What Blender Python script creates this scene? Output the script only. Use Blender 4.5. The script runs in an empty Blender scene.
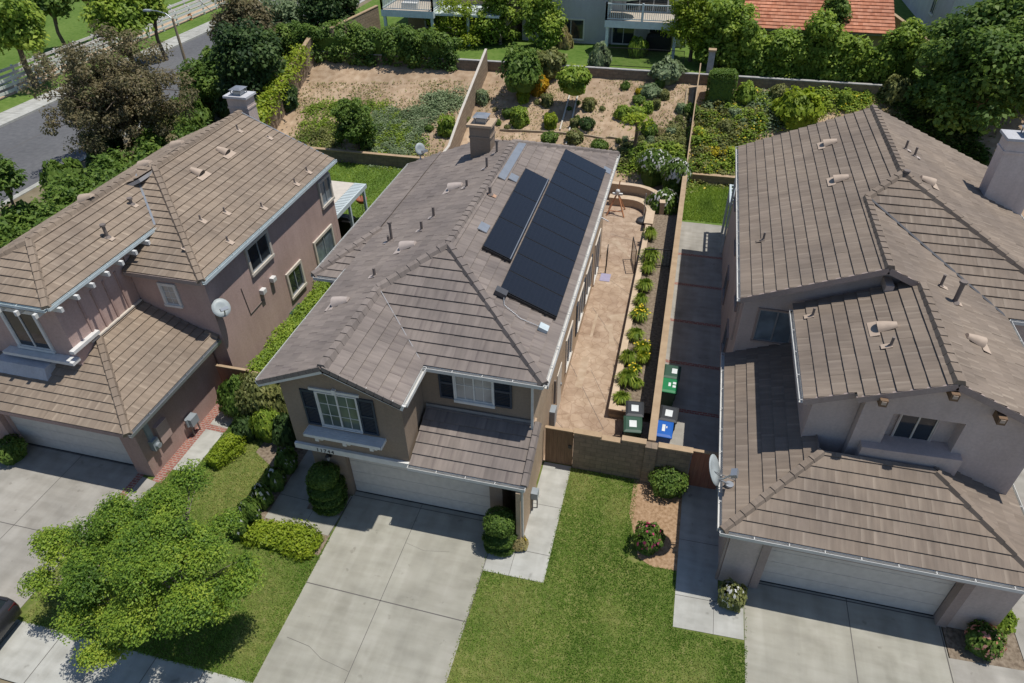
import bpy, math, random
import numpy as np
from mathutils import Vector, Matrix
random.seed(7); RNG = np.random.default_rng(7)
S = bpy.context.scene; COL = S.collection

# ------------------------------------------------------------------ camera (solved from the photograph) and world
FPX = 685.5; CAM = np.array([9.26, -13.58, 18.84])
def _rot(yaw, pitch, roll):
    cy, sy = math.cos(yaw), math.sin(yaw); cp, sp = math.cos(pitch), math.sin(pitch)
    f = np.array([sy*cp, cy*cp, -sp]); r = np.array([cy, -sy, 0.0]); d = np.cross(f, r)
    cr, sr = math.cos(roll), math.sin(roll)
    return np.array([cr*r + sr*d, -sr*r + cr*d, f])
ROT = _rot(math.radians(-14.78), math.radians(38.51), math.radians(1.07))
def ray(x, y): return np.array([(x-512)/FPX, (y-341.5)/FPX, 1.0]) @ ROT
def at(x, y, z=0.0):
    d = ray(x, y); t = (z-CAM[2])/d[2]; return CAM + t*d
def at_y(x, y, Y): d = ray(x, y); return CAM + (Y-CAM[1])/d[1]*d
def at_x(x, y, X): d = ray(x, y); return CAM + (X-CAM[0])/d[0]*d
def at_pl(x, y, P, n):
    d = ray(x, y); n = np.array(n, float); return CAM + (n @ (np.array(P)-CAM))/(n @ d)*d
def terr(x, y):
    y0 = 25.4
    if x > 4.5: y0 = 24.6
    if x > 9.7: y0 = 27.2
    if y < y0 or x < -20.5: base = 0.0
    elif y < 34.4: base = 0.35 + (3.6-0.35)*(y-y0)/(34.4-y0)
    else: base = 3.6
    return base
def atT(x, y):
    d = ray(x, y); t = 20.0; 
    while t < 200:
        P = CAM + t*d
        if P[2] <= terr(P[0], P[1]): break
        t += 0.05
    return P
def at_hit_px(P, y):   # metres per pixel (horizontal) at point P
    return float((P-CAM) @ ROT[2])/FPX

cam = bpy.data.cameras.new("camera"); cam.sensor_width = 36; cam.lens = FPX/1024*36; cam.clip_end = 3000
co = bpy.data.objects.new("camera", cam); COL.objects.link(co); S.camera = co
r_, d_, f_ = ROT
mw = Matrix.Identity(4)
for i in range(3):
    mw[i][0] = r_[i]; mw[i][1] = -d_[i]; mw[i][2] = -f_[i]; mw[i][3] = CAM[i]
co.matrix_world = mw
S.render.resolution_x = 1024; S.render.resolution_y = 683
S.view_settings.view_transform = 'Standard'; S.view_settings.look = 'None'; S.view_settings.exposure = 0.0; S.view_settings.gamma = 1
w = bpy.data.worlds.new("World"); S.world = w; w.use_nodes = True
nt = w.node_tree; bg = nt.nodes['Background']; sky = nt.nodes.new('ShaderNodeTexSky'); sky.sky_type = 'NISHITA'; sky.sun_disc = False; sky.ozone_density = 4.0; sky.dust_density = 0.4
SUN = Vector((0.31, 0.085, 1.0)).normalized()
sky.sun_elevation = math.asin(SUN.z); sky.sun_rotation = math.atan2(SUN.x, SUN.y)
nt.links.new(sky.outputs[0], bg.inputs[0]); bg.inputs[1].default_value = 0.095
sl = bpy.data.lights.new("sun", 'SUN'); sl.energy = 4.0; sl.angle = math.radians(0.53); sl.color = (1, 0.965, 0.90)
so = bpy.data.objects.new("sun", sl); COL.objects.link(so); so.rotation_euler = SUN.to_track_quat('Z', 'Y').to_euler(); so.location = (0, 0, 60)

# ------------------------------------------------------------------ materials
def nodes(m):
    m.use_nodes = True; t = m.node_tree; return t, t.nodes['Principled BSDF']
def N(t, k, **kw):
    n = t.nodes.new(k)
    for a, b in kw.items(): setattr(n, a, b)
    return n
def ramp(t, cols, pos=None):
    r = t.nodes.new('ShaderNodeValToRGB'); e = r.color_ramp.elements
    n = len(cols); pos = pos or [i/(n-1) for i in range(n)]
    while len(e) < n: e.new(0.5)
    for i in range(n): e[i].position = pos[i]; e[i].color = (*cols[i], 1)
    return r
def noise_mat(name, cols, scale=3, detail=6, rough=0.85, bump=0.0, bscale=None, spec=0.3, big=None, bigcols=None, pos=None, metal=0.0, stretch=None, worn=False):
    m = bpy.data.materials.new(name); t, p = nodes(m); L = t.links.new
    tc = N(t, 'ShaderNodeTexCoord'); src = tc.outputs['Object']
    if stretch:
        mp = N(t, 'ShaderNodeMapping'); mp.inputs['Scale'].default_value = stretch; L(src, mp.inputs[0]); src = mp.outputs[0]
    n = N(t, 'ShaderNodeTexNoise'); n.inputs['Scale'].default_value = scale; n.inputs['Detail'].default_value = detail; L(src, n.inputs['Vector'])
    r = ramp(t, cols, pos or [0.3 + 0.4*i/max(1, len(cols)-1) for i in range(len(cols))]); L(n.outputs[0], r.inputs[0]); out = r.outputs[0]
    if big:
        n2 = N(t, 'ShaderNodeTexNoise'); n2.inputs['Scale'].default_value = big; n2.inputs['Detail'].default_value = 4; L(src, n2.inputs['Vector'])
        r2 = ramp(t, bigcols, [0.35, 0.65]); L(n2.outputs[0], r2.inputs[0])
        mx = N(t, 'ShaderNodeMixRGB', blend_type='MULTIPLY'); mx.inputs[0].default_value = 1; L(out, mx.inputs[1]); L(r2.outputs[0], mx.inputs[2]); out = mx.outputs[0]
    if worn:
        for (sc, lo, hi, c0, scl) in (((2.2, .16, 1), .40, .62, .91, 1.0), ((1, 1, 1), .66, .72, .80, 2.6), ((.5, 3.0, 1), .36, .60, .93, 1.3), ((1, 1, 1), .30, .42, .90, .9)):
            mp2 = N(t, 'ShaderNodeMapping'); mp2.inputs['Scale'].default_value = sc; mp2.inputs['Location'].default_value = (sc[1]*7, scl*3, 0); L(src, mp2.inputs[0]); nn = N(t, 'ShaderNodeTexNoise'); nn.inputs['Scale'].default_value = scl; nn.inputs['Detail'].default_value = 5; L(mp2.outputs[0], nn.inputs['Vector'])
            inv = sc == (1, 1, 1) and lo > .5
            rr = ramp(t, [(1.03, 1.03, 1.02), (c0, c0*.99, c0*.97)] if inv else [(c0, c0*.995, c0*.985), (1.03, 1.03, 1.03)], [lo, hi]); L(nn.outputs[0], rr.inputs[0])
            mq = N(t, 'ShaderNodeMixRGB', blend_type='MULTIPLY'); mq.inputs[0].default_value = 1; L(out, mq.inputs[1]); L(rr.outputs[0], mq.inputs[2]); out = mq.outputs[0]
    L(out, p.inputs['Base Color']); p.inputs['Roughness'].default_value = rough; p.inputs['Specular IOR Level'].default_value = spec; p.inputs['Metallic'].default_value = metal
    if bump:
        b = N(t, 'ShaderNodeBump'); b.inputs['Strength'].default_value = bump; b.inputs['Distance'].default_value = 0.02
        n3 = N(t, 'ShaderNodeTexNoise'); n3.inputs['Scale'].default_value = bscale or scale*6; n3.inputs['Detail'].default_value = 5; L(src, n3.inputs['Vector'])
        L(n3.outputs[0], b.inputs['Height']); L(b.outputs[0], p.inputs['Normal'])
    return m
def plain(name, c, rough=0.6, metal=0.0, spec=0.4):
    d = tuple(x*0.86 for x in c)
    return noise_mat(name, [d, c], 5, 4, rough, spec=spec, metal=metal)
def stucco(name, c):
    m = noise_mat(name, [tuple(x*0.92 for x in c), tuple(min(1, x*1.06) for x in c)], 14, 8, 0.92, 0.5, 70, 0.15, 0.6, [(0.86, 0.85, 0.84), (1, 1, 1)])
    t, pb = m.node_tree, m.node_tree.nodes['Principled BSDF']; L = t.links.new; src = pb.inputs['Base Color'].links[0].from_socket; tc = N(t, 'ShaderNodeTexCoord')
    mp = N(t, 'ShaderNodeMapping'); mp.inputs['Scale'].default_value = (2.6, 2.6, .22); L(tc.outputs['Object'], mp.inputs[0]); n = N(t, 'ShaderNodeTexNoise'); n.inputs['Scale'].default_value = 1.6; n.inputs['Detail'].default_value = 6; L(mp.outputs[0], n.inputs['Vector'])
    r = ramp(t, [(.955, .95, .945), (1.01, 1.01, 1.01)], [.36, .60]); L(n.outputs[0], r.inputs[0]); mm = N(t, 'ShaderNodeMixRGB', blend_type='MULTIPLY'); mm.inputs[0].default_value = 1; L(src, mm.inputs[1]); L(r.outputs[0], mm.inputs[2]); L(mm.outputs[0], pb.inputs['Base Color']); return m
def tile_mat(name, cols, streak, sw):
    m = bpy.data.materials.new(name); t, p = nodes(m); L = t.links.new
    tone = N(t, 'ShaderNodeAttribute', attribute_name='tone'); tcx = N(t, 'ShaderNodeAttribute', attribute_name='tc')
    rc = N(t, 'ShaderNodeAttribute', attribute_name='rc')
    r = ramp(t, cols); L(tone.outputs['Fac'], r.inputs[0])
    sx = N(t, 'ShaderNodeSeparateXYZ'); L(tcx.outputs['Vector'], sx.inputs[0])
    # weathered pale streak along one edge of some tiles
    mr = N(t, 'ShaderNodeMapRange'); mr.inputs[1].default_value = 0.36; mr.inputs[2].default_value = 0.06; L(sx.outputs[0], mr.inputs[0])
    m1 = N(t, 'ShaderNodeMath', operation='MULTIPLY'); L(mr.outputs[0], m1.inputs[0]); L(sx.outputs[2], m1.inputs[1])
    m2 = N(t, 'ShaderNodeMath', operation='MULTIPLY'); m2.inputs[1].default_value = sw; L(m1.outputs[0], m2.inputs[0])
    mx = N(t, 'ShaderNodeMixRGB'); L(m2.outputs[0], mx.inputs[0]); L(r.outputs[0], mx.inputs[1]); mx.inputs[2].default_value = (*streak, 1)
    mp = N(t, 'ShaderNodeMapping'); mp.inputs['Scale'].default_value = (9, 1.3, 1); L(rc.outputs['Vector'], mp.inputs[0])
    n = N(t, 'ShaderNodeTexNoise'); n.inputs['Scale'].default_value = 1.0; n.inputs['Detail'].default_value = 5; L(mp.outputs[0], n.inputs['Vector'])
    r2 = ramp(t, [(0.86, 0.86, 0.86), (1.08, 1.075, 1.07)], [0.32, 0.68]); L(n.outputs[0], r2.inputs[0])
    n4 = N(t, 'ShaderNodeTexNoise'); n4.inputs['Scale'].default_value = 0.45; n4.inputs['Detail'].default_value = 3; L(rc.outputs['Vector'], n4.inputs['Vector'])
    r4 = ramp(t, [(0.82, 0.82, 0.83), (1.08, 1.07, 1.05)], [0.35, 0.65]); L(n4.outputs[0], r4.inputs[0])
    mm = N(t, 'ShaderNodeMixRGB', blend_type='MULTIPLY'); mm.inputs[0].default_value = 1; L(mx.outputs[0], mm.inputs[1]); L(r2.outputs[0], mm.inputs[2])
    m3 = N(t, 'ShaderNodeMixRGB', blend_type='MULTIPLY'); m3.inputs[0].default_value = 1; L(mm.outputs[0], m3.inputs[1]); L(r4.outputs[0], m3.inputs[2])
    L(m3.outputs[0], p.inputs['Base Color']); p.inputs['Roughness'].default_value = 0.88; p.inputs['Specular IOR Level'].default_value = 0.25
    b = N(t, 'ShaderNodeBump'); b.inputs['Strength'].default_value = 0.4; b.inputs['Distance'].default_value = 0.01; L(n.outputs[0], b.inputs['Height']); L(b.outputs[0], p.inputs['Normal'])
    return m
def leaf_mat(name, cols, trans=0.42, rough=0.55):
    m = bpy.data.materials.new(name); t, p = nodes(m); L = t.links.new
    a = N(t, 'ShaderNodeAttribute', attribute_name='tone'); r = ramp(t, cols); L(a.outputs['Fac'], r.inputs[0])
    L(r.outputs[0], p.inputs['Base Color']); p.inputs['Roughness'].default_value = rough; p.inputs['Specular IOR Level'].default_value = 0.3
    tr = N(t, 'ShaderNodeBsdfTranslucent'); L(r.outputs[0], tr.inputs[0])
    ms = N(t, 'ShaderNodeMixShader'); ms.inputs[0].default_value = trans; L(p.outputs[0], ms.inputs[1]); L(tr.outputs[0], ms.inputs[2])
    L(ms.outputs[0], t.nodes['Material Output'].inputs[0])
    return m
def brick_mat(name, c1, c2, mortar, bw, bh, axis='xz', ms=0.012, bump=0.4):
    m = bpy.data.materials.new(name); t, p = nodes(m); L = t.links.new
    tc = N(t, 'ShaderNodeTexCoord'); sx = N(t, 'ShaderNodeSeparateXYZ'); cx = N(t, 'ShaderNodeCombineXYZ'); L(tc.outputs['Object'], sx.inputs[0])
    L(sx.outputs['xyz'.index(axis[0])], cx.inputs[0]); L(sx.outputs['xyz'.index(axis[1])], cx.inputs[1])
    b = N(t, 'ShaderNodeTexBrick'); b.inputs['Scale'].default_value = 1; b.inputs['Brick Width'].default_value = bw; b.inputs['Row Height'].default_value = bh
    b.inputs['Mortar Size'].default_value = ms; b.inputs['Color1'].default_value = (*c1, 1); b.inputs['Color2'].default_value = (*c2, 1); b.inputs['Mortar'].default_value = (*mortar, 1)
    L(cx.outputs[0], b.inputs['Vector'])
    n = N(t, 'ShaderNodeTexNoise'); n.inputs['Scale'].default_value = 6; n.inputs['Detail'].default_value = 6; L(tc.outputs['Object'], n.inputs['Vector'])
    r = ramp(t, [(0.8, 0.8, 0.8), (1.1, 1.1, 1.1)], [0.3, 0.7]); L(n.outputs[0], r.inputs[0])
    mm = N(t, 'ShaderNodeMixRGB', blend_type='MULTIPLY'); mm.inputs[0].default_value = 1; L(b.outputs[0], mm.inputs[1]); L(r.outputs[0], mm.inputs[2])
    L(mm.outputs[0], p.inputs['Base Color']); p.inputs['Roughness'].default_value = 0.9
    bp = N(t, 'ShaderNodeBump'); bp.inputs['Strength'].default_value = bump; bp.inputs['Distance'].default_value = 0.01; bp.invert = True; L(b.outputs['Fac'], bp.inputs['Height']); L(bp.outputs[0], p.inputs['Normal'])
    return m
def glass_mat(name, c, rough=0.06):
    m = bpy.data.materials.new(name); t, p = nodes(m); L = t.links.new
    tc = N(t, 'ShaderNodeTexCoord'); n = N(t, 'ShaderNodeTexNoise'); n.inputs['Scale'].default_value = 1.4; L(tc.outputs['Object'], n.inputs['Vector'])
    r = ramp(t, [tuple(x*0.6 for x in c), c], [0.4, 0.6]); L(n.outputs[0], r.inputs[0]); L(r.outputs[0], p.inputs['Base Color'])
    p.inputs['Roughness'].default_value = rough; p.inputs['Specular IOR Level'].default_value = 0.8
    return m

M = {}
M['tile_mauve'] = tile_mat('tile_mauve', [(0.211, 0.1786, 0.1589), (0.2281, 0.1928, 0.1713), (0.2424, 0.2052, 0.1821), (0.2585, 0.2185, 0.1946)], (0.145, 0.118, 0.112), 0.65)
M['tile_tan'] = tile_mat('tile_tan', [(0.2555, 0.1993, 0.151), (0.2691, 0.2106, 0.1601), (0.2809, 0.2212, 0.1684), (0.2926, 0.2306, 0.1766)], (0.44, 0.36, 0.275), 0.55)
M['tile_brown'] = tile_mat('tile_brown', [(0.2167, 0.1724, 0.1364), (0.2296, 0.1833, 0.1452), (0.2407, 0.1932, 0.1539), (0.2526, 0.203, 0.1626)], (0.39, 0.325, 0.26), 0.5)
M['tile_terra'] = tile_mat('tile_terra', [(0.42, 0.16, 0.09), (0.5, 0.21, 0.12), (0.58, 0.27, 0.17)], (0.6, 0.3, 0.2), 0.4)
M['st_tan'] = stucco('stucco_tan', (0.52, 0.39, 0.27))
M['st_olive_shaded'] = stucco('stucco_olive_shaded', (0.30, 0.235, 0.18))  # darker copy of the tan house stucco, shade of the front put into its colour
M['st_pink'] = stucco('stucco_pink', (0.54, 0.39, 0.345))
M['st_pink2'] = stucco('stucco_rose', (0.46, 0.32, 0.28))
M['st_mauve'] = stucco('stucco_mauve', (0.56, 0.465, 0.42))
M['st_mauve2'] = stucco('stucco_taupe', (0.39, 0.31, 0.275))
M['st_chimney'] = stucco('stucco_chimney', (0.70, 0.61, 0.57))
M['st_grey'] = stucco('stucco_grey', (0.56, 0.56, 0.58))
M['st_white'] = stucco('stucco_white', (0.66, 0.64, 0.62))
M['trim_white'] = plain('white_trim', (0.72, 0.71, 0.68), 0.55)
M['trim_cream'] = plain('cream_trim', (0.62, 0.56, 0.48), 0.6)
M['door_white'] = plain('garage_door_paint', (0.62, 0.58, 0.53), 0.5)
M['gutter'] = plain('gutter_paint', (0.62, 0.61, 0.58), 0.4)
M['fascia'] = plain('fascia_paint', (0.30, 0.29, 0.29), 0.6)
M['shutter'] = plain('shutter_paint', (0.030, 0.045, 0.068), 0.5)
M['glass'] = glass_mat('window_glass', (0.03, 0.04, 0.05))
M['glass_green'] = glass_mat('blinds_behind_glass', (0.13, 0.165, 0.14), 0.12)
M['glass_blue'] = glass_mat('blinds_reflection_glass', (0.20, 0.25, 0.29), 0.15)  # blinds and a pale reflection put into the pane colour
M['glass_blind'] = glass_mat('blind_glass', (0.40, 0.40, 0.39), 0.2)
M['concrete'] = noise_mat('concrete', [(0.2959, 0.285, 0.2437), (0.3395, 0.3277, 0.279), (0.3735, 0.3591, 0.3116)], 1.3, 10, 0.9, 0.15, 60, 0.25, 0.22, [(0.9, 0.9, 0.9), (1.04, 1.03, 1.02)], worn=True)
M['concrete2'] = noise_mat('old_concrete', [(0.291, 0.2736, 0.2451), (0.3346, 0.3168, 0.285), (0.3735, 0.3533, 0.3182)], 1.7, 10, 0.9, 0.15, 60, 0.25, 0.3, [(0.86, 0.86, 0.86), (1.04, 1.03, 1.02)], worn=True)
M['walk'] = noise_mat('pale_walk', [(0.36, 0.355, 0.325), (0.41, 0.405, 0.372), (0.45, 0.443, 0.41)], 2.1, 9, 0.9, 0.1, 60, 0.25, 0.4, [(0.9, 0.9, 0.9), (1.03, 1.03, 1.03)], worn=True)
M['joint'] = plain('joint_dark', (0.13, 0.12, 0.11), 0.9)
M['brick_red'] = brick_mat('red_brick', (0.34, 0.13, 0.09), (0.27, 0.10, 0.08), (0.35, 0.3, 0.26), 0.2, 0.1, 'xy')
M['patio'] = noise_mat('stamped_patio', [(0.33, 0.243, 0.172), (0.40, 0.303, 0.222), (0.48, 0.378, 0.288)], 2.2, 12, 0.75, 0.4, 14, 0.3, 0.5, [(0.86, 0.8, 0.76), (1.1, 1.08, 1.05)])
def stamp(m):
    t, pb = m.node_tree, m.node_tree.nodes['Principled BSDF']; L = t.links.new; src = pb.inputs['Base Color'].links[0].from_socket
    tc = N(t, 'ShaderNodeTexCoord'); nz = N(t, 'ShaderNodeTexNoise'); nz.inputs['Scale'].default_value = 3; L(tc.outputs['Object'], nz.inputs['Vector'])
    mxv = N(t, 'ShaderNodeMixRGB'); mxv.inputs[0].default_value = .12; L(tc.outputs['Object'], mxv.inputs[1]); L(nz.outputs['Color'], mxv.inputs[2])
    v = N(t, 'ShaderNodeTexVoronoi', feature='DISTANCE_TO_EDGE'); v.inputs['Scale'].default_value = 2.9; L(mxv.outputs[0], v.inputs['Vector'])
    r = ramp(t, [(.68, .63, .59), (1, 1, 1)], [.0, .05]); L(v.outputs['Distance'], r.inputs[0])
    v2 = N(t, 'ShaderNodeTexVoronoi'); v2.inputs['Scale'].default_value = 2.9; L(mxv.outputs[0], v2.inputs['Vector']); bw = N(t, 'ShaderNodeRGBToBW'); L(v2.outputs['Color'], bw.inputs[0]); r2 = ramp(t, [(.93, .92, .91), (1.05, 1.05, 1.04)], [.2, .8]); L(bw.outputs[0], r2.inputs[0])
    for q in (r, r2):
        mm = N(t, 'ShaderNodeMixRGB', blend_type='MULTIPLY'); mm.inputs[0].default_value = .8; L(src, mm.inputs[1]); L(q.outputs[0], mm.inputs[2]); src = mm.outputs[0]
    L(src, pb.inputs['Base Color'])
stamp(M['patio'])
M['patio_pale'] = noise_mat('patio_worn', [(0.36, 0.26, 0.175), (0.48, 0.375, 0.275)], 3, 10, 0.8)
M['asphalt'] = noise_mat('asphalt', [(0.115, 0.115, 0.12), (0.15, 0.15, 0.152)], 3, 10, 0.9, 0.3, 40, 0.2, 0.15, [(0.85, 0.85, 0.86), (1.1, 1.1, 1.1)])
M['lawn'] = noise_mat('lawn_soil', [(0.095, 0.135, 0.030), (0.14, 0.175, 0.045), (0.21, 0.215, 0.08)], 5, 12, 0.95, 0.6, 60, 0.1, 0.7, [(0.75, 0.82, 0.7), (1.12, 1.05, 1.05)])
M['lawn_park'] = noise_mat('park_turf', [(0.085, 0.15, 0.028), (0.12, 0.19, 0.04), (0.15, 0.21, 0.055)], 3, 10, 0.95, 0.4, 30, 0.1, 0.2, [(0.8, 0.85, 0.75), (1.1, 1.05, 1.05)])
M['dirt'] = noise_mat('slope_dirt', [(0.33, 0.232, 0.152), (0.42, 0.308, 0.21), (0.50, 0.385, 0.275)], 2.4, 14, 0.98, 0.8, 18, 0.1, 0.35, [(0.82, 0.8, 0.78), (1.1, 1.08, 1.05)])
M['mulch'] = noise_mat('mulch', [(0.24, 0.15, 0.085), (0.36, 0.235, 0.14), (0.45, 0.31, 0.20)], 9, 12, 0.98, 0.9, 40, 0.1)
M['soil'] = noise_mat('planter_soil', [(0.14, 0.105, 0.075), (0.23, 0.18, 0.13), (0.30, 0.24, 0.18)], 9, 12, 0.98, 0.9, 40, 0.1)
M['ground'] = noise_mat('ground_soil', [(0.16, 0.13, 0.08), (0.24, 0.2, 0.13)], 1, 10, 0.98, 0.5)
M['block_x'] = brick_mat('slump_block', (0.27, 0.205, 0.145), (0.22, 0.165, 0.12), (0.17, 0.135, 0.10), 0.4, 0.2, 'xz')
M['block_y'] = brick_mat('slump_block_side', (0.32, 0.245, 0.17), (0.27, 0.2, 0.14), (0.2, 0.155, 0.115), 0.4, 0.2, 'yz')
M['cap'] = noise_mat('wall_cap', [(0.36, 0.255, 0.16), (0.45, 0.33, 0.21)], 3, 8, 0.9, 0.2, 30)
M['capstone'] = noise_mat('planter_cap', [(0.50, 0.375, 0.255), (0.60, 0.47, 0.34)], 3, 8, 0.9, 0.2, 30)
M['wood'] = noise_mat('gate_wood', [(0.16, 0.10, 0.06), (0.22, 0.14, 0.085)], 3, 8, 0.8, 0.3, 20, stretch=(6, 6, 0.6))
M['wood_red'] = noise_mat('redwood_gate', [(0.30, 0.13, 0.085), (0.37, 0.17, 0.11)], 3, 8, 0.8, 0.2, 20, stretch=(6, 6, 0.6))
M['wood_orange'] = plain('orange_wood', (0.52, 0.24, 0.12), 0.6)
M['timber'] = noise_mat('timber_edge', [(0.30, 0.23, 0.15), (0.42, 0.34, 0.24)], 4, 8, 0.9)
M['bark'] = noise_mat('bark', [(0.10, 0.075, 0.05), (0.2, 0.155, 0.11)], 6, 10, 0.95, 0.8, 20, stretch=(3, 3, 0.6))
M['bark_pale'] = noise_mat('pale_bark', [(0.24, 0.2, 0.16), (0.38, 0.33, 0.27)], 6, 10, 0.95, 0.6, 20)
M['vent'] = plain('vent_tan', (0.50, 0.39, 0.30), 0.7)
M['vent_pink'] = plain('vent_rose', (0.50, 0.42, 0.37), 0.6)
M['vent_terra'] = plain('vent_terracotta', (0.50, 0.30, 0.19), 0.6)
M['metal'] = plain('galvanised', (0.40, 0.42, 0.44), 0.4, 0.6)
M['metal_dark'] = plain('dark_metal', (0.10, 0.10, 0.105), 0.45, 0.3)
M['pipe'] = plain('pipe_brown', (0.20, 0.165, 0.145), 0.7)
M['iron'] = plain('black_iron', (0.02, 0.02, 0.022), 0.5)
M['black'] = plain('black_plastic', (0.018, 0.018, 0.02), 0.5)
M['grey_metal'] = plain('grey_paint', (0.30, 0.33, 0.35), 0.45)
M['dish'] = plain('dish_grey', (0.42, 0.46, 0.46), 0.45)
M['bin_black'] = plain('bin_charcoal', (0.035, 0.038, 0.042), 0.5)
M['bin_green'] = plain('bin_dark_green', (0.035, 0.085, 0.055), 0.5)
M['bin_bright'] = plain('bin_bright_green', (0.012, 0.20, 0.065), 0.45)
M['bin_blue'] = plain('bin_blue', (0.01, 0.11, 0.45), 0.45)
M['sticker'] = plain('white_sticker', (0.72, 0.75, 0.74), 0.5)
M['ink'] = plain('black_ink', (0.02, 0.02, 0.02), 0.6)
M['hyd'] = plain('hydrant_paint', (0.65, 0.25, 0.05), 0.5)
M['mat_lav'] = plain('lavender_mat', (0.36, 0.33, 0.45), 0.9)
M['steel_blue'] = plain('patio_lattice', (0.55, 0.62, 0.63), 0.6)
M['deck_paint'] = plain('deck_paint', (0.66, 0.73, 0.73), 0.5)
M['deck_floor'] = noise_mat('deck_floor', [(0.42, 0.36, 0.29), (0.52, 0.46, 0.38)], 3, 6, 0.8)
M['umb'] = plain('umbrella_cloth', (0.50, 0.56, 0.40), 0.9)
M['rust'] = plain('rusty_bowl', (0.30, 0.09, 0.04), 0.6)
M['sand'] = noise_mat('trail_sand', [(0.42, 0.30, 0.19), (0.50, 0.37, 0.25)], 2, 8, 0.95)
M['car'] = plain('car_paint', (0.055, 0.055, 0.06), 0.25, 0.4, 0.6)
M['chrome'] = plain('chrome', (0.6, 0.6, 0.6), 0.15, 1.0)
M['lamp_red'] = plain('tail_lamp', (0.07, 0.012, 0.012), 0.2)
M['stone'] = noise_mat('grey_stone', [(0.30, 0.29, 0.28), (0.45, 0.44, 0.43)], 3, 8, 0.9, 0.5, 10)
def solar_mat():
    m = bpy.data.materials.new('solar_cells'); t, p = nodes(m); L = t.links.new
    rc = N(t, 'ShaderNodeAttribute', attribute_name='rc')
    b = N(t, 'ShaderNodeTexBrick'); b.offset = 0; b.inputs['Scale'].default_value = 1; b.inputs['Brick Width'].default_value = 0.16; b.inputs['Row Height'].default_value = 0.16
    b.inputs['Mortar Size'].default_value = 0.005; b.inputs['Color1'].default_value = (0.013, 0.015, 0.020, 1); b.inputs['Color2'].default_value = (0.014, 0.016, 0.022, 1); b.inputs['Mortar'].default_value = (0.020, 0.022, 0.027, 1)
    L(rc.outputs['Vector'], b.inputs['Vector']); L(b.outputs[0], p.inputs['Base Color']); p.inputs['Roughness'].default_value = 0.22; p.inputs['Specular IOR Level'].default_value = 0.5
    return m
M['solar'] = solar_mat()
# foliage
LF = {
 'tree': [(0.030, 0.065, 0.010), (0.065, 0.12, 0.016), (0.115, 0.175, 0.022), (0.165, 0.215, 0.028)],
 'lime': [(0.10, 0.15, 0.012), (0.18, 0.24, 0.02), (0.27, 0.31, 0.03)],
 'green': [(0.025, 0.055, 0.012), (0.05, 0.095, 0.018), (0.085, 0.135, 0.028)],
 'fresh': [(0.05, 0.10, 0.015), (0.09, 0.16, 0.022), (0.15, 0.22, 0.035)],
 'dark': [(0.012, 0.026, 0.010), (0.024, 0.046, 0.014), (0.045, 0.075, 0.022)],
 'olive': [(0.045, 0.055, 0.018), (0.085, 0.092, 0.032), (0.14, 0.135, 0.05)],
 'grey': [(0.058, 0.082, 0.042), (0.10, 0.128, 0.068), (0.16, 0.18, 0.11)],
 'brown': [(0.048, 0.052, 0.026), (0.085, 0.083, 0.044), (0.125, 0.110, 0.064), (0.082, 0.105, 0.038)],
 'yellow': [(0.20, 0.20, 0.015), (0.38, 0.31, 0.015), (0.48, 0.38, 0.02)],
 'golden': [(0.25, 0.17, 0.015), (0.45, 0.26, 0.012), (0.5, 0.34, 0.02)],
 'tan': [(0.13, 0.11, 0.05), (0.22, 0.18, 0.09), (0.16, 0.17, 0.06)],
 'grass': [(0.046, 0.085, 0.012), (0.070, 0.120, 0.018), (0.105, 0.15, 0.03), (0.16, 0.165, 0.055)],
 'rusty': [(0.10, 0.035, 0.018), (0.17, 0.065, 0.03), (0.10, 0.09, 0.035)],
}
HU = {'grass': 1.04, 'tree': 1.12, 'brown': 1.14, 'lime': 1.05, 'fresh': 1.28, 'green': 1.2, 'dark': 1.12}
LG = {'dark': 2.9, 'green': 2.5, 'brown': 2.1, 'lime': 1.6, 'olive': 2.8, 'grey': 2.7, 'fresh': 2.35, 'grass': 2.55, 'tree': 2.35, 'golden': 1.3, 'yellow': 1.3, 'tan': 2.0, 'rusty': 2.0}
for k, c in LF.items(): M['lf_'+k] = leaf_mat('leaf_'+k, [(min(.8, q[0]*LG[k]*HU.get(k, 1.02)), min(.8, q[1]*LG[k]*1.03), min(.8, q[2]*LG[k]*.98)) for q in c])
M['fl_white'] = leaf_mat('white_petals', [(0.65, 0.63, 0.58), (0.8, 0.79, 0.76)], 0.2)
M['fl_pink'] = leaf_mat('pink_petals', [(0.60, 0.05, 0.16), (0.72, 0.16, 0.28)], 0.2)
M['fl_salmon'] = leaf_mat('salmon_petals', [(0.60, 0.22, 0.16), (0.72, 0.36, 0.28)], 0.2)
M['fl_yellow'] = leaf_mat('yellow_petals', [(0.62, 0.45, 0.02), (0.75, 0.58, 0.04)], 0.2)

# ------------------------------------------------------------------ object helpers
ORG = {}
def tag(o, label=None, cat=None, group=None, kind=None):
    if label: o['label'] = label
    if cat: o['category'] = cat
    if group: o['group'] = group
    if kind: o['kind'] = kind
    return o
def thing(name, label, cat, loc=(0, 0, 0), group=None, rz=0.0, local=False):
    o = bpy.data.objects.new(name, None); COL.objects.link(o); o.location = loc; o.rotation_euler = (0, 0, rz); o.empty_display_size = 0.3
    ORG[o.name] = Vector((0, 0, 0)) if local else Vector(loc)
    return tag(o, label, cat, group)
def copy_tree(o, parent=None):
    c = o.copy(); COL.objects.link(c); ORG[c.name] = ORG.get(o.name, Vector((0, 0, 0)))
    if parent: c.parent = parent
    for ch in list(o.children): copy_tree(ch, c)
    return c
def link_mesh(name, me, parent=None):
    o = bpy.data.objects.new(name, me); COL.objects.link(o)
    if parent is not None: o.parent = parent; ORG[o.name] = ORG.get(parent.name, Vector((0, 0, 0)))
    return o
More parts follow.
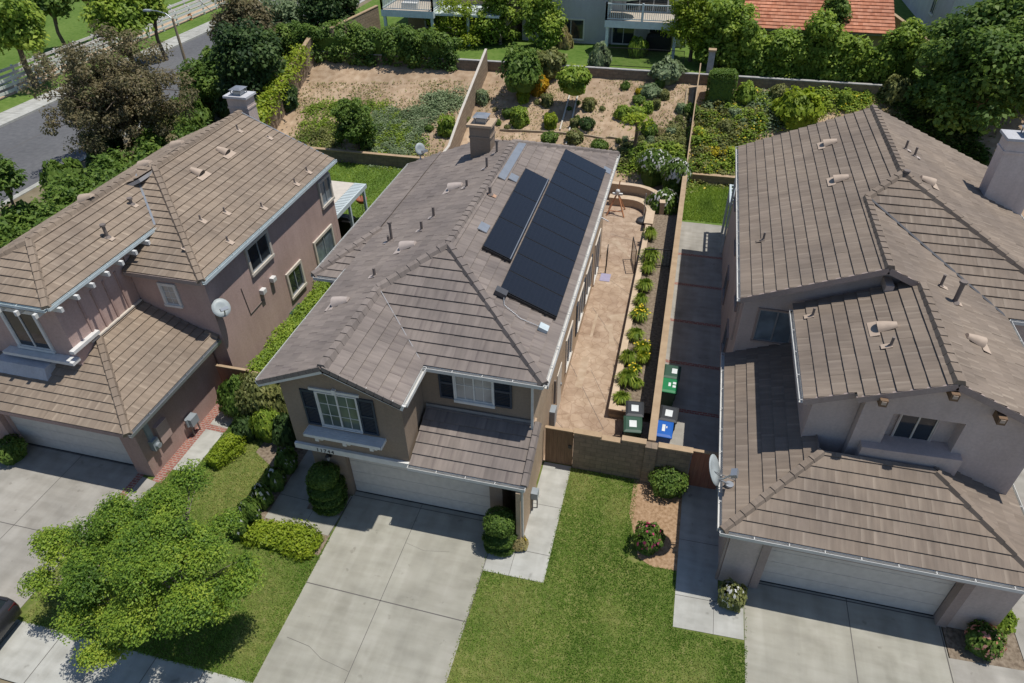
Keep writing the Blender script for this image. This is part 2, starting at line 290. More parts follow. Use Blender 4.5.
class MB:
    def __init__(s): s.v = []; s.f = []; s.mi = []; s.tone = []; s.tc = []; s.rc = []; s.sm = []
    def add(s, vs, fs, mi=0, tone=None, tc=None, rc=None, smooth=False):
        b = len(s.v); s.v += [tuple(map(float, v)) for v in vs]
        n = len(vs)
        s.tc += tc if tc else [(0.6, 0.5, 0.0)]*n
        s.rc += rc if rc else [(float(v[0]) + float(v[1])*0.7, float(v[2]) + float(v[1])*0.3, 0) for v in vs]
        for f in fs:
            s.f.append([b+i for i in f]); s.mi.append(mi); s.tone.append(random.random() if tone is None else tone); s.sm.append(smooth)
        return s
    def box(s, a, b, mi=0, tone=0.5):
        x0, y0, z0 = a; x1, y1, z1 = b
        return s.add([(x0, y0, z0), (x1, y0, z0), (x1, y1, z0), (x0, y1, z0), (x0, y0, z1), (x1, y0, z1), (x1, y1, z1), (x0, y1, z1)],
                     [(0, 3, 2, 1), (4, 5, 6, 7), (0, 1, 5, 4), (1, 2, 6, 5), (2, 3, 7, 6), (3, 0, 4, 7)], mi, tone)
    def obox(s, c, ax, ay, az, mi=0, tone=0.5):   # centre and three half-axes
        c, ax, ay, az = map(np.array, (c, ax, ay, az)); vs = []
        for k in (-1, 1):
            for (i, j) in ((-1, -1), (1, -1), (1, 1), (-1, 1)): vs.append(c + i*ax + j*ay + k*az)
        return s.add(vs, [(0, 3, 2, 1), (4, 5, 6, 7), (0, 1, 5, 4), (1, 2, 6, 5), (2, 3, 7, 6), (3, 0, 4, 7)], mi, tone)
    def bar(s, p, q, wd, ht, mi=0):
        p, q = np.array(p, float), np.array(q, float); d = q-p; L = np.linalg.norm(d); d /= L
        up = np.array([0, 0, 1.0]) if abs(d[2]) < 0.95 else np.array([1.0, 0, 0])
        x = np.cross(d, up); x /= np.linalg.norm(x); u = np.cross(x, d)
        return s.obox((p+q)/2, d*L/2, x*wd/2, u*ht/2, mi)
    def prism(s, poly, z0, z1, mi=0):
        n = len(poly)
        a = sum(poly[i][0]*poly[(i+1) % n][1]-poly[(i+1) % n][0]*poly[i][1] for i in range(n))
        if a < 0: poly = poly[::-1]
        vs = [(x, y, z0) for x, y in poly] + [(x, y, z1) for x, y in poly]
        return s.add(vs, [tuple(range(n))[::-1], tuple(range(n, 2*n))] + [(i, (i+1) % n, n+(i+1) % n, n+i) for i in range(n)], mi, 0.5)
    def prism_y(s, poly, y0, y1, mi=0):     # poly in (x,z), extruded along y
        n = len(poly); vs = [(x, y0, z) for x, z in poly] + [(x, y1, z) for x, z in poly]
        a = sum(poly[i][0]*poly[(i+1) % n][1]-poly[(i+1) % n][0]*poly[i][1] for i in range(n))
        fs = [tuple(range(n)), tuple(range(n, 2*n))[::-1]] + [(i, n+i, n+(i+1) % n, (i+1) % n) for i in range(n)]
        if a < 0: fs = [f[::-1] for f in fs]
        return s.add(vs, fs, mi, 0.5)
    def cyl(s, p, q, r0, r1=None, n=10, mi=0, caps=True, smooth=True):
        r1 = r0 if r1 is None else r1
        p, q = np.array(p, float), np.array(q, float); d = (q-p)/np.linalg.norm(q-p)
        up = np.array([0, 0, 1.0]) if abs(d[2]) < 0.9 else np.array([1.0, 0, 0])
        x = np.cross(d, up); x /= np.linalg.norm(x); y = np.cross(d, x); vs = []
        for (c, r) in ((p, r0), (q, r1)):
            for i in range(n): a = 2*math.pi*i/n; vs.append(c + r*(math.cos(a)*x + math.sin(a)*y))
        s.add(vs, [(i, (i+1) % n, n+(i+1) % n, n+i) for i in range(n)], mi, 0.5, smooth=smooth)
        if caps: s.add(vs, [tuple(range(n))[::-1], tuple(range(n, 2*n))], mi, 0.5)
        return s
    def tube(s, pts, rs, n=7, mi=0):
        for i in range(len(pts)-1): s.cyl(pts[i], pts[i+1], rs[i], rs[i+1], n, mi, caps=(i == len(pts)-2))
        return s
    def lathe(s, c, prof, n=20, mi=0):
        vs = []
        for r, z in prof:
            for i in range(n): a = 2*math.pi*i/n; vs.append((c[0]+r*math.cos(a), c[1]+r*math.sin(a), c[2]+z))
        m = len(prof); fs = []
        for k in range(m-1):
            for i in range(n): fs.append((k*n+i, k*n+(i+1) % n, (k+1)*n+(i+1) % n, (k+1)*n+i))
        s.add(vs, fs, mi, 0.5, smooth=True); return s
    def build(s, name, mats, parent=None, org=None):
        me = bpy.data.meshes.new(name)
        o3 = ORG.get(parent.name, Vector((0, 0, 0))) if parent is not None else Vector(org or (0, 0, 0))
        me.from_pydata([(x-o3.x, y-o3.y, z-o3.z) for x, y, z in s.v], [], s.f)
        mats = mats if isinstance(mats, (list, tuple)) else [mats]
        for m in mats: me.materials.append(M[m])
        me.polygons.foreach_set('material_index', s.mi)
        me.polygons.foreach_set('use_smooth', s.sm)
        a = me.attributes.new('tone', 'FLOAT', 'FACE'); a.data.foreach_set('value', s.tone)
        a = me.attributes.new('tc', 'FLOAT_VECTOR', 'POINT'); a.data.foreach_set('vector', np.array(s.tc, dtype=np.float32).ravel())
        a = me.attributes.new('rc', 'FLOAT_VECTOR', 'POINT'); a.data.foreach_set('vector', np.array(s.rc, dtype=np.float32).ravel())
        me.update()
        o = link_mesh(name, me, parent)
        if parent is None and org: o.location = org
        return o
def bevel(o, wd=0.02, seg=2):
    m = o.modifiers.new('bevel', 'BEVEL'); m.width = wd; m.segments = seg; m.limit_method = 'ANGLE'; return o

# leaves ------------------------------------------------------------
def leaf_mesh(name, P, Nn, size, mats, tone, mi=None, droop=0.0, aspect=0.6):
    n = len(P); P = np.asarray(P); Nn = Nn/np.maximum(1e-6, np.linalg.norm(Nn, axis=1, keepdims=True))
    rnd = RNG.normal(size=(n, 3)); T = np.cross(Nn, rnd); T /= np.maximum(1e-6, np.linalg.norm(T, axis=1, keepdims=True)); B = np.cross(Nn, T)
    s = (size*RNG.uniform(0.6, 1.35, n))[:, None]
    fold = Nn*s*0.18
    V = np.stack([P - T*s*0.5, P - B*s*0.5*aspect + fold, P + T*s*0.5, P + B*s*0.5*aspect + fold], 1).reshape(-1, 3)
    me = bpy.data.meshes.new(name); me.vertices.add(4*n); me.vertices.foreach_set('co', V.astype(np.float32).ravel())
    me.loops.add(4*n); me.loops.foreach_set('vertex_index', np.arange(4*n, dtype=np.int32))
    me.polygons.add(n); me.polygons.foreach_set('loop_start', np.arange(0, 4*n, 4, dtype=np.int32)); me.polygons.foreach_set('loop_total', np.full(n, 4, dtype=np.int32))
    for m in (mats if isinstance(mats, (list, tuple)) else [mats]): me.materials.append(M[m])
    if mi is not None: me.polygons.foreach_set('material_index', np.asarray(mi, dtype=np.int32))
    a = me.attributes.new('tone', 'FLOAT', 'FACE'); a.data.foreach_set('value', np.clip(tone, 0, 1).astype(np.float32))
    me.update(); me.validate(); return me
def sph(n):
    v = RNG.normal(size=(n, 3)); return v/np.linalg.norm(v, axis=1, keepdims=True)
def clump_cloud(center, rad, nclump, per, crad, flat=0.75, shell=0.55, lower=-0.6):
    """clump centres in an ellipsoid, leaves on each clump's skin"""
    c = []
    while len(c) < nclump:
        d = sph(1)[0]; r = (shell + (1-shell)*RNG.random())
        if RNG.random() < 0.2: r *= 0.55
        if d[2] < lower: continue
        c.append(d*r*np.array(rad))
    c = np.array(c); P = []; NN = []; TN = []
    for k in range(nclump):
        d = sph(per); rr = crad*RNG.uniform(0.65, 1.3)
        p = c[k] + d*rr*np.array([1, 1, flat])*RNG.uniform(0.5, 1.0, (per, 1))
        P.append(p); NN.append(d*0.6 + np.array([0, 0, 0.55]) + RNG.normal(size=(per, 3))*0.35)
        TN.append(np.clip(RNG.normal(0.45, 0.2) + RNG.normal(size=per)*0.16, 0, 1))
    return np.concatenate(P) + np.array(center), np.concatenate(NN), np.concatenate(TN)
def bush_cloud(center, rad, n, lump=0.18, box=0.0):
    d = sph(n); d[:, 2] = d[:, 2]*0.56 + 0.46
    ph = RNG.uniform(0, 6.28, 6)
    lum = 1 + lump*(np.sin(d[:, 0]*5+ph[0]) * np.sin(d[:, 1]*5+ph[1]) + 0.6*np.sin(d[:, 2]*7+ph[2]))
    if box > 0:
        q = np.abs(d)/np.max(np.abs(d), axis=1, keepdims=True); s = np.sign(d); d2 = s*q; d = d*(1-box) + d2*box*0.92
    r = lum*RNG.uniform(0.78, 1.03, n)
    P = (d-[0, 0, .46])*r[:, None]*np.array(rad) + np.array(center) + np.array([0, 0, .46])*np.array(rad)
    NN = d*0.8 + np.array([0, 0, 0.35]) + RNG.normal(size=(n, 3))*0.35
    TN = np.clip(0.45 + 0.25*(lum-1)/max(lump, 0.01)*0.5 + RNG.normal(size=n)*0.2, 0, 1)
    return P, NN, TN
_core = {}
def core_mb(center, rad, lump=0.1):
    mb = MB(); n, m = 14, 7; vs = []
    for k in range(m+1):
        th = math.pi*0.5*(1 - k/m*1.25)
        for i in range(n):
            a = 2*math.pi*i/n; j = 1 + lump*random.uniform(-1, 1)
            vs.append((center[0]+rad[0]*j*math.cos(a)*math.cos(th), center[1]+rad[1]*j*math.sin(a)*math.cos(th), center[2]+rad[2]*j*math.sin(th)))
    fs = [(k*n+i, (k+1)*n+i, (k+1)*n+(i+1) % n, k*n+(i+1) % n) for k in range(m) for i in range(n)]
    for f in fs: mb.add([vs[i] for i in f], [(0, 1, 2, 3)])
    return mb
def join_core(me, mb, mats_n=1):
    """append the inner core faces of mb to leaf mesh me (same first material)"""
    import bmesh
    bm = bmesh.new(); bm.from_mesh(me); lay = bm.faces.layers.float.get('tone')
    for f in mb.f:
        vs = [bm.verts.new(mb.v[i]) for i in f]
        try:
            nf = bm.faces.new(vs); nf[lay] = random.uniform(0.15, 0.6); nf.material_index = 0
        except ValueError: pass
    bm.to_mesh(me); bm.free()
SHRUB = {}
def shrub_mesh(kind, leafk, n=1400, rad=(1, 1, 1), size=0.13, lump=0.2, box=0.0, flower=None, nf=0):
    key = (kind, leafk, n, rad, size, flower)
    if key in SHRUB: return SHRUB[key]
    P, NN, TN = bush_cloud((0, 0, 0), rad, n, lump, box); mi = np.zeros(n, int); mats = ['lf_'+leafk]
    if flower:
        mats.append(flower); d = sph(nf); d[:, 2] = np.abs(d[:, 2])*.9 + .05
        P = np.concatenate([P, (d*np.array([1.04, 1.04, .62])+np.array([0, 0, .46]))*np.array(rad)]); size = np.concatenate([np.full(n, size), np.full(nf, size*1.0)]); NN = np.concatenate([NN, d]); TN = np.concatenate([TN, RNG.random(nf)]); mi = np.concatenate([mi, np.ones(nf, int)])
    me = leaf_mesh('shrub_leaves', P, NN, size, mats, TN, mi)
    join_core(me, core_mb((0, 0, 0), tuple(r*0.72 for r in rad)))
    SHRUB[key] = me; return me
def shrub(name, label, P, r, h, leafk, kind='round', group=None, n=1400, size=0.15, lump=0.2, box=0.0, flower=None, nf=0, cat='shrub', rot=None, ry=None):
    me = shrub_mesh(kind, leafk, n, (1, 1, 1), size, lump, box, flower, nf)
    o = link_mesh(name, me); o.location = (P[0], P[1], P[2]+0.02); o.scale = (r, ry or r, h); o.rotation_euler = (0, 0, random.uniform(0, 6.28) if rot is None else rot)
    return tag(o, label, cat, group)
def limb_tree(mb, base, top, r, crown_c, crown_r, nb=9):
    base, top = np.array(base, float), np.array(top, float)
    mid = base + (top-base)*0.5 + RNG.normal(size=3)*np.array([0.12, 0.12, 0])
    mb.tube([base, mid, top], [r, r*0.8, r*0.62], 9)
    for i in range(nb):
        a = 2*math.pi*i/nb + random.uniform(-.3, .3); e = random.uniform(0.1, 0.9)
        tgt = np.array(crown_c) + np.array([math.cos(a)*crown_r[0]*0.75, math.sin(a)*crown_r[1]*0.75, (e-0.35)*crown_r[2]*0.9])
        st = base + (top-base)*random.uniform(0.7, 1.0); m2 = st + (tgt-st)*0.5 + np.array([0, 0, 0.12*np.linalg.norm(tgt-st)])
        mb.tube([st, m2, tgt], [r*0.42, r*0.26, r*0.07], 6)
        for k in range(2):
            t2 = tgt + RNG.normal(size=3)*np.array(crown_r)*0.22; mb.tube([m2, (m2+t2)/2+np.array([0, 0, .1]), t2], [r*0.2, r*0.12, r*0.05], 5)
def tree(name, label, base, crown_c, crown_r, leafk, nclump=60, per=160, crad=0.8, size=0.22, trunk_r=0.18, bark='bark', group=None, shell=0.5, lower=-0.55, nb=9, flat=0.75, cat='tree'):
    base = tuple(float(x) for x in base)
    t = thing(name, label, cat, base, group)
    mb = MB(); limb_tree(mb, base, (crown_c[0]*0.7+base[0]*0.3, crown_c[1]*0.7+base[1]*0.3, crown_c[2]-crown_r[2]*0.45), trunk_r, crown_c, crown_r, nb); mb.build('trunk', bark, t)
    P, NN, TN = clump_cloud(np.array(crown_c)-np.array(base), crown_r, nclump, per, crad, flat, shell, lower)
    me = leaf_mesh('crown', P, NN, size, 'lf_'+leafk, TN); link_mesh('crown', me, t)
    return t

# roofs -------------------------------------------------------------
def clip(poly, a, b, c):   # keep a*u+b*v>=c
    out = []
    for i in range(len(poly)):
        p, q = poly[i], poly[(i+1) % len(poly)]; dp = a*p[0]+b*p[1]-c; dq = a*q[0]+b*q[1]-c
        if dp >= 0: out.append(p)
        if dp*dq < 0: t = dp/(dp-dq); out.append((p[0]+t*(q[0]-p[0]), p[1]+t*(q[1]-p[1])))
    return out
def roof_face(mb, poly=None, exp=0.385, tw=0.33, th=0.045, base=True, stag=True):
    P = [np.array(p, float) for p in poly]; O = P[0]; U = P[1]-P[0]; U[2] = 0; U /= np.linalg.norm(U)
    n = np.zeros(3)
    for i in range(len(P)): n += np.cross(P[i]-O, P[(i+1) % len(P)]-O)
    n /= np.linalg.norm(n)
    if n[2] < 0: n = -n
    U = U - n*(U @ n); U /= np.linalg.norm(U); V = np.cross(n, U)
    uv = [((p-O) @ U, (p-O) @ V) for p in P]
    us = [a for a, b in uv]; vs = [b for a, b in uv]; v0 = min(vs)
    nv = int(math.ceil((max(vs)-v0)/exp)); off0 = random.random()
    for j in range(nv):
        va, vb = v0 + j*exp, v0 + (j+1)*exp
        row = clip(clip(uv, 0, 1, va), 0, -1, -vb)
        if len(row) < 3: continue
        ru = [a for a, b in row]; off = (0.5 if (stag and j % 2) else 0)*tw + off0*tw
        k0 = int(math.floor((min(ru)-off)/tw)); k1 = int(math.ceil((max(ru)-off)/tw))
        for k in range(k0, k1):
            ua, ub = off + k*tw, off + (k+1)*tw
            q = clip(clip(row, 1, 0, ua), -1, 0, -ub)
            if len(q) < 3: continue
            A = abs(sum(q[i][0]*q[(i+1) % len(q)][1]-q[(i+1) % len(q)][0]*q[i][1] for i in range(len(q))))/2
            if A < 1e-4: continue
            jit = random.uniform(-0.003, 0.004); sk = random.uniform(-0.003, 0.003); tone = random.random(); st = random.random()**1.5
            def h(u, v): return 0.006 + jit + sk*(u-ua)/tw + th*(1-(v-va)/exp)
            vts = [O + U*u + V*v + n*h(u, v) for u, v in q]; tcs = [((u-ua)/tw, (v-va)/exp, st) for u, v in q]; rcs = [(u + O[0], v + O[1], 0) for u, v in q]
            m = len(vts); fs = [tuple(range(m))]
            mb.add(vts, fs, 0, tone, tcs, rcs)
            low = [i for i in range(m) if abs(q[i][1]-va) < 1e-6]
            if len(low) >= 2:
                i0, i1 = low[0], low[-1]; a, b = vts[i0], vts[i1]; a2 = a - n*(th+0.012); b2 = b - n*(th+0.012)
                mb.add([a, b, b2, a2], [(0, 1, 2, 3)], 0, tone*0.4)
    if base:
        dn = [p - n*0.03 for p in P]; mb.add(dn, [tuple(range(len(dn)))], 0, 0.1)
        dn2 = [p - n*0.16 for p in P]; mb.add(dn2, [tuple(range(len(dn2)))[::-1]], 1, 0.5)
        for i in range(len(P)):
            j = (i+1) % len(P); mb.add([dn[i], dn2[i], dn2[j], dn[j]], [(0, 1, 2, 3)], 1, 0.5)
def caps(mb, p, q, wd=0.17, ht=0.085, step=0.36, down=0.45):
    p, q = np.array(p, float), np.array(q, float); d = q-p; L = np.linalg.norm(d); d /= L
    x = np.cross(d, [0, 0, 1.0]); x /= np.linalg.norm(x); u = np.cross(x, d); n = max(1, int(L/step))
    for i in range(n):
        a = p + d*L*i/n; b = p + d*(L*(i+1)/n + 0.05); tone = random.random(); vs = []
        for (c, h0) in ((a, 0.035), (b, 0.0)):
            for (sx, hz) in ((-1, -down*0.24), (-0.55, ht*0.72), (0.55, ht*0.72), (1, -down*0.24)): vs.append(c + x*sx*wd + u*(hz + h0 + 0.03))
        mb.add(vs, [(0, 1, 5, 4), (1, 2, 6, 5), (2, 3, 7, 6), (0, 3, 2, 1)], 0, tone)
def cap_parts(roof, lines, mat, **k):
    for a, b in lines:
        mb = MB(); caps(mb, a, b, **k); mb.build('ridge_cap', mat, roof)
def gutter(parent, p, q, out, mat='gutter', w=0.12, h=0.12):
    """open box gutter along p-q, hung on the side 'out' (unit xy)"""
    mb = MB(); p, q, o = np.array(p, float), np.array(q, float), np.array([out[0], out[1], 0.0])
    z = np.array([0, 0, 1.0])
    for (c, hw, hh) in ((o*w, 0.008, h/2), (o*0.012, 0.008, h/2)):
        mb.obox((p+q)/2 + c - z*(h*0.45), (q-p)/2, o*hw, z*hh)
    mb.obox((p+q)/2 + o*w/2 - z*(h*0.93), (q-p)/2, o*(w/2), z*0.006)
    L = np.linalg.norm(q-p); n = int(L/0.9)
    for i in range(n+1):
        c = p + (q-p)*i/max(1, n); mb.obox(c + o*w/2, (q-p)/L*0.012, o*w/2, z*0.006)
    return mb.build('gutter', mat, parent)
def board(parent, p, q, wd=0.05, ht=0.2, mat='trim_white', name='fascia'):
    mb = MB(); mb.bar(p, q, wd, ht); return mb.build(name, mat, parent)

def window(parent, O, U, Nv, w, h, trim='trim_white', tw=0.09, cols=2, grid=None, glass='glass', sash='trim_white', proud=0.06, sill=False, name='window', outer=True):
    O, U, Nv = np.array(O, float), np.array(U, float), np.array(Nv, float); Z = np.array([0, 0, 1.0])
    mb = MB()
    if outer:
        for sx in (-1, 1): mb.obox(O + U*sx*(w/2+tw/2) + Nv*proud/2, U*tw/2, Z*(h/2+tw), Nv*proud/2)
        mb.obox(O + Z*(h/2+tw/2) + Nv*proud/2, U*(w/2+0.001), Z*tw/2, Nv*proud/2); mb.obox(O - Z*(h/2+tw/2) + Nv*(proud*0.5+0.01), U*(w/2+tw*1.1), Z*tw/2*0.98, Nv*(proud/2+0.015))
    e = 0.035
    for sx in (-1, 1): mb.obox(O + U*sx*(w/2-e/2-0.002) + Nv*0.022, U*e/2, Z*h/2*0.995, Nv*0.018, 1)
    for sz in (-1, 1): mb.obox(O + Z*sz*(h/2-e/2-0.002) + Nv*0.02, U*(w/2-e), Z*e/2, Nv*0.016, 1)
    for c in range(1, cols): mb.obox(O + U*(c/cols-0.5)*w + Nv*0.024, U*0.022, Z*(h/2-e), Nv*0.018, 1)
    if grid:
        gx, gz = grid
        for c in range(1, gx*cols):
            if c % gx: mb.obox(O + U*(c/(gx*cols)-0.5)*w + Nv*0.014, U*0.009, Z*(h/2-e), Nv*0.006, 1)
        for r in range(1, gz): mb.obox(O + Z*(r/gz-0.5)*h + Nv*0.013, U*(w/2-e), Z*0.009, Nv*0.005, 1)
    f = mb.build(name, [trim, sash], parent)
    pb = MB(); pb.obox(O + Nv*0.0045, U*(w/2), Z*h/2, Nv*0.0035); pb.build('pane', glass, f)
    return f
def shutter(parent, O, U, Nv, w, h):
    O, U, Nv = np.array(O, float), np.array(U, float), np.array(Nv, float); Z = np.array([0, 0, 1.0]); mb = MB()
    for sx in (-1, 1): mb.obox(O + U*sx*(w/2-0.03) + Nv*0.022, U*0.03, Z*h/2, Nv*0.022)
    for zz in (-h/2+0.04, 0, h/2-0.04): mb.obox(O + Z*zz + Nv*0.02, U*(w/2-0.06), Z*0.04, Nv*0.02)
    k = int(h/0.06)
    for i in range(k): mb.obox(O + Z*(-h/2+0.05+(h-0.1)*i/(k-1)) + Nv*0.017, U*(w/2-0.06), Z*0.02 + Nv*0.008, Nv*0.006)
    return mb.build('shutter', 'shutter', parent)
def garage_door(parent, x0, x1, y, h=2.13, mat='door_white'):
    mb = MB(); n = 4
    for i in range(n):
        z0, z1 = i*h/n, (i+1)*h/n
        mb.box((x0, y, z0+0.006), (x1, y+0.05, z1-0.006))
    mb.box((x0, y+0.02, 0), (x1, y+0.06, h), 0)
    mb.box((x0, y-0.02, 0.0), (x1, y-0.001, 0.045), 1)
    return mb.build('garage_door', [mat, 'black'], parent)
def roof_vent(parent, P, slope_dir, s=1.0, mat='vent', rise=0.433):
    """half-cone tile vent: mouth closed by a black face for the shade inside, tapering down the slope"""
    P = np.array(P, float); d = np.array([slope_dir[0], slope_dir[1], 0.0]); n = np.array([-d[0]*-rise, -d[1]*-rise, 1.0])
    dn = np.array([d[0], d[1], -rise]); dn /= np.linalg.norm(dn); x = np.cross(dn, [0, 0, 1.0]); x /= np.linalg.norm(x); u = np.cross(x, dn)
    if u[2] < 0: u = -u
    mb = MB(); m = 9; vs = []
    for (t, r, hh) in ((-0.24, 0.11, 0.10), (0.0, 0.16, 0.17), (0.26, 0.21, 0.22)):
        for i in range(m):
            a = math.pi*i/(m-1); vs.append(P + dn*t*s + x*math.cos(a)*r*s + u*(math.sin(a)*hh*s + 0.05))
    fs = [(k*m+i, k*m+i+1, (k+1)*m+i+1, (k+1)*m+i) for k in range(2) for i in range(m-1)]
    mb.add(vs, fs, 0, 0.5, smooth=True); mb.add(vs[2*m:], [tuple(range(m))], 1, 0.5); mb.add(vs[:m], [tuple(range(m))], 0, 0.5)
    mb.obox(P + dn*0.36*s + u*0.055, x*0.33*s, dn*0.13*s, u*0.008)
    o = mb.build('roof_vent', [mat, 'black'], parent); return o
def pipe_vent(parent, P, h=0.4, r=0.045, mat='pipe', flash='vent', slope_dir=(1, 0), rise=0.433, cap=False):
    P = np.array(P, float); mb = MB(); mb.cyl(P - np.array([0, 0, 0.1]), P + np.array([0, 0, h]), r, r, 9)
    mb.cyl(P + np.array([0, 0, 0.03]), P + np.array([0, 0, 0.1]), r*2.2, r*1.1, 9)
    if cap: mb.cyl(P + np.array([0, 0, h-0.02]), P + np.array([0, 0, h+0.05]), r*1.7, r*1.7, 9)
    d = np.array([slope_dir[0], slope_dir[1], -rise]); d /= np.linalg.norm(d); x = np.cross(d, [0, 0, 1.0]); x /= np.linalg.norm(x); u = np.cross(x, d); u = u if u[2] > 0 else -u
    mb.obox(P + d*0.08 + u*0.055, x*0.1, d*0.15, u*0.008, 1)
    return mb.build('vent_pipe', [mat, flash], parent)
def chimney(parent, x0, x1, y0, y1, z0, z1, mat, capmat='st_grey'):
    mb = MB(); mb.box((x0, y0, z0), (x1, y1, z1)); mb.box((x0-0.03, y0-0.03, z1-0.5), (x1+0.03, y1+0.03, z1-0.42)); c = mb.build('chimney', mat, parent)
    mb = MB(); mb.box((x0-0.1, y0-0.1, z1+0.002), (x1+0.1, y1+0.1, z1+0.1)); mb.build('chimney_cap', capmat, c)
    cx, cy = (x0+x1)/2, (y0+y1)/2; mb = MB(); r = 0.25
    for (a, b) in ((-1, -1), (1, -1), (1, 1), (-1, 1)): mb.box((cx+a*r-0.02, cy+b*r-0.02, z1+0.1), (cx+a*r+0.02, cy+b*r+0.02, z1+0.36))
    mb.box((cx-r*0.8, cy-r*0.8, z1+0.1), (cx+r*0.8, cy+r*0.8, z1+0.28)); mb.add([(cx-r-.07, cy-r-.07, z1+.36), (cx+r+.07, cy-r-.07, z1+.36), (cx+r+.07, cy+r+.07, z1+.36), (cx-r-.07, cy+r+.07, z1+.36), (cx-r*.6, cy-r*.6, z1+.44), (cx+r*.6, cy-r*.6, z1+.44), (cx+r*.6, cy+r*.6, z1+.44), (cx-r*.6, cy+r*.6, z1+.44)], [(3, 2, 1, 0), (4, 5, 6, 7), (0, 1, 5, 4), (1, 2, 6, 5), (2, 3, 7, 6), (3, 0, 4, 7)], 0, .5)
    mb.build('spark_arrestor', 'metal', c); return c
def wall_lamp(parent, P, out=(0, -1)):
    P = np.array(P, float); o = np.array([out[0], out[1], 0]); mb = MB(); mb.obox(P + o*0.02, (0.05, 0, 0) if out[0] == 0 else (0, 0.05, 0), o*0.02, (0, 0, 0.09)); mb.bar(P+o*0.02, P+o*0.14+np.array([0, 0, .08]), .02, .02)
    c = P + o*0.14; mb.cyl(c+np.array([0, 0, .06]), c+np.array([0, 0, .16]), .09, .02, 8); L = mb.build('wall_lamp', 'black', parent)
    mb = MB(); mb.cyl(c+np.array([0, 0, -.12]), c+np.array([0, 0, .06]), .05, .075, 8); mb.build('lamp_glass', 'glass_blind', L)
X_, Y_ = (1, 0, 0), (0, 1, 0); NX, NY = (-1, 0, 0), (0, -1, 0)

# ------------------------------------------------------------------ the setting: ground, paving, lawns
def sheet(name, poly, z, mat, joints=(), jm='joint', extra=()):
    mb = MB(); poly = list(poly)
    a = sum(poly[i][0]*poly[(i+1) % len(poly)][1]-poly[(i+1) % len(poly)][0]*poly[i][1] for i in range(len(poly)))
    if a < 0: poly = poly[::-1]
    mb.add([(x, y, z) for x, y in poly], [tuple(range(len(poly)))], 0, 0.5)
    for (x0, y0, x1, y1, wd) in joints:
        d = np.array([x1-x0, y1-y0]); d /= np.linalg.norm(d); nx, ny = -d[1]*wd/2, d[0]*wd/2
        mb.add([(x0-nx, y0-ny, z+.004), (x1-nx, y1-ny, z+.004), (x1+nx, y1+ny, z+.004), (x0+nx, y0+ny, z+.004)], [(0, 1, 2, 3)], 1, 0.5)
    for pl in extra:
        pl = list(pl); a = sum(pl[i][0]*pl[(i+1) % len(pl)][1]-pl[(i+1) % len(pl)][0]*pl[i][1] for i in range(len(pl)))
        if a < 0: pl = pl[::-1]
        mb.add([(x, y, z+.0045) for x, y in pl], [tuple(range(len(pl)))], 2, 0.5)
    o = mb.build(name, [mat, jm] + (['patio_pale'] if extra else []))
    o['kind'] = 'structure'; return o
def R(x0, y0, x1, y1): return [(x0, y0), (x1, y0), (x1, y1), (x0, y1)]
sheet('ground', R(-400, -300, 400, 500), -0.06, 'ground')
# hillside behind the gardens
mb = MB(); xs = np.linspace(-20.5, 60, 120); ys = np.concatenate([np.linspace(23.6, 34.5, 44)])
vs = []
for y in ys:
    for x in xs:
        t0 = terr(x, y); vs.append((x, y, t0 + (random.uniform(-.04, .04) if t0 > 0.6 else (-0.03 if t0 == 0 else 0))))
nx_ = len(xs); mb.add(vs, [(j*nx_+i, j*nx_+i+1, (j+1)*nx_+i+1, (j+1)*nx_+i) for j in range(len(ys)-1) for i in range(nx_-1)], 0, 0.5, smooth=True)
o = mb.build('hillside', 'dirt'); o['kind'] = 'structure'
mb = MB(); mb.box((-20.6, 34.72, 0), (60, 90, 4.15)); o = mb.build('back_terrace_ground', 'lawn_park'); o['kind'] = 'structure'
sheet('front_lawn', R(-8.0, -6.8, 0.0, 3.0), 0.0, 'lawn')
sheet('side_lawn', R(5.1, -16, 12.97, 3.05), 0.0, 'lawn')
sheet('park_lawn', R(-150, -80, -41.9, 200), -0.02, 'lawn_park')
sheet('rear_lawn', R(-19, 13, -4.9, 25.3), 0.0, 'lawn_park')
sheet('neighbour_rear_lawn', R(9.8, 21.9, 24, 27.2), 0.0, 'lawn_park')
sheet('road', R(-40.3, -120, -30, 260), 0.0, 'asphalt', [(-36.3, -120, -36.3, 260, .06)], 'joint')
mb = MB(); mb.box((-40.75, -120, -.05), (-40.3, 260, 0.14)); mb.box((-30.0, -120, -.05), (-29.6, 260, 0.13)); o = mb.build('kerb', 'walk'); o['kind'] = 'structure'
sheet('pavement', R(-42.5, -120, -40.75, 260), 0.13, 'walk', [(-42.5, y, -40.75, y, .03) for y in range(-20, 120, 2)])
sheet('verge_grass', R(-45.0, -120, -42.5, 260), 0.10, 'lawn_park')
sheet('riding_trail', R(-47.0, -120, -45.0, 260), 0.11, 'sand')
sheet('roadside_bank', R(-29.6, -60, -16.2, 120), 0.06, 'ground')
sheet('front_pavement', R(-40, -8.35, 0.0, -6.8), 0.006, 'walk', [(x, -8.35, x, -6.8, .02) for x in np.arange(-13.9, 0, 1.55)])
sheet('street', R(-60, -40, 80, -9.6), -0.03, 'asphalt')
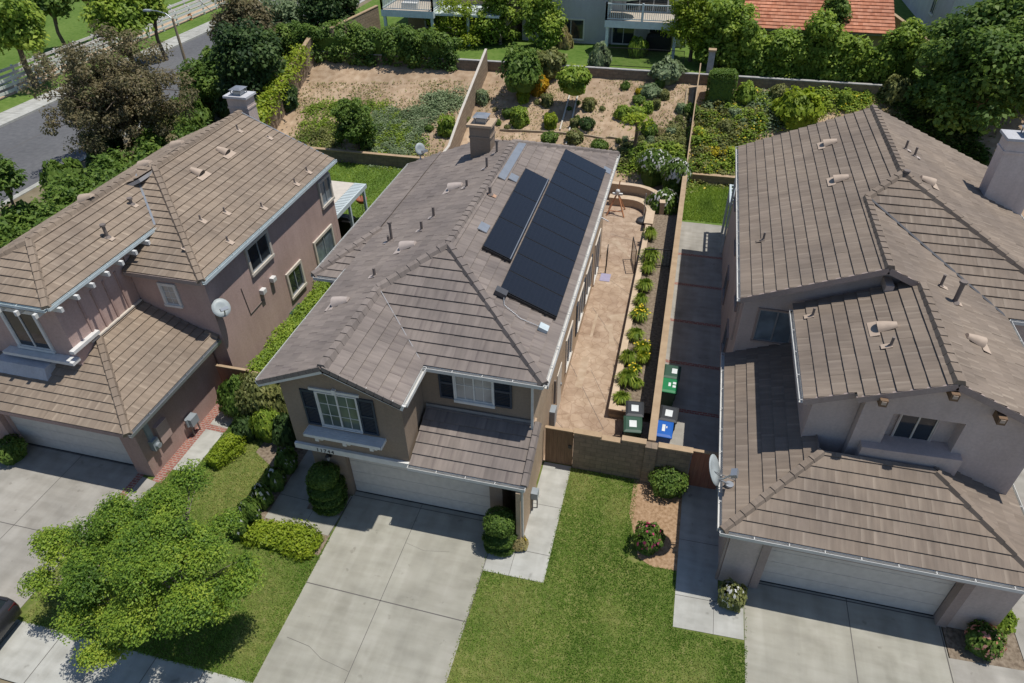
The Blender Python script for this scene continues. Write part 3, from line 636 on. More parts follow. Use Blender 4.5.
# driveways
yj = -3.72
sheet('driveway', [(0.0, -9.6), (5.1, -9.6), (5.13, -1.0), (4.95, -0.2), (4.95, 0.05), (-0.05, 0.05), (-0.05, -0.25), (-0.05, -1.9)], 0.012, 'concrete',
      [(-.05, yj+.06, 5.12, yj-.02, .03), (2.42, -9.6, 2.42, 0.0, .018), (0, -.2, 4.9, -.2, .025), (5.12, -4, 5.12, -0.9, .02), (-.14, -1.9, -.05, -.3, .03), (0.25, -5.4, 1.0, -5.5, .012), (1.0, -5.5, 1.5, -5.75, .009), (1.5, -5.75, 2.4, -5.9, .007), (2.42, -1.6, 3.1, -1.75, .006), (3.1, -1.75, 3.9, -1.6, .006)])
sheet('neighbour_driveway', R(-14.2, -9.6, -8.0, -0.75), 0.012, 'concrete2', [(-14.2, -4.05, -8.0, -4.0, .025), (-10.6, -9.6, -10.6, -.8, .02), (-13.5, -.85, -8, -.85, .03), (-14.2, -6.8, -8, -6.8, .02)])
sheet('east_driveway', R(12.97, -16, 18.42, -0.3), 0.012, 'concrete', [(15.95, -16, 15.9, -.35, .022), (18.38, -16, 18.38, -.6, .03), (13, -.45, 18.3, -.45, .04)])
sheet('east_path', [(18.42, -16), (30, -16), (30, 8), (20.4, 8), (20.4, -1.5), (18.42, -1.6)], 0.012, 'concrete2', [(19.6, -16, 20.38, -1.5, .02), (18.42, -3.4, 30, -3.4, .02)])
sheet('flower_bed', [(18.45, -1.6), (20.38, -1.5), (20.38, 0.9), (18.45, .2)], 0.014, 'soil')
# walks
sheet('west_walk', [(-2.55, -1.78), (-0.15, -1.95), (-0.05, -.25), (-1.55, -.2), (-1.55, 5), (-2.55, 5)], 0.014, 'concrete', [(-2.55, -.75, -.1, -.85, .02), (-1.1, -1.85, -1.1, -1.1, .015)])
sheet('topiary_bed', R(-1.35, -1.12, -.12, -.22), 0.018, 'soil')
sheet('gate_walk', [(5.13, -1.99), (7.05, -1.97), (7.05, 2.8), (6.06, 2.8), (6.06, -.85), (5.13, -.85)], 0.014, 'walk', [(6.05, -1.0, 7.05, -1.0, .015), (6.05, .9, 7.05, .9, .015), (5.95, -1.98, 5.95, -.9, .012)])
sheet('stamped_patio', [(6.0, 2.85), (9.58, 2.85), (9.58, 5.65), (8.0, 5.65), (8.0, 21.5), (7.5, 23.5), (5.9, 24.0), (4.0, 24.0), (4.0, 17.4), (6, 17.4)], 0.012, 'patio',
      [(6.0, 5.0, 8.0, 3.0, .015), (6.0, 8.4, 7.9, 4.9, .015), (6.9, 8.2, 9.0, 4.0, .012), (6.3, 12.6, 7.95, 9.9, .015), (6.0, 15.9, 7.95, 14.0, .012), (6.2, 19.7, 8, 19.0, .02), (6.2, 3.2, 7.9, 4.9, .01)], 'joint',
      [R(6.42, 7.0, 6.72, 9.0), R(6.5, 10.4, 6.62, 12.2), [(7.0, 11.3), (7.35, 11.6), (7.55, 10.5), (7.75, 9.9), (7.4, 10.0), (7.3, 10.9), (6.95, 11.4)], [(7.0, 12.2), (7.9, 12.5), (7.9, 11.9), (7.3, 11.8)], [(7.2, 15.5), (7.9, 16), (7.9, 15.6)], [(6.3, 18.9), (6.6, 19.2), (7.5, 17.6), (7.45, 17.45)]])
sheet('mulch_bed', [(9.3, 3.1), (9.3, 1.2), (9.62, .2), (9.75, -.4), (10.2, -.62), (10.97, -.6), (10.97, 3.1)], 0.010, 'mulch')
bands = [at(677, 253.6)[1], at(677, 283.7)[1], at(668, 319.6)[1], at(668, 361.5)[1], at(690, 412)[1]]
sheet('east_side_path', R(9.8, 3.1, 12.2, 21.95), 0.012, 'concrete2', [(9.8, y, 12.2, y-.02, .2) for y in bands], 'brick_red')
sheet('east_front_walk', [(10.97, -2.47), (12.95, -2.4), (12.95, -1.0), (12.2, -1.0), (12.2, 3.1), (10.97, 3.1)], 0.014, 'walk', [(10.97, -1.42, 12.95, -1.36, .015), (10.97, .6, 12.2, .62, .015), (12.1, -2.44, 12.1, -1.4, .012)])
sheet('west_side_path', R(-6.9, -0.65, -6.12, 2.7), 0.014, 'walk', [(-6.9, 1.55, -6.1, 1.5, .26)], 'brick_red')
sheet('brick_edging', R(-7.3, -1.3, -6.9, 3.3), 0.010, 'brick_red')
sheet('brick_driveway_border', R(-8.0, -3.1, -7.74, -1.1), 0.016, 'brick_red')
sheet('brick_corner_pad', [(-7.74, -3.2), (-7.05, -3.1), (-7.1, -1.3), (-7.74, -1.2)], 0.012, 'concrete2')
sheet('west_side_yard', R(-7.0, 3.3, -3.0, 15.0), 0.0, 'mulch')
sheet('west_planting_bed', [(-4.3, 2.9), (-4.4, .8), (-3.3, .2), (-2.9, -2.0), (-2.55, -2.4), (-.1, -2.7), (-.1, -1.9), (-2.55, -1.7), (-2.55, 3)], 0.006, 'soil')

# ------------------------------------------------------------------ house in the middle
ze, s_ = 5.6, 0.433
h2 = thing('house', 'two-storey olive-tan house with mauve tile roof carrying black solar panels', 'house', (2.2, 7, 0))
XL, XR, XM = -1.75, 6.4, 2.275; zr = ze + s_*(XM-XL); YF, YB = 0.8, 17.35
WX, WR = 0.485, 2.72; zw = ze + s_*(WX-XL); YG = -1.0; dR = XR-XM
R1 = (XM, YF+dR, zr); R2 = (XM+.08, YB-dR+.35, zr)
mb = MB()
roof_face(mb, [(XR, YF, ze), (XR, YB, ze), R2, R1])
roof_face(mb, [(WR, YF, ze), (XR, YF, ze), R1, (WX, YF+(WR-WX), zw)])
roof_face(mb, [(WR, YG, ze), (WR, YF, ze), (WX, YF+(WR-WX), zw), (WX, YG, zw)])
roof_face(mb, [(-1.7, 15.6, ze+s_*.15), (-1.7, 8.0, ze+s_*.15), (XL, 7.9, ze), (XL, YG, ze), (WX, YG, zw), (WX, YF+(WR-WX), zw), R1, R2, (.1, 15.6, ze+s_*1.95)])
roof_face(mb, [(XR, YB, ze), (0.1, YB, ze), (.1, 15.6, ze+s_*1.95), R2])
roof_face(mb, [(-3.25, 15.3, 5.1), (-3.25, 5.25, 5.1), (-1.68, 8.0, ze+s_*.15+.05), (-1.68, 15.6, ze+s_*.15+.05)])
roof_face(mb, [(-3.25, 5.25, 5.1), (-2.12, 5.25, 5.1), (-1.68, 8.0, ze+s_*.15+.05)])
rf = mb.build('roof', ['tile_mauve', 'fascia'], h2)
cap_parts(rf, ((R1, R2), ((XR, YF, ze), R1), ((WX, YF+(WR-WX), zw), R1), ((WX, YG, zw), (WX, YF+(WR-WX), zw)), ((XR, YB, ze), R2), ((-3.25, 5.25, 5.1), (-1.68, 8, 5.72))), 'tile_mauve')
mb = MB(); mb.bar((WR-.03, YF+.03, ze+.03), (WX+.05, YF+WR-WX-.05, zw+.035), .03, .02); mb.build('valley_flashing', 'fascia', rf); mb = MB(); mb.bar((-2.1, 5.4, 5.17), (-1.7, 7.9, 5.73), .06, .02); mb.build('valley_flashing', 'gutter', rf)
gutter(h2, (XR, YF-.05, ze), (XR, YB, ze), (1, 0)); gutter(h2, (WR, YF, ze), (XR, YF, ze), (0, -1)); gutter(h2, (WR, YG+.1, ze), (WR, YF-.05, ze), (1, 0)); gutter(h2, (XL, YG+.1, ze), (XL, 5.2, ze), (-1, 0)); gutter(h2, (-3.25, 5.3, 5.1), (-3.25, 15.3, 5.1), (-1, 0)); gutter(h2, (-3.2, 5.25, 5.1), (-2.1, 5.25, 5.1), (0, -1))
for (a, b) in (((XL-.05, YG+.03, ze-.1), (WX, YG+.03, zw-.1)), ((WX, YG+.03, zw-.1), (WR+.05, YG+.03, ze-.1))): board(h2, a, b, .06, .2, 'trim_white')
mb = MB()
for (xa, za, xb, zb) in ((XL, ze, WX, zw), (WX, zw, WR, ze)):
    n = 9
    for i in range(n):
        t0, t1 = i/n, (i+.94)/n; mb.bar((xa+(xb-xa)*t0, YG-.01, za+(zb-za)*t0+.0), (xa+(xb-xa)*t1, YG-.01, za+(zb-za)*t1+.0), .06, .15)
mb.build('rake_tiles', 'tile_mauve', rf)
# walls
WL, WRt, WF, MF = -1.46, 6.0, -0.45, 1.12
mb = MB()
mb.prism([(WL, MF+.02), (WRt-.02, MF+.02), (WRt-.02, 17.0), (1.2, 17.0), (1.2, 15.0), (WL, 15.0)], 2.6, ze+.08)
wt = ze-.2 + s_*(WL-XL); mb.prism_y([(WL, 2.42), (2.42, 2.42), (2.42, ze-.2+s_*(WR-2.42)), (WX, zw-.2), (WL, wt)], WF, MF)
mb.box((-2.9, 5.7, 0), (WL-.01, 14.9, 5.05))
mb.prism([(WL, 1.4), (5.92, 1.4), (5.92, 16.95), (1.2, 16.95), (1.2, 15.0), (WL, 15.0)], 0, 2.58)
mb.box((-1.2, -.2, 0), (-.02, 1.38, 2.41)); mb.box((4.9, -.2, 0), (5.32, 1.38, 2.6)); mb.box((-.02, -.17, 2.16), (4.9, .3, 2.41))
mb.box((5.32, .9, 0), (5.92, 1.38, 2.6)); mb.box((2.5, -.18, 2.41), (5.9, .3, 2.7))
mb.build('wall', 'st_olive_shaded', h2)
mb = MB(); mb.prism([(WRt-.018, MF), (WRt, MF), (WRt, 17.0), (WRt-.018, 17.0)], 2.55, ze+.1)
mb.box((5.93, 1.45, 0), (6.0, 16.98, 2.54))
mb.add([(5.93, -.88, 0), (6.07, -.88, 0), (6.07, 1.44, 0), (5.93, 1.44, 0), (5.93, -.88, 2.62), (6.07, -.88, 2.62), (6.07, 1.44, 3.55), (5.93, 1.44, 3.55)], [(0, 3, 2, 1), (4, 5, 6, 7), (0, 1, 5, 4), (1, 2, 6, 5), (2, 3, 7, 6), (3, 0, 4, 7)])
mb.build('side_wall', 'st_tan', h2)  # same house stucco; the sunlit side gets the lighter copy
# entry porch roof over the garage
pz = 2.8; py0, py1 = -.72, 1.12; pz1 = pz + s_*(py1-py0)
mb = MB(); roof_face(mb, [(2.52, py0, pz), (6.22, py0, pz), (6.22, py1, pz1), (2.52, py1, pz1)]); pr = mb.build('porch_roof', ['tile_mauve', 'fascia'], h2)
mb = MB(); caps(mb, (6.14, py0, pz+.02), (6.14, py1, pz1+.02), .13, .06); mb.build('ridge_cap', 'tile_mauve', pr)
gutter(h2, (2.5, py0, pz), (6.2, py0, pz), (0, -1)); board(h2, (2.52, py1-.03, pz1+.1), (5.98, py1-.03, pz1+.1), .03, .1, 'metal', 'flashing')
garage_door(h2, 0.0, 4.88, 0.0)
board(h2, (-1.5, WF-.05, 2.52), (2.5, WF-.05, 2.52), .1, .22, 'trim_white', 'trim_band')
board(h2, (2.5, WF-.1, 2.56), (2.9, WF-.1, 2.56), .1, .2, 'trim_white', 'trim_band')
# house number on the band
cu = bpy.data.curves.new('house_number', 'FONT'); cu.body = '11744'; cu.size = 0.21; cu.extrude = 0.006; cu.align_x = 'LEFT'; cu.space_character = 1.25
dg = bpy.data.objects.new('tmp', cu); COL.objects.link(dg); bpy.context.view_layer.update()
me = bpy.data.meshes.new_from_object(dg.evaluated_get(bpy.context.evaluated_depsgraph_get())); bpy.data.objects.remove(dg)
me.materials.clear(); me.materials.append(M['ink']); o = link_mesh('house_number', me, h2); o.location = Vector((-.75, WF-.107, 2.44)) - ORG[h2.name]; o.rotation_euler = (math.pi/2, 0, 0)
# windows
window(h2, (0.36, WF, 4.36), X_, NY, 1.3, 1.4, grid=(2, 3), tw=.03, glass='glass_green')
shutter(h2, (-.56, WF, 4.34), X_, NY, .5, 1.46); shutter(h2, (1.3, WF, 4.34), X_, NY, .52, 1.46)
mb = MB(); mb.box((-.48, WF-.06, 5.12), (1.14, WF-.001, 5.21)); mb.box((.29, WF-.09, 5.1), (.41, WF-.002, 5.28)); mb.build('window_head', 'trim_white', h2)
mb = MB()
for k in range(4): mb.box((-.8, WF-.37+k*.095, 3.47), (1.72, WF-.285+k*.095, 3.5))
mb.box((-.82, WF-.4, 3.4), (1.74, WF-.372, 3.51)); mb.box((-.84, WF-.4, 3.4), (-.805, WF, 3.51)); mb.box((1.725, WF-.4, 3.4), (1.76, WF, 3.51)); fs = mb.build('flower_shelf', 'trim_white', h2)
for x in (-.45, .48, 1.38):
    mb = MB(); mb.box((x-.06, WF-.13, 3.02), (x+.06, WF-.001, 3.395)); mb.box((x-.06, WF-.34, 3.2), (x+.06, WF-.135, 3.395)); mb.build('bracket', 'trim_white', fs)
window(h2, (4.15, MF, 4.76), X_, NY, 1.2, 1.2, tw=.05, glass='glass_blind', grid=(2, 2))
shutter(h2, (3.28, MF, 4.76), X_, NY, .5, 1.3); shutter(h2, (5.06, MF, 4.76), X_, NY, .58, 1.3)
board(h2, (3.5, MF-.05, 4.1), (4.82, MF-.05, 4.1), .1, .09, 'trim_white', 'window_sill')
for (y, z, ww, hh, c) in ((7.6, 1.55, 1.2, 1.5, 2), (10.3, 1.6, 1.3, 1.5, 2), (12.4, 1.6, 1.3, 1.5, 2), (15.2, 1.2, 1.5, 2.1, 2), (9.2, 4.35, 1.2, 1.1, 2), (13.2, 4.35, 1.2, 1.1, 2)):
    window(h2, (WRt, y, z), Y_, X_, ww, hh, trim='trim_cream', cols=c, proud=.05)
for y in (9.45, 11.3, 13.3): shutter(h2, (WRt, y, 1.6), Y_, X_, .36, 1.6)
mb = MB(); mb.box((WRt, 5.2, .02), (WRt+.03, 6.05, 2.05)); mb.box((WRt+.031, 5.85, 1.0), (WRt+.08, 5.95, 1.1), 1); mb.build('side_door', ['trim_cream', 'metal'], h2)
mb = MB(); mb.box((WRt, 3.85, .75), (WRt+.2, 4.25, 1.5)); mb.box((WRt+.05, 4.0, 0), (WRt+.1, 4.06, .75), 1); mb.box((WRt+.05, 4.3, 1.5), (WRt+.13, 4.38, 2.6), 1); mb.build('meter_box', ['grey_metal', 'pipe'], h2)
mb = MB(); mb.cyl((WRt+.12, .6, .05), (WRt+.12, .6, .75), .025, mi=1); mb.box((WRt+.08, .5, .7), (WRt+.3, .78, 1.0)); mb.cyl((WRt+.25, .75, .02), (WRt+.25, .75, .7), .022, mi=1); mb.build('gas_meter', ['grey_metal', 'pipe'], h2)
wall_lamp(h2, (-.55, -.2, 1.95)); wall_lamp(h2, (5.6, .9, 1.75))
mb = MB(); mb.bar((XR+.05, 11.3, ze-.1), (XR+.45, 11.05, ze-.15), .025, .03); mb.build('light_arm', 'trim_white', h2)
mb = MB(); mb.bar((6.02, .95, ze-.15), (6.02, .95, 2.9), .07, .07); mb.bar((6.1, py0-.05, 2.7), (6.1, py0+.02, .05), .07, .06); mb.build('downspout', 'gutter', h2)
# roof furniture
for px, py in ((410, 247), (343, 303), (457, 188)): roof_vent(h2, at_pl(px, py, [XL, 0, ze], [-s_, 0, 1]), (-1, 0), 1.1, 'vent_pink')
for px, py, hh, cp in ((392, 241, .75, 1), (389, 243, .3, 0), (375, 277, .35, 0), (422, 231, .4, 0), (434, 218, .45, 0), (467, 188, .35, 0), (487, 169, .5, 0), (497, 154, .55, 1)): pipe_vent(h2, at_pl(px, py, [XL, 0, ze], [-s_, 0, 1]), hh, .05, 'pipe', 'vent_pink', (-1, 0), s_, cp)
def on_right(x, y, off=0.0): return np.array([x, y, ze + s_*(XR-x) + off])
pipe_vent(h2, on_right(2.62, 8.8), .35, .06, 'pipe', 'vent_terra', (1, 0), s_)
mb = MB(); mb.obox(on_right(2.68, 12.0, .06), np.array([.14, 0, -.14*s_]), (0, 1.8, 0), (.01, 0, .02)); mb.build('ridge_flashing', 'metal', h2)
for x, y in ((3.05, 10.7), (3.0, 6.6), (6.2, 15.15)):
    mb = MB(); mb.obox(on_right(x, y, .06), np.array([.16, 0, -.16*s_]), (0, .25, 0), (.01, 0, .02)); mb.build('flashing_plate', 'metal', h2)
mb = MB(); mb.tube([on_right(4.5, 3.55, .15), on_right(4.6, 3.2, .07), on_right(5.2, 2.95, .07), on_right(5.85, 3.0, .09)], [.011]*4); mb.obox(on_right(4.4, 3.6, .16), (.18, 0, -.08), (0, .14, 0), (.03, 0, .07), 1); mb.obox(on_right(5.9, 3.0, .1), (.14, 0, -.06), (0, .14, 0), (.03, 0, .06), 2); mb.build('conduit', ['metal', 'metal_dark', 'steel_blue'], h2)
chimney(h2, .52, 1.42, 13.15, 13.9, 6.3, 8.05, 'st_olive_shaded', 'st_tan')
# solar arrays (racked on the east slope)
def solar(name, label, x0, x1, y0, y1, n):
    c = on_right((x0+x1)/2, (y0+y1)/2); t = thing(name, label, 'solar array', tuple(c)); dy = (y1-y0)/n
    nrm = np.array([s_, 0, 1.0]); nrm /= np.linalg.norm(nrm); ux = np.array([1, 0, -s_]); ux /= np.linalg.norm(ux)
    for i in range(n):
        a = y0+i*dy+.012; b = y0+(i+1)*dy-.012; mb = MB(); cc = on_right((x0+x1)/2, (a+b)/2) + nrm*.16; L = (x1-x0)/2*math.hypot(1, s_)
        mb.obox(cc, ux*L, (0, (b-a)/2, 0), nrm*.02, 1)
        q = [cc + ux*sx*(L-.02) + np.array([0, sy*((b-a)/2-.02), 0]) + nrm*.023 for sx, sy in ((-1, -1), (1, -1), (1, 1), (-1, 1))]
        mb.add(q, [(0, 1, 2, 3)], 0, .5, None, [((sx+1)*L, (sy+1)*(b-a)/2, 0) for sx, sy in ((-1, -1), (1, -1), (1, 1), (-1, 1))]); mb.build('solar_panel', ['solar', 'black'], t)
    mb = MB()
    for fx in (.18, .82):
        x = x0+(x1-x0)*fx; mb.bar(on_right(x, y0-.05) + nrm*.11, on_right(x, y1+.03) + nrm*.11, .05, .06)
        for k in range(int((y1-y0)/1.2)+1): mb.cyl(on_right(x, y0+.1+k*1.2), on_right(x, y0+.1+k*1.2) + nrm*.1, .03)
    mb.bar(on_right(x0, y0-.02) + nrm*.1, on_right(x1, y0-.02) + nrm*.1, .02, .1)
    mb.build('mounting_rail', 'black', t); return t
solar('solar_array', 'long black solar array of ten panels beside the east gutter', 4.27, 6.12, 3.7, 14.9, 10)
solar('solar_array', 'short black solar array of three panels just below the ridge', 3.24, 4.22, 5.4, 11.65, 3)
mb = MB(); mb.bar(on_right(4.245, 5.4, .2), on_right(4.245, 11.7, .2), .03, .03); mb.build('array_trim', 'metal', h2)

# ------------------------------------------------------------------ house on the right
h3 = thing('house', 'taupe two-storey house with brown tile roof and pale chimney, garage door in shade', 'house', (17, 7, 0))
e3 = 5.6; s3 = .43; XA, XB = 11.9, 17.22; zA = e3+s3*(XB-XA); XE = 2*XB-XA; WX3, WR3 = 15.98, 20.06; zW = e3+s3*(WX3-XA); YW = 6.45; YM = 7.2; YBk = 19.4
J = (XB, YM+(XB-XA), zA); JW = (WX3, YM+(WR3-WX3), zW); YL = 1.8; LX, LE = 17.02, 13.6; zL = e3+s3*(WR3-LX); zLe = zL-s3*(LX-LE)
mb = MB()
roof_face(mb, [(XA, YBk, e3), (XA, YW, e3), (WX3, YW, zW), JW, J, (XB, YBk, zA)])
roof_face(mb, [(WR3, YL, e3), (WR3, YM, e3), JW, (WX3, YW, zW), (LX, YW, zL), (LX, YL, zL)])
roof_face(mb, [(LE, 6.75, zLe), (LE, 2.0, zLe), (14.85, 2.0, zLe+s3*(14.85-LE)), (14.85, YL, zLe+s3*(14.85-LE)), (LX, YL, zL), (LX, 6.75, zL)])
roof_face(mb, [(WR3, YM, e3), (XE, YM, e3), J, JW])
roof_face(mb, [(XE, YM, e3), (XE, YBk, e3), (XB, YBk, zA), J])
rf = mb.build('roof', ['tile_brown', 'fascia'], h3)
cap_parts(rf, ((J, (XB, YBk, zA)), ((XE, YM, e3), J), (JW, J), ((WX3, YW, zW), JW), ((LX, YL, zL), (LX, YW, zL))), 'tile_brown', wd=.16)
mb = MB(); mb.bar((WR3, YM, e3+.04), (WX3+.1, JW[1]-.1, zW+.03), .1, .02); mb.build('valley_flashing', 'metal_dark', rf)
for (a, b) in (((XA, YW+.02, e3-.08), (WX3, YW+.02, zW-.08)), ((WX3, YW+.02, zW-.08), (LX, YW+.02, zL-.08)), ((LE, 2.02, zLe-.09), (14.83, 2.02, zLe+s3*(14.83-LE)-.09)), ((14.85, YL+.02, zLe+s3*(14.85-LE)-.09), (LX, YL+.02, zL-.09)), ((LX, YL+.02, zL-.09), (WR3, YL+.02, e3-.09))): board(h3, a, b, .06, .2, 'st_mauve2')
gutter(h3, (XA, YW, e3), (XA, YBk, e3), (-1, 0)); gutter(h3, (LE, 2.0, zLe), (LE, 6.4, zLe), (-1, 0)); gutter(h3, (XE, YM, e3), (XE, YBk, e3), (1, 0)); gutter(h3, (WR3, YL, e3), (WR3, YM-.1, e3), (1, 0)); gutter(h3, (WR3+.1, YM, e3), (XE, YM, e3), (0, -1))
mb = MB(); zt = e3-.06
mb.prism_y([(12.12, 0), (19.6, 0), (19.6, zt+.1), (WX3, zW-.22), (12.12, zt)], 7.0, 7.25)
mb.prism_y([(12.12, 0), (22.2, 0), (22.2, zt), (12.12, zt)], 7.26, 18.7); mb.prism_y([(12.12, 0), (22.2, 0), (22.2, zt+.1), (XB, zA-.25), (12.12, zt)], 18.71, 19.0)
mb.prism_y([(13.95, 2.8), (15.15, 2.8), (15.15, zLe+s3*1.55-.2), (13.95, zLe-.05)], 2.3, 6.98)
mb.prism_y([(15.16, 2.8), (15.95, 2.8), (15.95, zLe+s3*2.35-.2), (15.16, zLe+s3*1.56-.2)], 2.02, 6.97)
mb.prism_y([(17.75, 2.8), (19.65, 2.8), (19.65, e3-.05), (17.75, zL-s3*.73-.22)], 2.02, 6.97)
mb.prism_y([(15.95, 5.42), (17.75, 5.42), (17.75, zL-s3*.73-.22), (LX, zL-.22), (15.95, zLe+s3*2.35-.2)], 2.02, 6.96)
mb.box((15.95, 2.4, 2.8), (17.75, 6.9, 5.41))
mb.box((12.2, -.62, 0), (13.3, 6.95, 2.75)); mb.box((18.32, -.62, 0), (19.7, 6.95, 2.75)); mb.box((13.31, -.6, 2.15), (18.31, -.2, 2.74)); mb.box((13.31, .2, 0), (18.31, 6.9, 2.74))
mb.build('wall', 'st_mauve', h3)
mb = MB(); mb.box((13.1, -.66, 0), (13.34, -.36, 2.7)); mb.box((18.28, -.66, 0), (18.55, -.36, 2.7)); mb.box((13.345, -.655, 2.13), (18.275, -.4, 2.5)); mb.build('garage_surround', 'st_mauve2', h3)
a, b = at_y(862, 447, 1.75), at_y(963, 461, 1.75); mb = MB(); mb.prism_y([(a[0], 3.6), (b[0], 3.6), (b[0], b[2]), (a[0], a[2])], 1.75, 2.39); mb.build('window_ledge', 'st_mauve', h3)
garage_door(h3, 13.35, 18.27, -.35, mat='door_white')
l3 = 2.8
mb = MB()
roof_face(mb, [(11.86, 6.98, l3), (11.86, -.93, l3), (14.38, 1.59, l3+s3*2.52), (14.38, 6.98, l3+s3*2.52)])
roof_face(mb, [(11.86, -.93, l3), (20.0, -.93, l3), (17.4, 1.67, l3+s3*2.6), (14.46, 1.67, l3+s3*2.6)])
roof_face(mb, [(20.0, -.93, l3), (20.0, 6.9, l3), (17.4, 6.9, l3+s3*2.6), (17.4, 1.67, l3+s3*2.6)])
gr = mb.build('garage_roof', ['tile_brown', 'fascia'], h3)
cap_parts(gr, (((11.86, -.93, l3), (14.4, 1.61, l3+s3*2.54)), ((20, -.93, l3), (17.5, 1.57, l3+s3*2.5))), 'tile_brown', wd=.15)
gutter(h3, (11.86, -.9, l3), (11.86, 7, l3), (-1, 0)); gutter(h3, (11.8, -.93, l3), (20.05, -.93, l3), (0, -1)); gutter(h3, (20.0, -.9, l3), (20.0, 6.5, l3), (1, 0))
window(h3, (13.28, 7.0, 4.28), X_, NY, 1.22, 1.3, trim='st_mauve2', tw=.06, sash='metal', glass='glass_blue')
a, b = at_y(889, 440, 2.4), at_y(942, 414, 2.4)
window(h3, ((a[0]+b[0])/2, 2.4, (a[2]+b[2])/2), X_, NY, abs(b[0]-a[0]), abs(b[2]-a[2]), trim='st_mauve', tw=.04, sash='trim_cream', cols=2)
for px, py in ((883, 400), (954, 394), (1001, 418)):
    P = at_y(px, py, 1.8); mb = MB(); mb.box((P[0]-.1, 1.66, P[2]-.13), (P[0]+.1, 2.3, P[2]+.09)); mb.box((P[0]-.06, 1.645, P[2]-.05), (P[0]+.06, 1.659, P[2]+.06), 1); mb.build('outlooker_beam', ['wood', 'vent'], h3)
P = at_y(888, 284, 6.7); mb = MB(); mb.box((P[0]-.12, 6.42, P[2]-.16), (P[0]+.12, 6.98, P[2]+.1)); mb.build('outlooker_beam', ['vent_pink'], h3)
for (y, z, ww, hh) in ((9.0, 4.3, .9, 1.2), (9.6, 1.4, 1.2, 1.2), (13.2, 4.3, 1.2, 1.2), (13.8, 1.4, 1.2, 1.2), (17.2, 4.3, 1.2, 1.2)): window(h3, (12.12, y, z), (0, -1, 0), NX, ww, hh, trim='st_mauve2', tw=.06, sash='metal')
mb = MB(); mb.bar((12.0, -.75, 2.7), (12.14, -.6, 2.2), .07, .07); mb.bar((12.14, -.6, 2.2), (12.14, -.6, .05), .07, .06); mb.build('downspout', 'st_mauve2', h3)
mb = MB(); mb.bar((12.02, 7.35, 5.4), (12.02, 7.35, 3.2), .07, .07); mb.build('drain_pipe', 'st_mauve2', h3); mb = MB(); mb.bar((12.04, 18.9, 5.4), (12.04, 18.9, .1), .08, .1); mb.build('drain_pipe', 'steel_blue', h3)
for px, py in ((831, 144), (842, 180)): roof_vent(h3, at_pl(px, py, [XA, 0, e3], [-s3, 0, 1]), (-1, 0), 1.05, 'vent')
for px, py in ((888, 328),): roof_vent(h3, at_pl(px, py, [LE, 0, zLe], [-s3, 0, 1]), (-1, 0), 1.05, 'vent')
for px, py in ((972, 341), (925, 182)): roof_vent(h3, at_pl(px, py, [WR3 if px > 940 else XE, 0, e3], [s3, 0, 1]), (1, 0), 1.0, 'vent')
for px, py, hh in ((812, 317, .35), (890, 347, .35)): pipe_vent(h3, at_pl(px, py, [LE, 0, zLe], [-s3, 0, 1]), hh, .04, 'pipe', 'vent', (-1, 0))
for px, py, hh in ((940, 287, .45), (954, 303, .75)): pipe_vent(h3, at_pl(px, py, [WR3, 0, e3], [s3, 0, 1]), hh, .07 if hh > .5 else .045, 'pipe', 'vent', (1, 0), s3, hh > .5)
for px, py, hh in ((905, 150, .4), (914, 157, .4), (990, 184, .35)): pipe_vent(h3, at_pl(px, py, [XE, 0, e3], [s3, 0, 1]), hh, .045, 'pipe', 'vent_pink', (1, 0), s3)
pipe_vent(h3, np.array([17.3, 12.4, 7.5]), .5, .07, 'pipe', 'vent', (0, -1), s3, True); pipe_vent(h3, np.array(at_pl(763, 241, [XA, 0, e3], [-s3, 0, 1])), .35, .04, 'pipe', 'tile_brown', (-1, 0))
chimney(h3, 21.05, 22.6, 14.75, 15.5, 5.3, 8.55, 'st_chimney', 'st_grey')
mb = MB(); mb.box((12.2, 19.05, 2.7), (19, 21.25, 2.78)); mb.box((11.98, 19.05, 2.68), (12.08, 21.25, 2.82)); 
for k in range(6): mb.box((12.08, 19.1+k*.42, 2.7), (12.2, 19.2+k*.42, 2.78))
mb.box((12.0, 21.05, 0), (12.12, 21.17, 2.67)); mb.build('patio_cover', 'steel_blue', h3)

# ------------------------------------------------------------------ house on the left
h1 = thing('house', 'rose stucco two-storey house with tan tile roof and white rafter tails', 'house', (-10, 6, 0))
e1 = 5.6; s1 = .43; RX = -6.47; MX = -10.9; zm = e1+s1*(RX-MX); FY = 3.3; BY = 13.95; LXm = 2*MX-RX
J1 = (MX, FY+(RX-MX), zm); wz = 6.42; wX = -9.42; wRx = -11.6; wzr = wz+s1*(wX-wRx); wF = -.2
vy = FY+(wz-e1)/s1
mb = MB()
roof_face(mb, exp=.31, poly=[(RX, FY, e1), (RX, BY, e1), (MX, BY, zm), J1])
vt = (wRx+.02, FY+(wzr-e1)/s1, wzr)
roof_face(mb, exp=.31, poly=[(-9.72, FY, e1), (RX, FY, e1), J1, (wRx-.02, J1[1], zm), vt, (wX, vy, wz), (-9.72, vy, wz)])
roof_face(mb, exp=.31, poly=[(wX, wF, wz), (wX, vy, wz), vt, (wRx, wF+(wX-wRx), wzr)])
roof_face(mb, exp=.31, poly=[(2*wRx-wX, wF, wz), (wX, wF, wz), (wRx, wF+(wX-wRx), wzr)])
roof_face(mb, exp=.31, poly=[(2*wRx-wX, vy+3, wz), (2*wRx-wX, wF, wz), (wRx, wF+(wX-wRx), wzr), (wRx, vy+3, wzr)])
roof_face(mb, exp=.31, poly=[(LXm, BY, e1), (LXm, 5, e1), (MX, J1[1]-1, zm), (MX, BY, zm)])
rf = mb.build('roof', ['tile_tan', 'fascia'], h1)
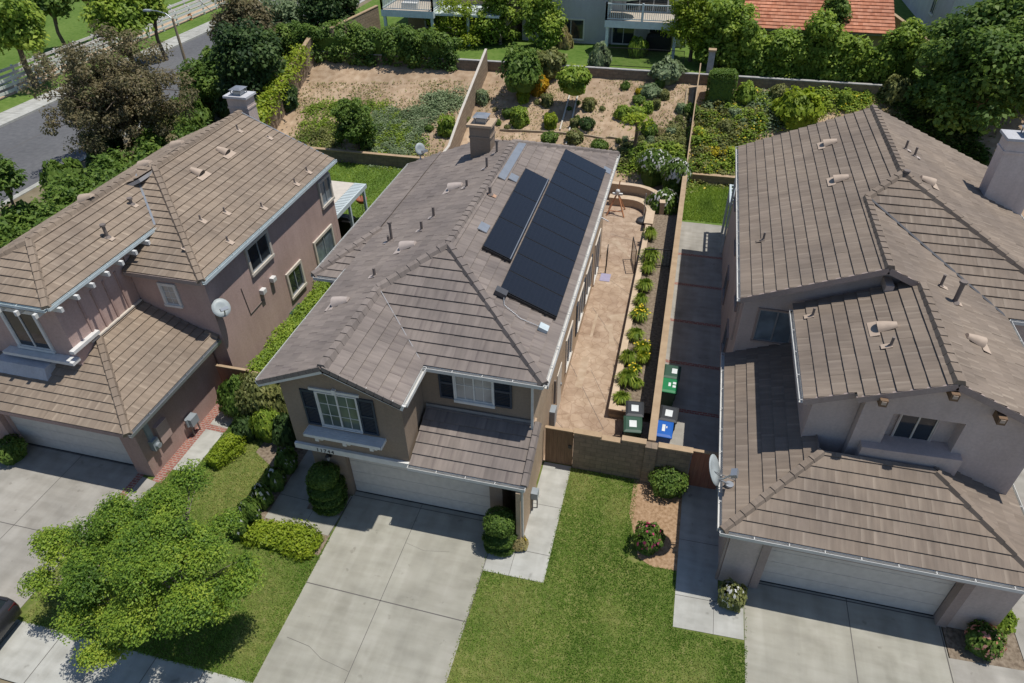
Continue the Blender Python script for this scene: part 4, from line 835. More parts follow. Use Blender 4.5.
cap_parts(rf, ((J1, (MX, BY, zm)), ((RX, FY, e1), J1), ((wX, wF, wz), (wRx, wF+(wX-wRx), wzr)), ((wRx, wF+(wX-wRx), wzr), (wRx, vt[1], wzr)), ((2*wRx-wX, wF, wz), (wRx, wF+(wX-wRx), wzr))), 'tile_tan', wd=.16)
mb = MB(); mb.bar((wX-.02, vy+.02, wz+.06), (vt[0], vt[1], vt[2]+.05), .08, .02); mb.build('valley_flashing', 'metal', rf); mb = MB(); mb.bar((RX-.2, BY-.03, e1+.08), (MX, BY-.03, zm+.05), .06, .04); mb.build('valley_flashing', 'metal', rf)
gutter(h1, (RX, FY, e1), (RX, BY, e1), (1, 0), 'steel_blue'); board(h1, (-9.7, FY-.02, e1-.08), (RX, FY-.02, e1-.08), .05, .16, 'st_mauve2')
gutter(h1, (wX, wF, wz), (wX, vy, wz), (1, 0), 'steel_blue', .1, .1); gutter(h1, (2*wRx-wX, wF, wz), (wX, wF, wz), (0, -1), 'steel_blue', .1, .1)
for k in range(7):
    y = wF+.3+k*.72; mb = MB(); mb.box((wX-.3, y-.05, wz-.3), (wX+.24, y+.05, wz-.14)); mb.build('rafter_tail', 'trim_white', h1)
for k in range(6):
    x = wX-.35-k*.72; mb = MB(); mb.box((x-.05, wF-.24, wz-.3), (x+.05, wF+.3, wz-.14)); mb.build('rafter_tail', 'trim_white', h1)
mb = MB()
mb.prism_y([(-15, 0), (-6.70, 0), (-6.70, e1+.05), (-15, e1+.05)], 3.62, 13.3); mb.prism_y([(-15, 0), (-6.70, 0), (-6.70, e1+.05), (MX, zm-.25), (-15, e1+.1)], 13.31, 13.6)
mb.prism([(-13.4, .25), (-9.78, .25), (-9.78, 3.6), (-13.4, 3.6)], 2.8, wz+.1)
mb.prism([(-13.4, 3.65), (-9.78, 3.65), (-9.78, 5.6), (-13.4, 5.6)], 5.2, wz+.1)
mb.build('wall', 'st_pink', h1)
mb = MB(); mb.box((-8.0, -1.1, 0), (-7.3, 3.5, 2.75)); mb.box((-13.2, -1.08, 2.15), (-8.01, -.7, 2.74)); mb.box((-14.8, -1.1, 0), (-13.2, 3.5, 2.75)); mb.box((-13.19, .1, 0), (-8.01, 3.5, 2.74)); mb.build('garage_wall', 'st_pink2', h1)
garage_door(h1, -13.1, -8.15, -.8)
mb = MB(); mb.box((-8.148, -.9, 0), (-8.02, -.65, 2.14)); mb.build('door_jamb', 'st_pink', h1); mb = MB(); mb.box((-13.19, -.9, 0), (-13.102, -.65, 2.14)); mb.build('door_jamb', 'st_pink', h1)
gl = 2.8
mb = MB()
roof_face(mb, exp=.31, poly=[(-6.83, -1.65, gl), (-6.83, 3.6, gl), (-9.77, 3.6, gl+s1*2.94), (-9.77, 1.29, gl+s1*2.94)])
roof_face(mb, exp=.31, poly=[(-15, -1.65, gl), (-6.83, -1.65, gl), (-9.77, 1.29, gl+s1*2.94), (-9.77, .24, gl+s1*1.89), (-15, .24, gl+s1*1.89)])
gr = mb.build('garage_roof', ['tile_tan', 'fascia'], h1)
cap_parts(gr, (((-6.83, -1.65, gl), (-9.75, 1.27, gl+s1*2.92)), ((-6.85, 3.58, gl+.02), (-7.3, 3.58, gl+.22))), 'tile_tan', wd=.16)
gutter(h1, (-6.83, -1.65, gl), (-6.83, 3.5, gl), (1, 0), 'metal'); board(h1, (-15, -1.63, gl-.1), (-6.83, -1.63, gl-.1), .05, .16, 'st_pink2')
board(h1, (-9.72, .9, gl+s1*2.94+.1), (-9.72, 3.55, gl+s1*2.94+.1), .1, .06, 'trim_cream', 'flashing')
window(h1, (-8.33, 3.62, 4.55), X_, NY, .55, .85, tw=.1, cols=1, grid=(2, 3), glass='glass_blind')
for (px, py, ww, hh, g) in ((258.5, 252.5, 1.45, 1.05, 'glass'), (325, 191, .95, 1.1, 'glass_blue'), (295.5, 279.5, 1.1, 1.1, 'glass'), (325, 249, 1.65, 1.5, 'glass_blue')):
    P = at_x(px, py, -6.7); window(h1, (-6.7, P[1], P[2]), Y_, X_, ww, hh, trim='trim_cream', tw=.12, proud=.08, glass=g, sash='grey_metal')
for px, py in ((271, 279), (261, 291)):
    P = at_x(px, py, -6.70); mb = MB(); mb.box((-6.70, P[1]-.13, P[2]-.1), (-6.5, P[1]+.13, P[2]+.12)); bevel(mb.build('dryer_hood', 'trim_white', h1), .02)
mb = MB(); mb.tube([(-6.68, 5.4, 3.9), (-6.68, 5.5, 2.6), (-6.68, 6.5, 2.62)], [.018]*3, 5); mb.build('cable_run', 'pipe', h1)
# wing front: bay window, ledge, mouldings
mb = MB(); mb.box((-12.6, -.1, 3.9), (-9.7, .24, 4.02)); mb.build('moulding', 'trim_white', h1); mb = MB(); mb.box((-9.78, .05, 4.3), (-9.6, 1.3, 4.42)); mb.build('moulding', 'trim_white', h1); mb = MB(); mb.box((-12.3, -.05, 5.9), (-10.1, .24, 6.05)); mb.build('moulding', 'trim_white', h1)
window(h1, (-11.4, .25, 4.95), X_, NY, 1.3, 1.6, tw=.1, glass='glass')
mb = MB(); mb.add([(-13.0, -.5, 3.3), (-10.7, -.5, 3.3), (-10.7, .24, 3.3), (-13.0, .24, 3.3), (-12.9, -.3, 3.75), (-10.8, -.3, 3.75), (-10.8, .24, 3.75), (-12.9, .24, 3.75)], [(0, 3, 2, 1), (4, 5, 6, 7), (0, 1, 5, 4), (1, 2, 6, 5), (2, 3, 7, 6), (3, 0, 4, 7)], 0, .5); mb.build('window_ledge', 'st_grey', h1)
for k in range(4): 
    mb = MB(); mb.box((-9.78, 1.15+k*.6, 4.1), (-9.735, 1.23+k*.6, 5.75)); mb.build('batten', 'st_pink2', h1)
# meters on the garage wall
mb = MB(); mb.box((-7.3, -.35, .95), (-7.15, .2, 1.75)); mb.box((-7.3, -.75, 1.0), (-7.12, -.45, 1.45), 1); mb.cyl((-7.11, -.6, 1.2), (-7.0, -.6, 1.2), .1, .1, 12, 1); mb.box((-7.3, -.7, 1.45), (-7.22, -.5, 2.7), 1)
mb.build('electric_meter', ['st_pink', 'grey_metal'], h1)
mb = MB(); mb.cyl((-7.1, 1.0, .03), (-7.1, 1.0, .6), .03, mi=1); mb.cyl((-7.1, 1.35, .03), (-7.1, 1.35, .5), .03, mi=1); mb.box((-7.22, .95, .55), (-6.95, 1.35, .9)); mb.cyl((-7.1, .9, .6), (-7.1, .9, .95), .05, mi=0); mb.build('gas_meter', ['grey_metal', 'pipe'], h1)
for px, py in ((196, 173), (222, 152)): roof_vent(h1, at_pl(px, py, [RX, 0, e1], [s1, 0, 1]), (1, 0), 1.0, 'vent')
for px, py in ((92, 201), (150, 167), (182, 147)):
    P = at(px, py, zm-.15); roof_vent(h1, (P[0]-.1, P[1], P[2]+.05), (-1, 0), 1.1, 'vent')
for px, py, hh in ((201, 221, .25), (184, 249, .0), (225, 213, .25), (228, 242, .25), (262, 208, .25), (295, 184, .25), (307, 172, .25), (238, 131, .3), (268, 138, .05)):
    pipe_vent(h1, at_pl(px, py, [RX, 0, e1], [s1, 0, 1]), max(.1, hh), .035, 'pipe', 'vent', (1, 0))
for px, py, hh in ((108, 238, .5), (132, 205, .25)): pipe_vent(h1, at_pl(px, py, [wX, 0, wz], [s1, 0, 1]), hh, .06, 'pipe', 'vent', (1, 0), .43, True)
P = at(236, 112, 7.4); chimney(h1, P[0]-.52, P[0]+.5, P[1]+.25, P[1]+.95, 0, 7.95, 'st_mauve', 'st_grey')
A = at(365, 184, 2.7); B = at(336, 213, 2.7)
mb = MB(); mb.box((-15, 13.7, 2.62), (A[0]-.62, A[1], 2.7), 1)
k = 0; y = 13.7
while y < A[1]: mb.box((A[0]-.61, y, 2.65), (A[0], y+.13, 2.7)); y += .17
mb.box((A[0], 13.7, 2.5), (A[0]+.08, A[1], 2.72)); mb.box((A[0]-.05, A[1]-.4, 0), (A[0]+.08, A[1]-.27, 2.5)); mb.box((A[0]-.05, 15.2, 0), (A[0]+.08, 15.33, 2.5)); mb.build('patio_cover', ['steel_blue', 'trim_cream'], h1)

# ------------------------------------------------------------------ garden walls, gates and fences
def wall_path(name, label, pts, th, mat, hs=None, cap='cap', capw=.03, caph=.06, cat='wall', follow=None, cm=None):
    """pts: list of (x,y,zbottom,ztop)"""
    t = thing(name, label, cat, (pts[0][0], pts[0][1], pts[0][2])); mb = MB(); cb = MB(); n = len(pts); L = []; Rr = []
    for i in range(n):
        p = np.array(pts[i][:2]); a = np.array(pts[max(0, i-1)][:2]); b = np.array(pts[min(n-1, i+1)][:2]); d = (b-a)/np.linalg.norm(b-a); nn = np.array([-d[1], d[0]])
        L.append((p+nn*th/2, nn)); Rr.append((p-nn*th/2, -nn))
    for i in range(n-1):
        for (B, z0, z1, o, dst) in ((mb, 0, 0, 0.0, None), (cb, 1, 1, capw, None)):
            q = []
            for j in (i, i+1):
                zb, zt = pts[j][2], pts[j][3]
                a0, a1 = (zb, zt) if B is mb else (zt+.002, zt+caph)
                l = L[j][0]+L[j][1]*o; r = Rr[j][0]+Rr[j][1]*o; q += [(l[0], l[1], a0), (r[0], r[1], a0), (r[0], r[1], a1), (l[0], l[1], a1)]
            fs = [(0, 3, 7, 4), (1, 5, 6, 2), (2, 6, 7, 3), (0, 4, 5, 1)]
            if i == 0: fs.append((0, 1, 2, 3))
            if i == n-2: fs.append((4, 7, 6, 5))
            B.add(q, fs, 0, .5)
    mb.build('masonry', mat, t)
    if cap: cb.build('coping', cap, t)
    return t
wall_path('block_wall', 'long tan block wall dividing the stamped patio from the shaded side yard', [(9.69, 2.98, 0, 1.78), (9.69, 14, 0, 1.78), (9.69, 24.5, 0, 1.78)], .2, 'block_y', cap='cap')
wall_path('slope_fence', 'thin weathered board fence climbing the slope above the tan block wall', [(9.72, 24.62, .2, 1.9), (9.72, 27.2, .3, 1.95), (9.72, 34.2, 3.3, 5.0)], .05, 'timber', cap='cap', capw=.01, caph=.05, cat='fence')
t = thing('block_wall', 'brown block wall facing the side lawn, between wooden gate and round bush', 'wall', (8.3, 2.85, 0))
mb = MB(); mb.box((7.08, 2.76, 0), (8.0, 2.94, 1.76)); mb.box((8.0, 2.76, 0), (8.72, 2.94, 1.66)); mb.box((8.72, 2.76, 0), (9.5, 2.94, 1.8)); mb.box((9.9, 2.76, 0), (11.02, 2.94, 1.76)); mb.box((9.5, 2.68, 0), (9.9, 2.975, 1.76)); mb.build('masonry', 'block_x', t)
mb = MB(); mb.box((7.06, 2.73, 1.762), (8.02, 2.97, 1.82)); mb.box((8.03, 2.73, 1.662), (8.7, 2.97, 1.72)); mb.box((8.7, 2.73, 1.802), (9.52, 2.97, 1.86)); mb.box((9.92, 2.73, 1.762), (11.06, 2.97, 1.82)); mb.build('coping', 'cap', t)
def gate(name, label, x0, x1, y, h, mat, n=7):
    t = thing(name, label, 'gate', ((x0+x1)/2, y, 0)); mb = MB()
    for k in range(n): a = x0+(x1-x0)*k/n; mb.box((a+.002, y-.02, .06), (a+(x1-x0)/n-.002, y+.02, h-random.uniform(0, .01)))
    mb.build('board_panel', mat, t); mb = MB(); mb.box((x0, y+.021, .3), (x1, y+.07, .42)); mb.box((x0, y+.021, h-.35), (x1, y+.07, h-.23)); mb.bar((x0+.05, y+.045, .42), (x1-.05, y+.045, h-.35), .06, .04); mb.build('gate_frame', mat, t)
    mb = MB(); mb.box((x1-.16, y-.05, .95), (x1-.05, y-.021, 1.1)); mb.build('latch', 'iron', t); mb = MB(); mb.box((x0-.02, y-.04, h), (x1+.02, y+.08, h+.04)); mb.build('top_cap', 'cap', t); return t
gate('wooden_gate', 'brown wooden side gate at the end of the pale walk', 6.08, 7.06, 2.83, 1.74, 'wood')
gate('wooden_gate', 'dark reddish wooden gate in shade beside the satellite dish', 11.06, 12.06, 2.9, 1.74, 'wood_red')
gate('wooden_gate', 'rusty red wooden gate behind bushes on the rose house side', -6.97, -5.6, 3.1, 1.78, 'wood_red', 9)
wall_path('block_wall', 'short tan wall half hidden by shrubs beside the entry wall', [(-5.55, 3.15, 0, 1.6), (-1.65, 3.15, 0, 1.6)], .18, 'block_x')
wall_path('retaining_wall', 'low tan retaining wall behind the rose house lawn', [(-18.0, 25.35, 0, .75), (-5.0, 25.35, 0, .75)], .22, 'block_x')
wall_path('retaining_wall', 'low brown retaining wall at the back of the lawn strip by the brown roof house', [(9.85, 27.15, 0, .55), (24, 27.15, 0, .55)], .25, 'block_x')
wall_path('slope_fence', 'pale block fence climbing the slope left of the olive chimney', [(-4.85, 15, 0, 1.7), (-4.85, 25.3, 0, 1.75), (-4.85, 28, 1.2, 2.9), (-4.85, 34.3, 3.4, 5.1)], .16, 'block_y', cap='trim_cream', capw=.0, caph=.05, cat='fence')
t = wall_path('block_wall', 'stepped slope wall with vines at the edge of the hillside', [(-18.2, 20, 0, 1.8), (-18.2, 25.2, .2, 2.3), (-18.2, 34.3, 3.4, 5.3)], .25, 'block_y')
wall_path('retaining_wall', 'grey retaining wall along the top of the bare slope', [(-18.0, 34.55, 3.3, 4.22), (45, 34.55, 3.3, 4.22)], .22, 'block_x', cap='stone')
# patio walls
pl = [(8.1, 5.65), (8.1, 10), (8.1, 15), (8.12, 20.2)]
t = thing('planter_wall', 'long pale capped planter wall along the stamped patio', 'planter', (8.1, 5.6, 0))
mb = MB(); mb.box((8.0, 5.6, 0), (8.2, 20.3, .42)); mb.box((8.2, 5.6, 0), (9.0, 5.8, .42)); mb.build('masonry', 'block_y', t)
mb = MB(); mb.box((7.97, 5.57, .422), (8.24, 20.3, .48)); mb.box((8.24, 5.57, .422), (9.02, 5.84, .48)); mb.build('coping', 'capstone', t)
sheet('planter_soil', R(8.2, 5.8, 9.58, 24.4), .34, 'soil')
arc = lambda r, n, c: [(c[0]+r*math.cos(a), c[1]+r*math.sin(a)) for a in np.linspace(0, math.pi/2, n)]
c0 = (6.75, 21.9)
t = wall_path('seat_wall', 'low curved seat wall with pale cap at the end of the patio', [(x, y, 0, .46) for x, y in [(8.1, 20.4)] + arc(1.35, 7, c0) + [(5.6, 23.25)]], .42, 'st_tan', cap='capstone', caph=.05)
t = wall_path('garden_wall', 'higher curved tan wall behind the low seat wall', [(x, y, 0, 1.0) for x, y in arc(1.95, 7, (6.75, 21.9)) + [(5.4, 23.9)]], .25, 'st_tan', cap='capstone', caph=.05)
# iron gates and panels
def iron_panel(name, label, p, q, z0, h, n, cat='gate', loc=None):
    t = thing(name, label, cat, (p[0], p[1], z0)); mb = MB(); p, q = np.array(p), np.array(q)
    for z in (z0+.08, z0+h): mb.bar((*p, z), (*q, z), .035, .035)
    for e in (p, q): mb.bar((*e, z0), (*e, z0+h), .04, .04)
    mb.build('rail', 'iron', t); mb = MB()
    for k in range(1, n): c = p+(q-p)*k/n; mb.bar((*c, z0+.08), (*c, z0+h), .015, .015)
    mb.build('bars', 'iron', t); return t
iron_panel('iron_gate', 'narrow black iron panel against the tan side wall beside the doormat', (6.45, 15.7), (6.42, 16.3), .02, 1.3, 2)
iron_panel('iron_gate', 'open black iron gate leaning against the planter', (7.85, 16.0), (7.55, 17.3), .02, 1.3, 7)
iron_panel('iron_gate', 'black iron strut panel standing across the planter soil', (8.25, 16.2), (9.5, 16.4), .35, 1.0, 8)
iron_panel('iron_fence', 'black wrought iron fence on the grey retaining wall below the deck', (at_y(600, 64, 34.9)[0], 35.0), (at_y(660, 64, 34.9)[0]+1.5, 35.0), 4.25, 1.25, 70, 'fence')
t = thing('door_mat', 'lavender door mat on the stamped patio', 'mat', (6.5, 15.3, .02)); mb = MB(); mb.box((6.25, 14.95, .016), (6.75, 15.65, .035)); bevel(mb.build('mat_pad', 'mat_lav', t), .01)
P = at(642, 222, 0)
t = thing('umbrella_stand', 'round black umbrella base with bare pole beside the seat wall', 'stand', (P[0]+.05, P[1], 0)); mb = MB(); mb.lathe((P[0]+.05, P[1], .015), [(.001, 0), (.36, 0), (.38, .12), (.30, .2), (.06, .26), (.05, .34), (.001, .34)], 20); mb.build('stand_base', 'metal_dark', t); mb = MB(); mb.cyl((P[0]+.05, P[1], .34), (P[0]+.05, P[1], 1.75), .028); mb.build('pole', 'metal', t)
c = at(616, 213, 0); cx, cy = c[0], c[1]; t = thing('trestle_stand', 'orange wooden trestle stand with round white finial on the far patio', 'stand', (cx, cy, .015)); top = (cx, cy, 1.3); mb = MB()
for q in ((cx-.5, cy-.45), (cx+.5, cy-.45), (cx-.45, cy+.5), (cx+.45, cy+.5)): mb.bar((*q, .02), top, .06, .06)
mb.bar((cx-.4, cy-.36, .3), (cx+.4, cy-.36, .3), .04, .04); mb.bar((cx, cy, 1.28), (cx+.06, cy+.1, 1.95), .06, .06); mb.build('leg_frame', 'wood_orange', t)
mb = MB(); mb.lathe((cx, cy-.05, 1.26), [(.001, 0), (.09, .03), (.13, .12), (.09, .22), (.001, .25)], 12); mb.box((cx-.28, cy-.09, 1.16), (cx+.28, cy+.03, 1.26)); mb.build('finial', 'trim_white', t)
# white rail fences beside the road
def rail_fence(label, x, y0, y1, z0=.1, h=1.35):
    t = thing('rail_fence', label, 'fence', (x, y0, z0)); mb = MB(); n = int((y1-y0)/2.4)
    for k in range(n+1): y = y0+(y1-y0)*k/n; mb = MB(); mb.box((x-.07, y-.07, z0), (x+.07, y+.07, z0+h+.08)); mb.build('post', 'trim_white', t)
    for z in (.38, .82, 1.26): mb = MB(); mb.box((x+.071, y0, z0+z-.11), (x+.12, y1, z0+z+.11)); mb.build('rail', 'trim_white', t)
rail_fence('white three-rail fence nearest the road, beside the pavement verge', -44.9, 8, 95)
rail_fence('white three-rail fence along the park side of the sandy trail', -47.2, 8, 95)
P = at(191, 20, .1); t = thing('fire_hydrant', 'small orange fire hydrant on the grass verge', 'hydrant', (P[0], P[1], .1)); mb = MB(); mb.lathe((P[0], P[1], .1), [(.001, 0), (.2, 0), (.2, .05), (.13, .08), (.13, .55), (.17, .57), (.17, .62), (.12, .7), (.05, .78), (.001, .8)], 14); mb.build('barrel', 'hyd', t); mb = MB(); mb.cyl((P[0]-.25, P[1], .55), (P[0]+.25, P[1], .55), .07); mb.cyl((P[0], P[1]-.24, .5), (P[0], P[1], .5), .09); mb.build('outlet', 'hyd', t)
# street lamp
b = at(197, 100, 0); d = ray(173, 18); A = np.array([[d[0], 0], [d[1], 0], [d[2], -1]]); bb = np.array([b[0]-CAM[0], b[1]-CAM[1], -CAM[2]]); sol = np.linalg.lstsq(A, bb, rcond=None)[0]; hz = sol[1]
t = thing('street_lamp', 'tall grey-brown street lamp with a curved arm over the road', 'street lamp', (b[0], b[1], 0)); mb = MB(); mb.cyl((b[0], b[1], 0), (b[0], b[1], hz), .14, .09, 12); mb.cyl((b[0], b[1], 0), (b[0], b[1], .5), .24, .2, 12); mb.build('pole', 'timber', t)
mb = MB(); mb.tube([(b[0], b[1], hz-.1), (b[0]-.5, b[1], hz+.3), (b[0]-1.2, b[1], hz+.45), (b[0]-1.8, b[1], hz+.46)], [.05, .045, .04, .035]); mb.build('arm', 'metal', t); mb = MB(); mb.obox((b[0]-2.0, b[1], hz+.45), (.3, 0, 0), (0, .16, 0), (0, 0, .07)); bevel(mb.build('lamp_head', 'grey_metal', t), .04)

# ------------------------------------------------------------------ wheelie bins
def bin_(label, px, py, lid, body, rz, sticker):
    P = at(px, py, 1.05); t = thing('wheelie_bin', label, 'bin', (P[0], P[1], .015), None, rz, True)
    mb = MB(); n = 4; bt = [(-.25, -.27), (.25, -.27), (.25, .25), (-.25, .25)]; tp = [(-.31, -.36), (.31, -.36), (.31, .36), (-.31, .36)]
    mb.add([(x, y, .06) for x, y in bt] + [(x, y, .94) for x, y in tp], [(3, 2, 1, 0), (0, 1, 5, 4), (1, 2, 6, 5), (2, 3, 7, 6), (3, 0, 4, 7), (4, 5, 6, 7)], 0, .5)
    mb.box((-.33, -.38, .88), (.33, .39, .95)); bevel(mb.build('body', body, t), .03)
    mb = MB(); mb.add([(-.34, -.41, .955), (.34, -.41, .955), (.34, .39, .955), (-.34, .39, .955), (-.34, -.41, .99), (.34, -.41, .99), (.34, .39, 1.02), (-.34, .39, 1.02), (-.25, -.3, 1.03), (.25, -.3, 1.03), (.25, .3, 1.06), (-.25, .3, 1.06)], [(3, 2, 1, 0), (0, 1, 5, 4), (1, 2, 6, 5), (2, 3, 7, 6), (3, 0, 4, 7), (4, 5, 9, 8), (5, 6, 10, 9), (6, 7, 11, 10), (7, 4, 8, 11), (8, 9, 10, 11)], 0, .5); L = bevel(mb.build('lid', lid, t), .025)
    mb = MB()
    for (x0, y0, x1, y1) in sticker: mb.add([(x0, y0, 1.045+.05*(y0+.1)+.004), (x1, y0, 1.045+.05*(y0+.1)+.004), (x1, y1, 1.045+.05*(y1+.1)+.004), (x0, y1, 1.045+.05*(y1+.1)+.004)], [(0, 1, 2, 3)], 0, .5)
    mb.build('sticker', 'sticker', L)
    for sx in (-1, 1): mb = MB(); mb.cyl((sx*.24, .3, .12), (sx*.31, .3, .12), .12, .12, 14); mb.build('wheel', 'black', t)
    mb = MB(); mb.cyl((-.3, .45, .93), (.3, .45, .93), .022); mb.bar((-.28, .36, .92), (-.28, .45, .93), .04, .04); mb.bar((.28, .36, .92), (.28, .45, .93), .04, .04); mb.build('handle', 'black', t)
st = [(-.13, -.18, .13, .14)]
bin_('charcoal lidded bin tucked against the end of the pale planter wall', 635, 408, 'bin_black', 'bin_black', .1, st)
bin_('dark green bin by the brown block wall on the patio side', 633, 423.5, 'bin_green', 'bin_green', .12, st)
bin_('charcoal lidded bin standing behind the blue bin', 669, 413, 'bin_black', 'bin_black', -.05, st)
bin_('bright blue lidded bin at the corner of the shaded side yard', 663.5, 428, 'bin_blue', 'bin_blue', -.02, [(-.05, -.16, .06, .16), (.09, .0, .13, .1)])
bin_('dark green lidded bin behind the bright green lidded bin', 672, 371, 'bin_green', 'bin_green', -.03, [(.0, -.14, .2, .14)])
bin_('bright emerald green lidded bin in the shaded side yard', 669, 384.5, 'bin_bright', 'bin_green', -.03, [(-.02, -.1, .07, .1), (.14, -.14, .26, -.02), (.14, .04, .26, .16)])
# ------------------------------------------------------------------ satellite dishes
def dish(label, c, face, r, mount):
    c = np.array(c, float); f = np.array(face, float); f /= np.linalg.norm(f); mount = np.array(mount, float)
    t = thing('satellite_dish', label, 'satellite dish', tuple(mount)); x = np.cross(f, [0, 0, 1.0]); x /= np.linalg.norm(x); u = np.cross(x, f); mb = MB(); n = 20; vs = []
    for (q, dp) in ((0.0, 0), (.5, .045), (1.0, .17)):
        for i in range(n): a = 2*math.pi*i/n; vs.append(c + (x*math.cos(a)*r*.92 + u*math.sin(a)*r)*q + f*dp*r)
    k = len(vs); vs2 = [v - f*.02 for v in vs]
    fs = [(j*n+i, j*n+(i+1) % n, (j+1)*n+(i+1) % n, (j+1)*n+i) for j in range(2) for i in range(n)]
    mb.add(vs + vs2, fs + [tuple(k+i for i in f_[::-1]) for f_ in fs] + [(2*n+i, 2*n+(i+1) % n, k+2*n+(i+1) % n, k+2*n+i) for i in range(n)], 0, .5, smooth=True); mb.build('reflector', 'dish', t)
    e = c + f*r*1.25 - u*r*.35; mb = MB(); mb.tube([c - u*r*.85, c + f*r*.5 - u*r*.75, e], [.025]*3); mb.obox(e, f*.09, x*.14, u*.06); mb.build('feed_arm', 'metal', t)
    mb = MB(); mb.tube([mount, mount*.4 + (c-f*.08)*.6 + np.array([0, 0, -.1]), c - f*.03], [.03]*3); mb.cyl(mount-np.array([0, 0, .03]), mount+np.array([0, 0, .03]), .12, .12); mb.bar(mount+np.array([.2, .2, 0]), c - f*.05, .02, .02); mb.build('mast', 'metal', t)
e = at(712.5, 470, 3.55); dish('grey satellite dish at the edge of the lower brown roof above the shaded walk', e, (.85, -.12, .42), .47, (12.02, e[1]+.1, 2.95))
m1 = at_pl(214, 332, [-6.83, 0, 2.8], [.43, 0, 1]); m1[2] += .05; dish('pale grey satellite dish on the lower tan roof against the rose wall', at_y(221, 308, m1[1]+.05), (.62, -.45, .62), .36, m1)
m2 = at_pl(421, 160, [-1.85, 0, 5.6], [-.433, 0, 1]); dish('small grey satellite dish on the far back edge of the mauve roof', m2 + np.array([-.05, .1, .5]), (.75, -.5, .3), .3, m2)

# ------------------------------------------------------------------ car at the left edge
P = at(20, 621, .6); L_, W_ = 4.4, 1.78
t = thing('parked_car', 'dark grey car parked across the drive at the left edge', 'car', (P[0]-L_/2-.25, P[1]-.6, .02), None, math.radians(4), True)
secs = [(-2.2, .38, .62, .62), (-2.12, .25, .8, .8), (-1.3, .22, .95, .95), (-.75, .22, 1.0, 1.0), (0, .22, 1.0, 1.0), (1.2, .22, 1.0, 1.0), (1.9, .24, 1.0, 1.0), (2.12, .3, .97, .97), (2.2, .42, .8, .8)]
mb = MB(); vs = []
for (x, zb, zt, _) in secs:
    hw = W_/2*(.86 if abs(x) > 2.15 else (.95 if abs(x) > 2.0 else 1))
    vs += [(x, -hw*.94, zb), (x, -hw, (zb+zt)/2), (x, -hw*.97, zt-.06), (x, -hw*.88, zt), (x, hw*.88, zt), (x, hw*.97, zt-.06), (x, hw, (zb+zt)/2), (x, hw*.94, zb)]
n = 8; mb.add(vs, [(k*n+i, k*n+(i+1) % n, (k+1)*n+(i+1) % n, (k+1)*n+i) for k in range(len(secs)-1) for i in range(n)] + [tuple(range(n))[::-1], tuple((len(secs)-1)*n+i for i in range(n))], 0, .5, smooth=True)
body = mb.build('body', 'car', t)
mb = MB(); b4 = [(-1.0, .78), (1.95, .80)]; lo = [(-1.15, -.78, .98), (2.02, -.76, .98), (2.02, .76, .98), (-1.15, .78, .98)]; hi = [(-.25, -.6, 1.5), (1.5, -.6, 1.48), (1.5, .6, 1.48), (-.25, .6, 1.5)]
mb.add(lo+hi, [(0, 1, 5, 4), (1, 2, 6, 5), (2, 3, 7, 6), (3, 0, 4, 7)], 0, .5); mb.build('window', 'glass', t)
mb = MB(); mb.obox((.62, 0, 1.51), (.92, 0, 0), (0, .62, 0), (0, 0, .03)); 
for (a, b) in ((lo[0], hi[0]), (lo[1], hi[1]), (lo[2], hi[2]), (lo[3], hi[3])): mb.bar(a, b, .07, .07)
for sy in (-1, 1): mb.bar((.5, sy*.785, .98), (.55, sy*.61, 1.5), .06, .06)
bevel(mb.build('roof', 'car', t), .02)
for sx in (-1.35, 1.38):
    for sy in (-1, 1):
        mb = MB(); mb.cyl((sx, sy*.68, .31), (sx, sy*.9, .31), .31, .31, 22); wv = mb.build('wheel', 'black', t); mb = MB(); mb.cyl((sx, sy*.885, .31), (sx, sy*.91, .31), .2, .18, 14); mb.build('rim', 'chrome', wv)
for sy in (-1, 1):
    mb = MB(); mb.obox((2.13, sy*.66, .78), (.05, 0, 0), (0, .14, 0), (0, 0, .1)); bevel(mb.build('tail_light', 'lamp_red', t), .02)
    mb = MB(); mb.obox((-.85, sy*.98, 1.05), (.06, 0, 0), (0, .1, 0), (0, 0, .07)); bevel(mb.build('wing_mirror', 'car', t), .03)
    mb = MB(); mb.obox((-2.12, sy*.6, .62), (.05, 0, 0), (0, .18, 0), (0, 0, .07)); bevel(mb.build('headlight', 'chrome', t), .02)
# garden things behind the rose house
P = at(361, 199, 1.3); t = thing('hanging_feeder', 'rusty round bowl on a pole at the edge of the rear lawn', 'feeder', (P[0], P[1], 0)); mb = MB(); mb.cyl((P[0], P[1], 0), (P[0], P[1], 1.6), .02); mb.bar((P[0], P[1], 1.6), (P[0]+.25, P[1], 1.6), .02, .02); mb.build('pole', 'metal', t); mb = MB(); mb.lathe((P[0]+.02, P[1], 1.05), [(.001, 0), (.18, .02), (.3, .16), (.32, .3), (.26, .3), (.15, .1), (.001, .08)], 16); mb.build('bowl', 'rust', t)
P = at(343, 225, .5); t = thing('covered_grill', 'black covered grill at the corner of the rose house', 'grill', (P[0], P[1], 0)); mb = MB(); mb.add([(P[0]+x*s, P[1]+y*s2, z) for (z, s, s2) in ((.02, .75, .4), (.9, .7, .36), (1.1, .45, .25)) for x, y in ((-1, -1), (1, -1), (1, 1), (-1, 1))], [(3, 2, 1, 0)] + [(k*4+i, k*4+(i+1) % 4, (k+1)*4+(i+1) % 4, (k+1)*4+i) for k in range(2) for i in range(4)] + [(8, 9, 10, 11)], 0, .5); bevel(mb.build('cover', 'black', t), .08, 3)
